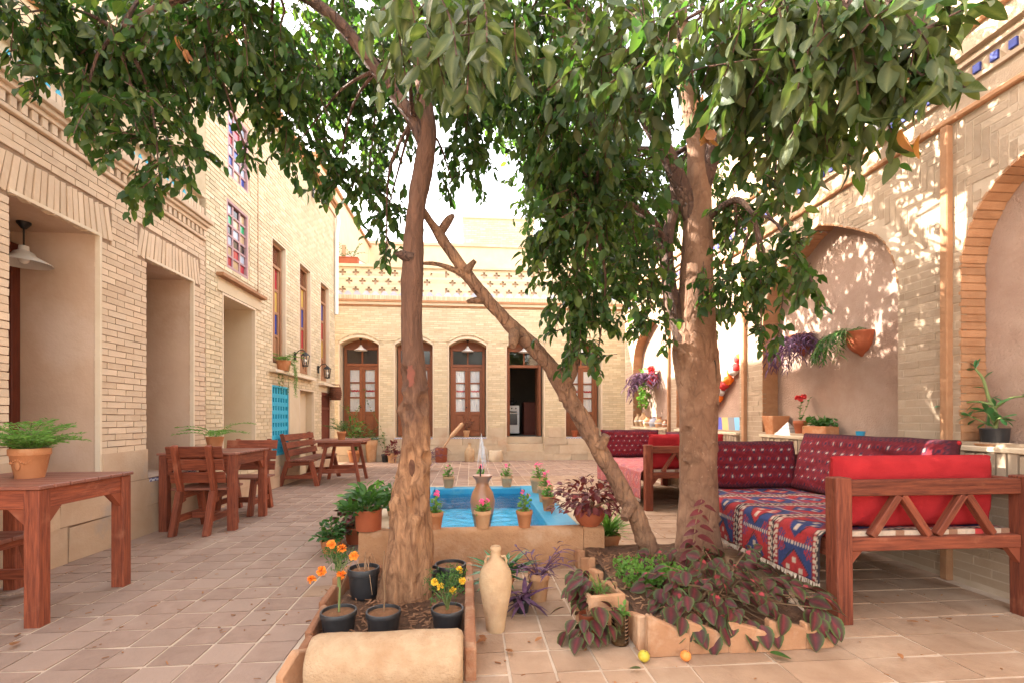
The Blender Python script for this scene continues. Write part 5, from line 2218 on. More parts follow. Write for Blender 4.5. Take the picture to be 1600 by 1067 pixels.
pt = thing('trestle_table', 'plank table on splayed trestle legs with a terracotta pot', 'table', (-2.18, 8.55, 0), R(3))
for k in range(4):
    b = MB()
    b.box((-.40, -.42 + .21 * k, .69), (.40, -.42 + .21 * (k + 1) - .005, .73))
    b.build('plank', 'wood_top', pt, bevel=.004)
for sy in (-1, 1):
    for sx in (-1, 1):
        b = MB()
        b.beam((sx * .33, sy * .38, 0), (sx * .20, sy * .33, .69), .07, .05, (1, 0, 0))
        b.build('leg', 'wood_red', pt, bevel=.004)
    b = MB()
    b.beam((-.29, sy * .362, .22), (.29, sy * .362, .22), .035, .07)
    b.build('stretcher', 'wood_red', pt, bevel=.003)
    b = MB()
    b.box((-.34, sy * .33 - .03, .625), (.34, sy * .33 + .03, .689))
    b.build('bearer', 'wood_red', pt, bevel=.003)

# ---- daybeds
NAVY, REDK, CREAM, BLACK, MAROON, PINK = (.03, .05, .15), (.38, .028, .03), (.54, .43, .33), (.03, .02, .025), (.20, .02, .03), (.55, .16, .14)


def kilim_col(u, v):
    """woven pattern: u along the bed, v across (metres)"""
    P_ = .40
    cu = math.floor(u / P_)
    x = u - (cu + .5) * P_
    ax = abs(x)
    if ax > .170:
        a = (v / .045) % 1
        k = (ax - .170) / .030
        if k < .18 or k > .9:
            return BLACK
        return CREAM if ((a + .5 * k) % 1 < .5) != (k > .5) else (MAROON if x > 0 else BLACK)
    if ax > .155:
        return CREAM if (v / .016) % 1 < .6 else REDK
    if ax > .140:
        return MAROON
    Q_ = .30
    cv = math.floor(v / Q_)
    y = v - (cv + .5) * Q_
    odd = (cu + cv) % 2
    ay = abs(y)
    if ay > .140:
        return CREAM if (u / .02) % 1 < .55 else NAVY
    d = ax / .125 + ay / .130
    field, dia = (REDK, NAVY) if odd else (NAVY, REDK)
    if d < .86:
        # four small rosettes inside the lozenge
        for sx, sy in ((0, .055), (0, -.055), (.05, 0), (-.05, 0)):
            e, g = abs(x - sx), abs(y - sy)
            if max(e, g) < .018 and (abs(e - g) < .006 or e < .004 or g < .004):
                return CREAM
        return dia
    if d < 1.0:
        return BLACK if (int((u + v) / .012) % 2) else field
    if ax > .075 and ay > .085 and ((u * 40 + v * 25) % 1) < .5:
        return dia if (ax + ay) > .19 else field
    return field


def kilim_wine(u, v):
    c = kilim_col(u * 1.05 + .11, v * 1.1)
    return c


def kilim(loc, W, L, drop, label, colf, top=.47, near=0.0):
    t = thing('kilim_rug', label, 'rug', loc)
    nu, nv = int(L / .0105), int((W + drop) / .0105)
    vs, cs, fs = [], [], []
    for i in range(nu + 1):
        u = L * i / nu
        for k in range(nv + 1):
            q = (W + drop) * k / nv
            if q < W - .02:
                x, z = W - q, top + .008 * noise.noise(Vector((u * 4, q * 4, 1))) + .004 * noise.noise(Vector((u * 13, q * 13, 1)))
            else:
                e = q - (W - .02)
                x = .02 - min(.035, e) + .014 * noise.noise(Vector((u * 5, 0, 3))) * min(1, e / .1) - .012 * min(1, e / .12)
                z = top - max(0, e - .012)
            if u < .05:
                z -= .0
            vs.append((x, u, z))
            cs.append(tuple(c * (.9 + .2 * noise.noise(Vector((u * 30, q * 30, 5))) + .12 * noise.noise(Vector((u * 110, q * 110, 5)))) for c in colf(u, q)))
    for i in range(nu):
        for k in range(nv):
            g = i * (nv + 1) + k
            fs.append((g, g + nv + 1, g + nv + 2, g + 1))
    b = MB()
    b.add(vs, fs, cs)
    b.build('weave', 'textile', t, True, solid=-.009)
    b = MB()
    zb = top - (drop + .02 - .012)
    for i in range(int(L / .0085)):
        u = i * .0085 + U(-.002, .002)
        xx = -.03 + .014 * noise.noise(Vector((u * 5, 0, 3)))
        b.beam((xx, u, zb + .003), (xx + U(-.008, .004), u + U(-.006, .006), zb - U(.022, .036)), .004, .003, (1, 0, 0))
    b.build('fringe', 'fringe', t, kind='stuff')
    b = MB()
    for i in range(7):
        pass
    # rolled, striped near edge of the underlay
    n = 60
    for i in range(n):
        x = .02 + (W - .04) * i / n
        c = CREAM if (i // 3) % 3 != 1 else ((.50, .05, .05) if (i // 9) % 2 else (.30, .16, .10))
        b.box((x, -.03, top - .035), (x + (W - .04) / n, -.012, top + .012), c)
    b.build('rolled_edge', 'textile', t)
    return t


def daybed(loc, W, L, label, h=.78):
    t = thing('daybed', label, 'daybed', loc)
    P_ = .09
    for (x, y) in ((0, 0), (W - P_, 0), (0, L - P_), (W - P_, L - P_)):
        b = MB()
        b.beam((x + P_ / 2, y + P_ / 2 + (-.01 if y == 0 else .01), 0), (x + P_ / 2, y + P_ / 2, h), P_, P_, (0, 1, 0))
        b.build('post', 'wood_daybed', t, bevel=.006)
    for y in (.015, L - .065):
        for (z0, z1) in ((h - .10, h - .015), (.385, .455)):
            b = MB()
            b.box((P_ + .001, y, z0), (W - P_ - .001, y + .05, z1))
            b.build('rail', 'wood_daybed', t, bevel=.005)
        iw = W - 2 * P_
        for k in range(2):
            c = P_ + iw * (.30 + .38 * k)
            for s in (-1, 1):
                b = MB()
                b.beam((c + s * iw * .165, y + .025, .46), (c + s * iw * .012, y + .025 + s * .0015, h - .10), .038, .042, (0, 1, 0))
                b.build('strut', 'wood_daybed', t, bevel=.003)
        for s, x in ((1, P_), (-1, W - P_)):
            b = MB()
            b.add([(x, y + .01, .384), (x + s * .075, y + .01, .384), (x, y + .01, .295), (x, y + .045, .384), (x + s * .075, y + .045, .384), (x, y + .045, .295)], [(0, 1, 2), (5, 4, 3), (0, 3, 4, 1), (1, 4, 5, 2), (2, 5, 3, 0)])
            b.build('gusset', 'wood_daybed', t)
    for x in (.02, W - .07):
        b = MB()
        b.box((x, P_ + .001, .34), (x + .05, L - P_ - .001, .44))
        b.build('side_rail', 'wood_daybed', t, bevel=.004)
    b = MB()
    b.box((W - .075, P_ + .001, h - .10), (W - .025, L - P_ - .001, h - .02))
    b.build('back_rail', 'wood_daybed', t, bevel=.005)
    for k in range(int(L / .16)):
        b = MB()
        y = P_ + .02 + k * .16
        if y + .1 > L - P_:
            break
        b.box((.0705, y, .40), (W - .0705, y + .1, .42))
        b.build('bed_slat', 'wood_daybed', t)
    b = MB()
    b.box((.02, .07, .442), (W - .02, L - .07, .458))
    b.build('mattress', 'cushion_red', t, bevel=.006)
    return t


def gul(s, q, w, h):
    """turkmen lozenge rows; s along, q up (metres); w, h the size"""
    ed = min(s, w - s, q, h - q)
    if ed < .012:
        return (.065, .010, .016)
    if ed < .045:
        a = int((s + q) / .012) % 3
        return ((.10, .012, .022), (.028, .016, .035), (.16, .022, .03))[a] if ed > .02 else (.06, .015, .04)
    ph = .085
    rows = .075
    r = math.floor(q / rows)
    x = ((s + (r % 2) * ph / 2) / ph % 1 - .5) * ph
    y = (q / rows % 1 - .5) * rows
    d = abs(x) / .036 + abs(y) / .026
    if d < .32:
        return (.56, .46, .38)
    if d < .62:
        return (.05, .02, .05)
    if d < .95:
        return (.29, .024, .03)
    if d < 1.12:
        return (.06, .02, .045)
    return (.165, .010, .018)


def cushion(name, label, loc, w, h, th, rz=0, tilt=0, colf=None, mat='cushion_red', slump=.0):
    t = thing(name, label, 'cushion', loc, rz)
    nu, nv = (int(w / .0115), int(h / .0115)) if colf else (36, 20)
    b = MB()
    for side in (-1, 1):
        vs, cs, fs = [], [], []
        for i in range(nu + 1):
            for k in range(nv + 1):
                s, q = i / nu, k / nv
                e = 1 - max(abs(2 * s - 1) ** 7, abs(2 * q - 1) ** 5)
                bul = max(0, e) ** .45
                sag = -slump * (4 * s * (1 - s)) * q + .006 * noise.noise(Vector((s * 6, q * 4, side + loc[0])))
                y = side * th / 2 * (.12 + .88 * bul) * (1.08 - .25 * q) + .008 * noise.noise(Vector((s * 7, q * 7, loc[1] + side))) + .012 * (1 - 2 * abs(noise.noise(Vector((s * 5 + q * 4, q * 5 - s * 3, loc[1] + 3))))) * bul
                xx, zz = (s - .5) * w * (1 + .02 * math.sin(q * 3.1)), q * h + sag
                yy = y * math.cos(tilt) - zz * math.sin(tilt)
                zz2 = y * math.sin(tilt) + zz * math.cos(tilt)
                vs.append((xx, yy, zz2 + th * .5 * abs(math.sin(tilt)) * .3))
                if colf:
                    c = colf(s * w, q * h, w, h)
                    g = .92 + .2 * noise.noise(Vector((s * w * 60, q * h * 60, 3)))
                    cs.append(tuple(z * g for z in c))
        for i in range(nu):
            for k in range(nv):
                g = i * (nv + 1) + k
                fs.append((g, g + nv + 1, g + nv + 2, g + 1) if side < 0 else (g, g + 1, g + nv + 2, g + nv + 1))
        b.add(vs, fs, cs if colf else None)
    # edge band joining both faces
    B = (nu + 1) * (nv + 1)
    ring = [i * (nv + 1) for i in range(nu + 1)] + [nu * (nv + 1) + k for k in range(1, nv + 1)] + [i * (nv + 1) + nv for i in range(nu - 1, -1, -1)] + [k for k in range(nv - 1, 0, -1)]
    for a, c in zip(ring, ring[1:] + ring[:1]):
        b.f.append((a, c, c + B, a + B))
    b.build('cover', 'textile' if colf else mat, t, True)
    if not colf:
        pp = MB()
        ring = []
        for s in range(33):
            ring.append((-w / 2 + w * s / 32, 0, h))
        pts = [(x * 1.0, -z_ * math.sin(tilt), z_ * math.cos(tilt)) for x, _, z_ in ([(-w / 2, 0, .01)] + [(-w / 2 - .004 * math.sin(k), 0, .01 + (h - .02) * k / 8) for k in range(1, 8)] + ring + [(w / 2, 0, h - (h - .01) * k / 8) for k in range(1, 9)])]
        pp.tube(pts, [.006] * len(pts), 6)
        pp.build('piping', mat, t, True)
    pp = MB()
    for s in (-1, 1):
        for z in (.02, h - .01):
            pp.blob((s * w / 2, -z * math.sin(tilt), z * math.cos(tilt)), .014, 5)
    pp.build('corner_tuft', mat if not colf else 'cushion_red', t, True, kind='stuff')
    return t


daybed((1.93, 2.40, 0), 1.19, 1.85, 'near wooden daybed frame with zigzag end struts')
kilim((1.93, 2.49, 0), 1.10, 1.66, .27, 'red and navy kilim draped over the near daybed', kilim_col)
cushion('red_cushion', 'big plain red cushion standing behind the near zigzag struts', (2.525, 2.60, .475), .96, .405, .17, 0, R(4), slump=.0)
cushion('patterned_bolster', 'maroon lozenge-patterned bolster along the wall on the near daybed', (2.84, 3.36, .47), 1.34, .50, .17, -Q, R(-13), gul)
cushion('patterned_cushion', 'maroon patterned cushion at the far end of the near daybed', (2.46, 4.08, .47), .88, .42, .16, 0, R(-9), gul)

daybed((2.05, 5.52, 0), 1.14, 2.15, 'far wooden daybed frame beyond the smooth trunk')
kilim((2.05, 5.61, 0), 1.06, 1.96, .33, 'pink and red kilim draped over the far daybed', lambda u, v: tuple(.35 * p + .65 * q for p, q in zip(kilim_col(u * 1.4, v * 1.4), (.62, .20, .19))))
cushion('red_cushion', 'plain red cushion standing behind the far daybed end', (2.62, 5.72, .475), .92, .42, .16, 0, R(4))
cushion('patterned_cushion', 'maroon patterned cushion at the far end of the far daybed', (2.52, 7.42, .47), .92, .44, .16, 0, R(-9), gul)
cushion('patterned_bolster', 'maroon bolster along the wall on the far daybed', (2.96, 6.6, .47), 1.3, .42, .16, -Q, R(-12), gul)

# ================================================================== POTS AND PLANTS
def pot_shape(t, r, h, mat='terracotta', rim=True, taper=.68, part='pot', soil='soil_orange', fill=.86, z=0, n=24):
    b = MB()
    rb = r * taper
    if rim:
        prof = [(.001, 0), (rb, 0), (rb * 1.02, .004), (r * .93, h * .76), (r * .99, h * .78), (r, h * .82), (r, h * .97), (r * .97, h), (r * .90, h), (r * .88, h * .9), (r * .84, h * .6)]
    else:
        prof = [(.001, 0), (rb, 0), (rb * 1.03, .006), (r * .97, h * .93), (r, h * .97), (r * .98, h), (r * .92, h), (r * .9, h * .9), (r * .84, h * .6)]
    b.lathe([(a, c + z) for a, c in prof], n, wob=.012)
    b.build(part, mat, t, True)
    b = MB()
    b.lathe([(.001, h * fill + .006 + z), (r * .5, h * fill + z + .004), (r * .9, h * fill + z - .002)], n, wob=.1)
    b.build('soil', soil, t, True)
    return h * fill + z


def bowl_shape(t, r, h, mat, soil='soil', n=28):
    b = MB()
    b.lathe([(.001, 0), (r * .55, 0), (r * .6, h * .06), (r * .85, h * .3), (r, h * .62), (r * .97, h * .86), (r * .9, h * .93), (r * .93, h), (r * .86, h), (r * .84, h * .9)], n, wob=.01)
    b.build('pot', mat, t, True)
    b = MB()
    b.lathe([(.001, h * .9), (r * .88, h * .88)], n)
    b.build('soil', soil, t, True)
    return h * .88


def stems_to(t, z0, tips, mat='stem_green', r=.003, base=.02):
    b = MB()
    for q in tips:
        q = Vector(q)
        mid = Vector((q.x * .35, q.y * .35, z0 + (q.z - z0) * .6))
        p, rr_ = smoothpath([(U(-base, base), U(-base, base), z0 - .01, r * 1.2), (*mid, r), (*q, r * .6)], .04)
        b.tube(p, rr_, 5, cap=False)
    b.build('stem', mat, t, True, kind='stuff')


def dome_leaves(z0, rx, rz, n, size, droop=.4, inner=.35, up=.35):
    out = []
    for k in range(n):
        a = U(0, 6.283)
        e = U(-.1, 1) ** 1 if U(0, 1) > .0 else 0
        v = Vector((math.cos(a) * math.sqrt(max(0, 1 - e * e)) if abs(e) < 1 else 0, math.sin(a) * math.sqrt(max(0, 1 - e * e)), e))
        f = U(inner, 1)
        p = Vector((v.x * rx * f, v.y * rx * f, z0 + max(-.02, (.12 + .88 * v.z)) * rz * f))
        d = (Vector((v.x, v.y, v.z * .5 + up)) + rv() * .45 + Vector((0, 0, -droop * U(.3, 1.2)))).normalized()
        nn = (v * .8 + Vector((0, 0, .8)) + rv() * .4).normalized()
        s = size * U(.7, 1.15)
        out.append((p - d * s * .4, frame(d, nn), s))
    return out


def bushy(t, z0, rx, rz, n, size, tmpl, mat, stem='stem_green', single=False, pink=None, droop=.4, inner=.35, up=.35):
    its = dome_leaves(z0, rx, rz, n, size, droop, inner, up)
    stems_to(t, z0, [i[0] for i in its[::max(1, n // 14)]], stem)
    if pink is not None:
        var = [coleus_col(tmpl[2], pink if k % 3 else False) for k in range(6)]
    else:
        var = None
    if single:
        single_leaves(t, its, tmpl, mat, 'leaf', var, world=False)
    else:
        join_leaves(t, its, tmpl, mat, 'foliage', 'stuff', [var[i % 6] for i in range(len(its))] if var else None, world=False)
    return its


def blossom(t, pts, mat, r=.02, petals=6, layers=1, name='flower'):
    """flowers: whorls of petals, one mesh each"""
    for p in pts:
        its = []
        p = Vector(p)
        ax = (Vector((p.x * 2, p.y * 2 - .2, .8)) + rv() * .4).normalized()
        if layers > 1:
            for k in range(46):
                d = rv()
                if d.dot(ax) < -.35:
                    d = -d
                its.append((p + d * r * .15, frame((d + rv() * .3).normalized(), ax + rv() * .6), r * U(.8, 1.0)))
        for k in range(petals if layers == 1 else 0):
            a = 6.283 * k / petals + U(-.15, .15)
            e1 = ax.cross(Vector((.3, .9, .1))).normalized()
            e2 = ax.cross(e1)
            d = (e1 * math.cos(a) + e2 * math.sin(a) + ax * .25).normalized()
            its.append((p, frame(d, ax), r * U(.85, 1.1)))
        join_leaves(t, its, PETAL, mat, name, None, world=False)


def fern(t, z0, n, L, mat='leaf_bright', spread=1.0, fine=.035):
    its = []
    b = MB()
    for k in range(n):
        a = 6.283 * k / n + U(-.3, .3)
        el = U(.7, 1.5)
        l = L * U(.65, 1.1)
        d = Vector((math.cos(a) * math.cos(el), math.sin(a) * math.cos(el), math.sin(el)))
        q = Vector((U(-.02, .02), U(-.02, .02), z0))
        pts = [q.copy()]
        m = 16
        for i in range(m):
            d = (d + Vector((math.cos(a) * .06 * spread, math.sin(a) * .06 * spread, -.05))).normalized()
            q = q + d * l / m
            pts.append(q.copy())
            if i > 1:
                side = d.cross(Vector((0, 0, 1))).normalized()
                wid = fine * (1.5 - i / m) * 1.4
                for sgn in (-1, 1):
                    for j in range(4):
                        dd = (side * sgn + d * U(.2, .9) + Vector((0, 0, U(-.3, .5)))).normalized()
                        pp = q + side * sgn * wid * j * .3 + d * U(-.01, .01)
                        its.append((pp, frame(dd, rv()), fine * U(.6, 1.1)))
        b.tube(pts[::3], [.0022] * len(pts[::3]), 4, cap=False)
    b.build('frond_stem', 'stem_green', t, kind='stuff')
    join_leaves(t, its, NEEDLE, mat, 'fronds', 'stuff', world=False)


def strappy(t, z0, n, L, mat, tmpl=STRAP, single=False, el=(.3, 1.3)):
    its = []
    for k in range(n):
        a = U(0, 6.283)
        e = U(*el)
        d = Vector((math.cos(a) * math.cos(e), math.sin(a) * math.cos(e), math.sin(e)))
        its.append((Vector((U(-.03, .03), U(-.03, .03), z0 + U(-.01, .02))), frame(d, Vector((0, 0, 1)) + rv() * .2), L * U(.6, 1.1)))
    (single_leaves if single else join_leaves)(t, its, tmpl, mat, 'leaf' if single else 'foliage', *([] if single else ['stuff']), world=False)


def trailing(t, starts, n, L, mat, leaf=.07, tmpl=STRAP, up=.3, fall=.12, stem='stem_green', per=.03):
    """stems that rise, arch and hang, with leaves on both sides"""
    its = []
    b = MB()
    for k in range(n):
        q = Vector(starts[k % len(starts)])
        a = U(0, 6.283)
        d = Vector((math.cos(a), math.sin(a) * .8, up + U(-.2, .5))).normalized()
        l = L * U(.5, 1.1)
        m = max(4, int(l / per))
        pts = [q.copy()]
        for i in range(m):
            d = (d + Vector((0, 0, -fall)) + rv() * .1).normalized()
            q = q + d * l / m
            pts.append(q.copy())
            side = d.cross(Vector((0, 0, 1)))
            side = side.normalized() if side.length > .1 else Vector((1, 0, 0))
            sg = 1 if i % 2 else -1
            its.append((q.copy(), frame((d * .6 + side * sg * .8 + rv() * .35 + Vector((0, 0, .1))).normalized(), Vector((0, 0, 1)) + rv() * .4), leaf * U(.7, 1.2)))
        b.tube(pts[::2], [.003] * len(pts[::2]), 4, cap=False)
    b.build('stem', stem, t, kind='stuff')
    join_leaves(t, its, tmpl, mat, 'foliage', 'stuff', world=False)


G1 = 'potted flowers standing round the pool rim'


def rim_flower(loc, r, h, label, rz=0, mat='terracotta_pale', petal='petal_pink', ph=.13, nfl=3):
    t = thing('flower_pot', label, 'flowerpot', loc, rz, G1)
    z = pot_shape(t, r, h, mat)
    its = bushy(t, z, r * .95, ph, 60, .042, LEAF_WIDE, 'leaf_bright', up=.5)
    pts = [(U(-.04, .04), U(-.05, .02), z + ph * U(.75, 1.15)) for k in range(nfl)]
    blossom(t, pts, petal, .02, 5, 1)
    return t


rim_flower((-.26, 3.615, RZ), .062, .125, 'pink-flowered terracotta pot on the front rim next to the scarred trunk', 0, 'terracotta', ph=.15, nfl=3)
rim_flower((.09, 3.615, RZ), .066, .130, 'pink-flowered clay pot on the front rim before the urn', 1, 'terracotta_pale', ph=.09, nfl=8)
rim_flower((.405, 3.615, RZ), .062, .125, 'terracotta pot with one tall flowering stalk on the front rim', 2, 'terracotta', ph=.17, nfl=3)
rim_flower((-.26, 5.85, .262), .072, .135, 'pale clay flower pot on the back rim beyond the scarred trunk', 0, 'terracotta_pale', ph=.18, nfl=1)
rim_flower((.44, 5.85, .262), .072, .135, 'pale clay flower pot on the back rim behind the urn', 0, 'terracotta_pale', ph=.17, nfl=2)
rim_flower((.115, 5.90, .27), .06, .12, 'small flower pot on the back rim hidden by the jet', 0, 'terracotta_pale', ph=.14, nfl=8)
rim_flower((.76, 5.35, .268), .10, .17, 'wide clay pot of pink blossoms at the far end of the side rim', 0, 'terracotta_pale', ph=.17, nfl=9)
rim_flower((.74, 4.75, .268), .08, .16, 'clay flower pot midway along the side rim', 0, 'terracotta_pale', ph=.15, nfl=5)
rim_flower((.70, 4.30, .268), .065, .13, 'leafy clay pot on the side rim behind the wine-red coleus', 0, 'terracotta', ph=.13, nfl=3)

t = thing('leafy_pot', 'red terracotta pot of glossy green leaves on the pool corner', 'plant', (-.745, 3.63, RZ))
z = pot_shape(t, .098, .15, 'terracotta_red', False, .9, soil='soil')
bushy(t, z, .20, .20, 130, .095, LEAF_HI, 'leaf_mid', single=True, up=.6, droop=.25)
t = thing('coleus_bowl', 'round terracotta bowl of wine-red coleus on the pool corner', 'plant', (.905, 3.625, RZ))
z = bowl_shape(t, .118, .135, 'terracotta_red')
its = bushy(t, z, .34, .27, 290, .072, LEAF_HI, 'leaf_wine', 'stem_brown', single=True, up=.3, droop=.8, inner=.4)
t = thing('grass_pot', 'tuft of long green blades beside the pool corner', 'plant', (1.14, 3.92, 0))
z = pot_shape(t, .10, .14, 'terracotta')
strappy(t, z, 150, .30, 'leaf_bright', BLADE, el=(.5, 1.4))

# left of the pool
t = thing('potted_plant', 'terracotta pot with small green leaves on the paving left of the pool', 'plant', (-1.13, 4.05, 0))
z = pot_shape(t, .09, .13, 'terracotta')
bushy(t, z, .15, .17, 120, .06, LEAF_WIDE, 'leaf_mid', up=.4)
t = thing('dark_coleus', 'dusky coleus in a pot against the pool side', 'plant', (-1.0, 4.35, 0))
z = pot_shape(t, .11, .15, 'terracotta_red')
bushy(t, z, .25, .28, 150, .085, COLE, 'leaf_coleus', 'stem_brown', pink=False, up=.3)
t = thing('potted_plant', 'bright green bushy plant behind the dusky coleus', 'plant', (-1.0, 4.85, 0))
z = pot_shape(t, .12, .17, 'terracotta')
bushy(t, z, .30, .36, 210, .09, LEAF_HI, 'leaf_bright', up=.4)
t = thing('potted_plant', 'green shrub in a pot behind the scarred trunk', 'plant', (-.62, 4.15, RZ - .004))
z = pot_shape(t, .10, .14, 'terracotta_pale')
bushy(t, z, .20, .20, 130, .075, LEAF_HI, 'leaf_mid', up=.45)

# black nursery pots in the plank-edged bed
BP = 'black plastic nursery pots in the bed'


def nursery(loc, r, h, label, rz=0, name='nursery_pot'):
    t = thing(name, label, 'flowerpot', loc, rz, BP)
    z = pot_shape(t, r, h, 'black_plastic', True, .8, soil='soil_orange', fill=.88)
    return t, z


def feathery(t, z0, h, w, n):
    its = []
    tips = []
    for k in range(n):
        a = U(0, 6.283)
        q = Vector((math.cos(a) * w * U(.1, .8), math.sin(a) * w * U(.1, .8), z0 + h * U(.45, 1)))
        tips.append(q)
        for j in range(26):
            p = q + rv() * U(.01, .04)
            its.append((p, frame((rv() + Vector((0, 0, .2))), rv()), U(.018, .034)))
    stems_to(t, z0, tips, 'stem_green', .0022, .006)
    join_leaves(t, its, NEEDLE, 'leaf_mid', 'foliage', 'stuff', world=False)
    return tips


t, z = nursery((-.645, 2.44, .045), .088, .11, 'black pot of tall orange marigolds at the bed corner', 0, 'marigold')
b = MB()
b.tube([(0, 0, z - .02), (.006, 0, z + .12), (.0, 0, z + .3)], [.006, .005, .004], 6)
b.build('main_stem', 'stem_green', t, True)
feathery(t, z + .14, .20, .10, 15)
blossom(t, [(-.03, -.02, z + .34), (.02, -.02, z + .32), (.075, -.01, z + .28), (-.07, -.04, z + .22), (.025, -.05, z + .20), (-.125, -.01, z + .17)], 'petal_orange', .022, 9, 4)
t, z = nursery((-.425, 2.42, .045), .086, .11, 'black pot with a bare twig before the scarred trunk')
b = MB()
b.tube([(0, 0, z - .02), (.005, .01, z + .1), (-.004, .01, z + .22), (.002, .012, z + .3)], [.004, .004, .003, .002], 5)
b.build('twig', 'stem_brown', t, True)
t, z = nursery((-.115, 2.45, .045), .083, .10, 'black pot of yellow marigolds at the bed corner', 0, 'marigold')
feathery(t, z, .20, .15, 20)
blossom(t, [(.03, -.06, z + .12), (.075, -.03, z + .155), (-.06, -.05, z + .16), (-.03, -.06, z + .14), (.06, .0, z + .2)], 'petal_yellow', .018, 9, 4)
t, z = nursery((-.63, 2.93, .045), .092, .17, 'tall black pot with dry stalks behind the marigold')
b = MB()
for k in range(7):
    a = U(0, 6.28)
    b.tube([(U(-.03, .03), U(-.03, .03), z - .01), (.06 * math.cos(a), .06 * math.sin(a), z + U(.06, .1)), (.13 * math.cos(a), .13 * math.sin(a), z - U(.02, .12))], [.003, .002, .001], 4)
b.build('dry_stalk', 'log_pale', t, True, kind='stuff')
nursery((-.125, 3.06, .045), .10, .14, 'wide black pot behind the yellow marigolds')
nursery((-.25, 2.98, .045), .06, .14, 'small black pot half hidden by the scarred trunk')

# jar and pots on the pale paving
t = thing('amphora', 'tall cream clay amphora with small ear handles on the pale paving', 'jar', (.13, 2.50, 0))
b = MB()
b.lathe([(.001, 0), (.045, 0), (.048, .008), (.052, .05), (.068, .14), (.083, .22), (.086, .26), (.080, .305), (.060, .345), (.036, .368), (.027, .385), (.0245, .41), (.029, .418), (.029, .43), (.024, .437), (.019, .432), (.018, .40), (.001, .38)], 36, wob=.015)
b.build('body', 'jar_cream', t, True)
for s in (-1, 1):
    b = MB()
    b.tube([(s * .027, -.01, .385), (s * .046, -.012, .388), (s * .055, -.012, .365), (s * .05, -.01, .345)], [.007] * 4, 7)
    b.build('handle', 'jar_cream', t, True)
t = thing('purple_plant', 'pale clay pot of trailing purple leaves behind the amphora', 'plant', (.41, 2.89, 0))
z = pot_shape(t, .066, .17, 'terracotta_pale')
trailing(t, [(0, 0, z)], 13, .26, 'leaf_purple', .085, STRAP, .7, .07, 'leaf_purple', .035)
t = thing('aloe_plant', 'spiky green aloe behind the amphora', 'plant', (.19, 2.98, 0))
z = pot_shape(t, .08, .12, 'terracotta')
strappy(t, z, 60, .24, 'leaf_jade', STRAP, el=(.2, 1.35))
t = thing('dark_foliage', 'low dark-leaved plant between amphora and purple pot', 'plant', (.29, 2.72, 0))
z = pot_shape(t, .05, .08, 'black_plastic')
strappy(t, z, 26, .17, 'leaf_purple', STRAP, el=(-.1, .9))
t = thing('coleus_pot', 'trailing dusky coleus in a small dark red pot', 'plant', (.58, 2.36, 0))
z = pot_shape(t, .045, .13, 'jar_dark', False, .9, soil='soil')
its = []
for k in range(36):
    a = U(0, 6.283)
    rr = U(.03, .13)
    p = Vector((math.cos(a) * rr * 1.0, math.sin(a) * rr - .02, z + U(-.03, .12) - rr * .3))
    d = Vector((math.cos(a), math.sin(a) - .4, -U(.2, 1.2))).normalized()
    its.append((p, frame(d, (Vector((math.cos(a), math.sin(a), .8)))), U(.06, .095)))
stems_to(t, z, [i[0] for i in its[::3]], 'stem_brown')
single_leaves(t, its, COLE, 'leaf_coleus', 'leaf', [coleus_col(COLE[2], False) for k in range(4)], world=False)
t = thing('clay_trough', 'square clay pot with sprouts and coleus beside the sawtooth kerb', 'plant', (.68, 2.50, 0), R(8))
b = MB()
for (a, c) in (((-.10, -.10), (.10, -.075)), ((-.10, .075), (.10, .10)), ((-.10, -.0745), (-.075, .0745)), ((.075, -.0745), (.10, .0745))):
    b.box((a[0], a[1], 0), (c[0], c[1], .20))
b.build('pot', 'clay_edge_pale', t, bevel=.006)
b = MB()
b.box((-.0745, -.0745, .001), (.0745, .0745, .165))
b.build('soil', 'soil_orange', t)
strappy(t, .17, 40, .13, 'leaf_bright', BLADE, el=(.5, 1.5))
its = []
for k in range(40):
    a = U(1.2, 4.2)
    p = Vector((math.cos(a) * U(.05, .16), U(-.06, .14), .20 + U(-.05, .08)))
    d = Vector((math.cos(a), math.sin(a) * .4 - .3, -U(.1, .8))).normalized()
    its.append((p, frame(d, Vector((math.cos(a) * .5, -.3, .9))), U(.06, .09)))
single_leaves(t, its, COLE, 'leaf_coleus', 'leaf', [coleus_col(COLE[2], False) for k in range(4)], world=False)
t = thing('plastic_bottle', 'cut clear plastic bottle with ribs beside the clay pot', 'bottle', (.725, 2.30, 0))
b = MB()
prof = [(.001, 0), (.036, 0), (.042, .006)]
for k in range(7):
    prof += [(.042, .014 + k * .018), (.039, .021 + k * .018), (.042, .028 + k * .018)]
prof += [(.042, .15), (.0405, .15), (.0405, .02)]
b.lathe(prof, 20)
b.build('body', 'plastic_clear', t, True)
b = MB()
b.lathe([(.001, .04), (.039, .04), (.039, .003), (.001, .003)], 16)
b.build('earth', 'soil_orange', t)
stems_to(t, .04, [(.02, -.02, .2), (-.03, 0, .19), (.0, .03, .22)], 'stem_green')
bushy(t, .13, .05, .08, 16, .04, LEAF_WIDE, 'leaf_bright')
for nm, lab, x, y, r, mt in (('lime', 'yellow-green lime lying against the kerb corner', .775, 2.11, .026, 'lime_skin'), ('orange', 'small orange lying before the sawtooth kerb', .965, 2.10, .024, 'orange_skin')):
    t = thing(nm, lab, 'fruit', (x, y, .006))
    b = MB()
    b.blob((0, 0, r), r, 12, (1, 1, .96), .05)
    b.build('rind', mt, t, True)
    b = MB()
    b.blob((.003, -.008, 2 * r * .97), .003, 5)
    b.build('navel', 'stem_brown', t)

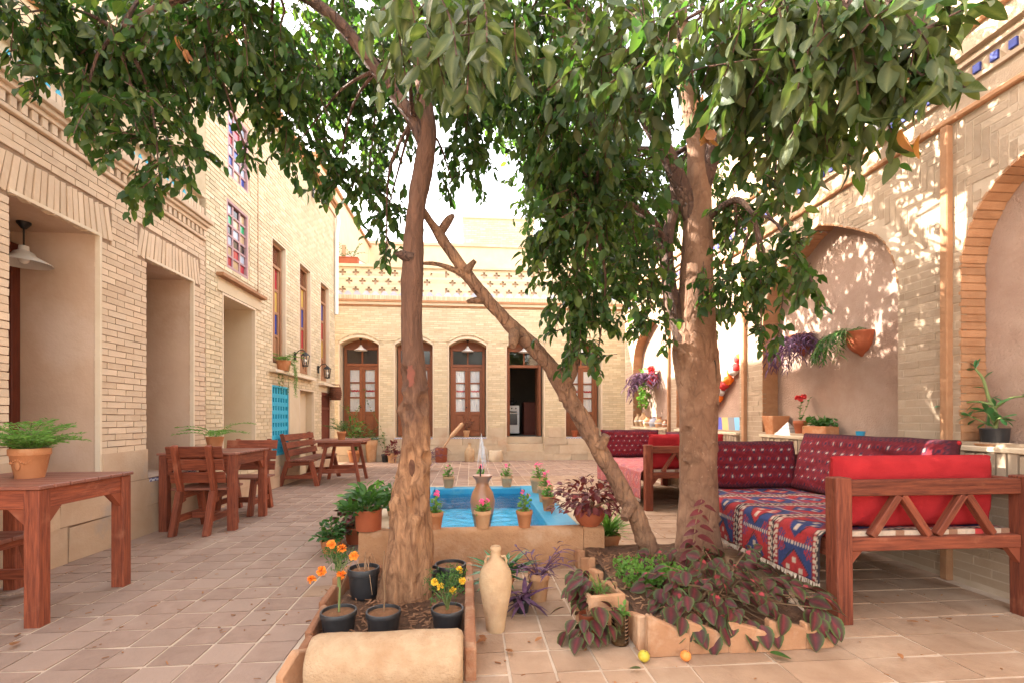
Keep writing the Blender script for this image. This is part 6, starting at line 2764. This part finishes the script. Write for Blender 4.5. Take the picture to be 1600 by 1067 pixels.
# coleus mass in the corner planter
t = thing('coleus_bed', 'spreading coleus with pink-centred leaves in the sawtooth-kerbed bed', 'plant', (1.38, 2.55, .09))
its = []
for k in range(260):
    x, y = U(-.44, .42), U(-.36, .42)
    hh = .23 * (1 - (x / .62) ** 2) * (1 - (max(0, -y - .1) / .55) ** 2) + .03
    hh *= .75 + .8 * noise.noise(Vector((x * 5, y * 5, 1)))
    p = Vector((x, y, max(.015, hh * U(.45, 1.08))))
    out = Vector((x * .9, y - .15, 0))
    d = (out.normalized() * .8 + Vector((U(-.9, .9), -.35 + U(-.7, .6), U(-.75, .25)))).normalized()
    its.append((p, frame(d, Vector((x * .6, -.45, .85)) + rv() * .65), U(.04, .10)))
for k in range(46):
    x = U(-.42, .36)
    p = Vector((x, -.36 + U(-.02, .03), U(.0, .10)))
    d = Vector((U(-.35, .35), -.55, -U(.5, 1.0))).normalized()
    its.append((p, frame(d, Vector((0, -.9, .5)) + rv() * .25), U(.07, .11)))
stems_to(t, .0, [i[0] for i in its[::9]], 'stem_brown', .004, .3)
single_leaves(t, its[:300], COLE, 'leaf_coleus', 'leaf', [coleus_col(COLE[2], k % 6 == 0) for k in range(12)], world=False)
t = thing('ground_herb', 'bright feathery green herb at the foot of the leaning trunk', 'plant', (1.06, 2.82, .10))
its = [(Vector((U(-.17, .17), U(-.16, .16), U(.0, .13))), frame(rv() + Vector((0, -.2, .5)), rv()), U(.018, .035)) for k in range(1300)]
join_leaves(t, its, LEAF_WIDE, 'leaf_bright', 'foliage', 'stuff', world=False)
t = thing('wine_sprig', 'tall wine-red coleus sprig rising beside the smooth trunk', 'plant', (1.42, 3.05, .10))
b = MB()
b.tube([(0, 0, 0), (.03, 0, .15), (.05, 0, .32), (.09, 0, .46)], [.006, .005, .004, .003], 5)
b.build('stem', 'stem_brown', t, True)
its = []
for k in range(13):
    z_ = .06 + .033 * k
    its.append((Vector((.02 + .1 * k / 13, 0, z_)), frame(Vector(((1 if k % 2 else -1) * .9, U(-.5, .3), -U(.1, .6))), Vector((0, -.5, .8))), U(.08, .12)))
single_leaves(t, its, LEAF_HI, 'leaf_wine', 'leaf', world=False)

# fallen leaves
for i, (x, y, rz, s, mt, lab) in enumerate(((.19, 2.21, .5, .055, 'leaf_dry', 'yellowed leaf fallen in front of the amphora'), (.08, 2.36, 2.1, .06, 'leaf_dry', 'curled dry leaf at the foot of the amphora'), (.05, 2.40, 3.5, .06, 'leaf_dry', 'curled dry leaf touching the plank edging'),
                                            (.73, 2.02, 1.2, .05, 'leaf_dusty', 'pale green leaf fallen near the lime'), (1.36, 2.10, 4.2, .09, 'leaf_mid', 'green leaf fallen below the coleus edge'), (-2.15, 2.47, .4, .08, 'leaf_dry', 'dry leaf beside the near table leg'), (-1.9, 2.75, 1.6, .05, 'leaf_dry', 'dry leaf on the clay pavers of the walk'),
                                            (2.35, 2.35, .8, .05, 'leaf_dry', 'dry leaf on the paving between the daybed posts'), (.35, 2.35, 2.2, .05, 'leaf_dry', 'dry leaf between the amphora and the red pot'), (1.95, 2.05, 2.7, .045, 'leaf_dry', 'dry leaf lying alone before the daybed post'))):
    v, f, _ = LEAF_HI
    o = strew('fallen_leaf', (x, y, .016), rz, ([(p[0], p[1], p[2] * .6 + .1) for p in v], f), mt, lab, 'leaf', s, 'leaves fallen on the paving')

# ferns on the tables
t = thing('fern_pot', 'moulded terracotta pot with feathery fern on the near table', 'plant', (-2.60, 3.10, .745))
z = pot_shape(t, .096, .175, 'terracotta', True, .68, soil='soil')
fern(t, z, 40, .30, fine=.032)
b = MB()
for k in range(9):
    a = -1.57 + (k - 4) * .16
    b.tube([(.082 * math.cos(a), .082 * math.sin(a), .10 + .012 * math.cos((k - 4) * 1.1)), (.086 * math.cos(a + .12), .086 * math.sin(a + .12), .10 + .012 * math.cos((k - 3) * 1.1))], [.006, .006], 6)
b.blob((.0, -.082, .075), .016, 6, (1, .5, 1.6))
b.build('swag', 'terracotta', t, True)
t = thing('fern_pot', 'plain terracotta pot with spreading fern on the second table', 'plant', (-2.62, 5.22, .76))
z = pot_shape(t, .085, .145, 'terracotta', False, .66, soil='soil')
fern(t, z, 9, .42, 'leaf_bright', 2.2)
t = thing('fern_pot', 'small terracotta pot with fern on the trestle table', 'plant', (-2.16, 8.35, .73))
z = pot_shape(t, .075, .14, 'terracotta', True, .7, soil='soil')
fern(t, z, 12, .34, 'leaf_mid')
t = thing('fern_pot', 'pale pot of arching fern on the sill behind the trestle table', 'plant', (-2.45, 12.25, .0))
z = pot_shape(t, .15, .55, 'terracotta_pale', True, .7, soil='soil')
fern(t, z, 14, .55, 'leaf_mid')
t = thing('climbing_plant', 'tall leafy climber beside the first arched doorway', 'plant', (-2.85, 12.2, 0))
z = pot_shape(t, .16, .3, 'terracotta', soil='soil')
trailing(t, [(0, 0, z)], 10, 1.3, 'leaf_mid', .09, LEAF_WIDE, 2.2, .03)
t = thing('climbing_plant', 'thin bare-stemmed climber against the pier between two doorways', 'plant', (-2.1, 12.2, 0))
z = pot_shape(t, .10, .2, 'black_plastic', soil='soil')
trailing(t, [(0, 0, z)], 4, 1.9, 'leaf_mid', .07, LEAF_WIDE, 3.2, .012, per=.09)
t = thing('potted_plant', 'pale pot of dark red leaves at the back wall', 'plant', (-1.9, 12.0, 0))
z = pot_shape(t, .12, .24, 'terracotta_pale', soil='soil')
bushy(t, z, .24, .34, 60, .13, LEAF_HI, 'leaf_wine', 'stem_brown')
t = thing('purple_bush', 'bush of purple leaves in a pot behind the scarred trunk', 'plant', (-1.0, 10.0, 0))
z = pot_shape(t, .16, .2, 'terracotta', soil='soil')
trailing(t, [(0, 0, z)], 34, .6, 'leaf_purple', .13, STRAP, 1.0, .1, 'leaf_purple', .06)
t = thing('wooden_mortar', 'wooden mortar bucket with a long pale pestle leaning in it', 'mortar', (-.72, 12.05, 0))
b = MB()
b.lathe([(.001, 0), (.13, 0), (.14, .02), (.155, .34), (.15, .36), (.13, .36), (.12, .2), (.001, .18)], 22, wob=.03)
b.build('bucket', 'wood_red', t, True)
b = MB()
b.tube([(-.05, 0, .19), (.12, 0, .45), (.24, 0, .64)], [.022] * 3, 8)
b.tube([(.23, 0, .62), (.5, .02, .92), (.54, .02, .96)], [.05, .052, .04], 10)
b.build('pestle', 'log_pale', t, True)
t = thing('clay_jar', 'slim orange clay jar standing at the back plinth', 'jar', (-.02, 12.15, 0))
b = MB()
b.lathe([(.001, 0), (.11, 0), (.125, .06), (.125, .26), (.08, .34), (.04, .37), (.035, .45), (.045, .47), (.03, .47), (.001, .42)], 20)
b.build('body', 'jar_cream', t, True)
t = thing('stone_mortar', 'rough round stone mortar standing at the back plinth', 'stone', (.63, 12.1, 0))
b = MB()
b.lathe([(.001, 0), (.16, 0), (.18, .05), (.175, .26), (.165, .28), (.12, .28), (.09, .2), (.001, .18)], 18, wob=.12)
b.build('body', 'stone_back', t, True)
for x, lab, mt, leaf in ((-.10, 'small clay pot with wiry plant on the middle doorsill', 'terracotta_pale', 'leaf_wine'), (2.72, 'terracotta pot on the last doorsill behind the leaning trunk', 'terracotta_red', None), (3.0, 'second small terracotta pot on the last doorsill', 'terracotta', 'leaf_mid')):
    t = thing('sill_pot', lab, 'flowerpot', (x, 12.48, .60))
    z = pot_shape(t, .085, .17, mt, soil='soil')
    if leaf:
        trailing(t, [(0, 0, z)], 12, .38, leaf, .05, LEAF_WIDE, 1.8, .05, 'stem_brown', .05)
# planter trough on the back parapet, fern on the tall house sill, basket
t = thing('planter_trough', 'terracotta trough with thin sprigs on the pierced parapet', 'planter', (-3.05, 12.45, 4.935))
b = MB()
b.box((-.24, -.09, 0), (.24, .09, .16))
b.box((-.25, -.10, .13), (.25, .10, .165))
b.build('box', 'terracotta_red', t, bevel=.008)
trailing(t, [(-.15, 0, .16), (.1, 0, .16)], 8, .4, 'leaf_mid', .06, LEAF_LO, 1.2, .06)
t = thing('sill_fern', 'round clay pot spilling feathery fern over the window ledge', 'plant', (-2.97, 8.0, 1.846))
z = pot_shape(t, .115, .16, 'terracotta', False, .72, soil='soil')
trailing(t, [(.05, .05, z), (.05, .1, z)], 16, .62, 'leaf_bright', .05, NEEDLE, .3, .16, 'stem_green', .012)
fern(t, z, 12, .34, 'leaf_bright', 2.0)
t = thing('wicker_basket', 'dark round wicker basket hanging under the farther ledge', 'basket', (-2.90, 10.72, 1.50))
b = MB()
for k in range(7):
    z_ = .04 * k
    r_ = .10 + .02 * math.sin(k / 6 * math.pi)
    b.tube([(r_ * math.cos(a * .524), r_ * math.sin(a * .524), z_) for a in range(13)], [.02] * 13, 6)
b.build('weave', 'wicker', t, True)
b = MB()
b.lathe([(.001, -.01), (.09, -.01), (.09, .01), (.001, .01)], 14)
b.build('bottom', 'wicker', t)
b = MB()
b.tube([(-.10, 0, .24), (-.08, 0, .31), (.08, 0, .31), (.10, 0, .24)], [.01] * 4, 6)
b.build('handle', 'wicker', t, True)

# things in the niches of the arched wall
def wall_bowl(u, z, label, r=.13, mat='terracotta_red'):
    t = thing('wall_pot', label, 'flowerpot', PR(u, .178, z))
    b = MB()
    prof = [(.004, -.185), (.014, -.18), (r * .22, -.160), (r * .55, -.135), (r * .82, -.09), (r * .96, -.035), (r, .005), (r * 1.03, .01), (r * 1.03, .03), (r * .93, .03), (r * .88, -.02)]
    b.lathe(prof, 28, half=True)
    o = b.build('bowl', mat, t, True)
    o.rotation_euler = (0, 0, Q)
    b = MB()
    b.lathe([(.001, -.01), (r * .9, -.012)], 28, half=True)
    o = b.build('soil', 'soil', t)
    o.rotation_euler = (0, 0, Q)
    return t


t = wall_bowl(3.97, 1.82, 'half-round red wall pot with trailing grey-green leaves')
trailing(t, [(-.08, .11, .02), (-.06, .13, .02), (-.09, .08, .02)], 26, .36, 'leaf_mid', .08, STRAP, .5, .2, 'stem_green', .022)
t = wall_bowl(4.72, 1.92, 'wall pot with trailing purple leaves half hidden by the crown')
trailing(t, [(-.05, 0, 0), (-.05, .08, 0), (-.05, -.08, 0)], 60, .42, 'leaf_purple', .10, STRAP, .2, .2, 'leaf_purple', .03)
t = wall_bowl(8.85, 1.88, 'wall pot overflowing with purple and green leaves in the last niche', .16)
trailing(t, [(-.08, 0, 0), (-.08, -.12, 0)], 80, .55, 'leaf_purple', .15, STRAP, .2, .2, 'leaf_purple', .05)
its = [(Vector((-.1 + U(-.08, .05), .25 + U(-.15, .15), U(-.55, .15))), frame(rv() + Vector((0, 0, -.6)), rv()), U(.06, .11)) for k in range(170)]
join_leaves(t, its, LEAF_WIDE, 'leaf_bright', 'foliage', 'stuff', world=False)
blossom(t, [(-.12, -.22, .05), (-.1, -.28, -.05), (-.12, -.2, -.1), (-.14, -.26, .1)], 'petal_red', .07, 6, 2)
t = thing('square_pot', 'tapered square clay pot on the middle niche ledge', 'flowerpot', PR(5.0, .06, LZ))
b = MB()
b.add([(-.07, -.07, 0), (.07, -.07, 0), (.07, .07, 0), (-.07, .07, 0), (-.10, -.10, .20), (.10, -.10, .20), (.10, .10, .20), (-.10, .10, .20), (-.085, -.085, .20), (.085, -.085, .20), (.085, .085, .20), (-.085, .085, .20), (-.08, -.08, .15), (.08, -.08, .15), (.08, .08, .15), (-.08, .08, .15)],
      [(0, 3, 2, 1), (0, 1, 5, 4), (1, 2, 6, 5), (2, 3, 7, 6), (3, 0, 4, 7), (4, 5, 9, 8), (5, 6, 10, 9), (6, 7, 11, 10), (7, 4, 8, 11), (8, 9, 13, 12), (9, 10, 14, 13), (10, 11, 15, 14), (11, 8, 12, 15)])
b.build('pot', 'terracotta', t, bevel=.006)
b = MB()
b.box((-.079, -.079, .151), (.079, .079, .165))
b.build('soil', 'soil', t)
t = thing('tile_pyramid', 'small white tiled pyramid on the niche ledge', 'ornament', PR(4.78, .05, LZ), R(20))
b = MB()
b.add([(-.09, -.09, 0), (.09, -.09, 0), (.09, .09, 0), (-.09, .09, 0), (0, 0, .14)], [(0, 1, 4), (1, 2, 4), (2, 3, 4), (3, 0, 4), (0, 3, 2, 1)])
b.build('body', 'enamel', t)
b = MB()
for k in range(1, 4):
    s = .09 * (1 - k / 4)
    zz = .14 * k / 4
    for p, q in (((-s, -s), (s, -s)), ((s, -s), (s, s)), ((s, s), (-s, s)), ((-s, s), (-s, -s))):
        b.beam((*p, zz), (*q, zz), .003, .003)
b.build('joint', 'iron', t, kind='stuff')
t = thing('red_flower_pot', 'small clay pot with one red geranium on the niche ledge', 'flowerpot', PR(4.60, .06, LZ))
z = pot_shape(t, .065, .15, 'terracotta_red', soil='soil')
trailing(t, [(0, 0, z)], 3, .24, 'leaf_mid', .04, LEAF_WIDE, 3, .02)
blossom(t, [(0, -.01, z + .24), (.02, -.02, z + .26), (-.02, .01, z + .25)], 'petal_red', .03, 6, 2)
t = thing('herb_trough', 'low clay trough of green herbs on the niche ledge', 'planter', PR(4.34, .07, LZ))
b = MB()
b.box((-.07, -.16, 0), (.07, .16, .10))
b.build('box', 'terracotta', t, bevel=.008)
its = [(Vector((U(-.06, .06), U(-.15, .15), .10 + U(0, .06))), frame(rv() + Vector((0, 0, .3)), Vector((0, 0, 1)) + rv() * .5), U(.04, .07)) for k in range(120)]
join_leaves(t, its, LEAF_WIDE, 'leaf_mid', 'foliage', 'stuff', world=False)
t = thing('blue_cup', 'small blue cup on the niche ledge behind the bolster', 'cup', PR(3.85, .06, LZ))
b = MB()
b.lathe([(.001, 0), (.026, 0), (.036, .065), (.032, .065), (.022, .01), (.001, .01)], 16)
b.build('body', 'pool_rim_blue', t, True)
t = thing('striped_board', 'board of slanting indigo, tan, grey and light blue stripes on the ledge', 'board', PR(6.15, .10, LZ))
b = MB()
cols = [(.42, .36, .25), (.10, .11, .42), (.66, .36, .14), (.20, .20, .22), (.16, .38, .62), (.10, .11, .42), (.66, .36, .14)]
for k in range(5):
    y0_, y1_ = .38 - .155 * k, .38 - .155 * (k + 1)
    sl_ = .06
    vs = []
    for dx in (0, -.012):
        for (y_, z_) in ((y0_ - sl_, 0), (y1_ - sl_, 0), (y1_ + sl_, .185), (y0_ + sl_, .185)):
            vs.append((.05 * z_ / .185 + dx, y_, z_))
    bb_ = MB()
    bb_.add(vs, [(0, 1, 2, 3), (7, 6, 5, 4), (0, 4, 5, 1), (1, 5, 6, 2), (2, 6, 7, 3), (3, 7, 4, 0)], cols[k])
    bb_.build('stripe', 'stripe_paint', t)
t = thing('bead_garland', 'string of red, orange and white pompoms hanging slantwise in the niche', 'garland', PR(6.1, .15, 1.6))
b = MB()
b.tube([(0, -.32, .27), (-.02, 0, -.02), (0, .42, -.36)], [.004] * 3, 5)
b.build('string', 'iron', t)
for k in range(13):
    f = k / 12
    pm = MB()
    pm.blob((-.02, -.32 + .74 * f, .27 - .63 * f + .03 * math.sin(k * 2)), .05 + .012 * (k % 2), 7, (1, 1, 1), .35)
    pm.build('pompom', ['petal_orange', 'petal_red', 'petal_red', 'enamel', 'petal_orange'][k % 5], t, True)
for k, (y, r, h, mt, lab) in enumerate(((9.30, .075, .26, 'jar_cream', 'pale slim jar at the outer end of the jar row'), (9.02, .085, .28, 'jar_cream', 'tallest pale jar in the niche row'), (8.78, .085, .2, 'terracotta_pale', 'round peach jar beside the tallest one'), (8.48, .09, .20, 'blue_grey_tile', 'blue-banded round jar in the niche row'), (8.22, .085, .19, 'terracotta_pale', 'orange-banded jar after the blue one'), (7.96, .06, .15, 'jar_brown', 'smallest brown jar at the near end of the row'))):
    t = thing('ledge_jar', lab, 'jar', PR(y, .05, LZ), 0, 'jars lined up in the last niche')
    b = MB()
    b.lathe([(.001, 0), (r * .6, 0), (r * .95, h * .3), (r, h * .45), (r * .8, h * .7), (r * .4, h * .82), (r * .38, h * .93), (r * .5, h), (r * .36, h), (.001, h * .85)], 20)
    b.build('body', mt, t, True)
    b = MB()
    b.lathe([(r * 1.003, h * .40), (r * 1.012, h * .45), (r * 1.0, h * .50)], 20)
    b.build('band', 'enamel', t, True)

# succulent on the near ledge
t = thing('succulent', 'branching succulent with thick oval leaves in a dark pot on the near ledge', 'plant', PR(2.80, .07, LZ))
b = MB()
b.lathe([(.001, 0), (.09, 0), (.10, .015), (.001, .018)], 20)
b.build('saucer', 'clay_edge_pale', t, True)
z = pot_shape(t, .075, .095, 'black_plastic', False, .85, soil='soil', z=.018)
b = MB()
its = []


def branch(pts, r, n, size, tip=4):
    p, rr_ = smoothpath([(*q, r * (1 - .5 * i / (len(pts) - 1))) for i, q in enumerate(pts)], .02)
    b.tube(p, rr_, 7, .08, 20)
    L = len(p)
    for k in range(n):
        i = int(L * (.35 + .6 * k / n))
        d = (p[min(i + 1, L - 1)] - p[i - 1]).normalized()
        its.append((p[i], frame((d * .5 + rv() * .9).normalized(), Vector((0, 0, 1)) + rv() * .4), size * U(.7, 1.1)))
    d = (p[-1] - p[-3]).normalized()
    for k in range(tip):
        its.append((p[-1], frame((d + rv() * .9).normalized(), Vector((0, 0, 1)) + rv() * .5), size * U(.75, 1.05)))


branch([(0, 0, z), (.005, -.005, z + .10), (-.01, .03, z + .22), (-.01, .06, z + .33), (-.02, .10, z + .40)], .013, 4, .08, 5)
branch([(-.005, .0, z + .16), (-.03, .08, z + .185), (-.03, .18, z + .18), (-.04, .27, z + .185)], .009, 1, .085, 5)
branch([(.0, -.0, z + .14), (.0, -.09, z + .20), (.0, -.2, z + .21)], .009, 3, .09, 5)
branch([(0, 0, z + .02), (-.04, .05, z + .06), (-.06, .10, z + .09)], .007, 4, .075, 5)
branch([(0, 0, z + .03), (-.05, -.06, z + .07), (-.07, -.1, z + .08)], .007, 4, .08, 5)
branch([(0, 0, z + .04), (-.06, .0, z + .12)], .007, 4, .08, 5)
b.build('stem', 'stem_green', t, True)
single_leaves(t, its, JADE, 'leaf_jade', 'leaf', world=False)
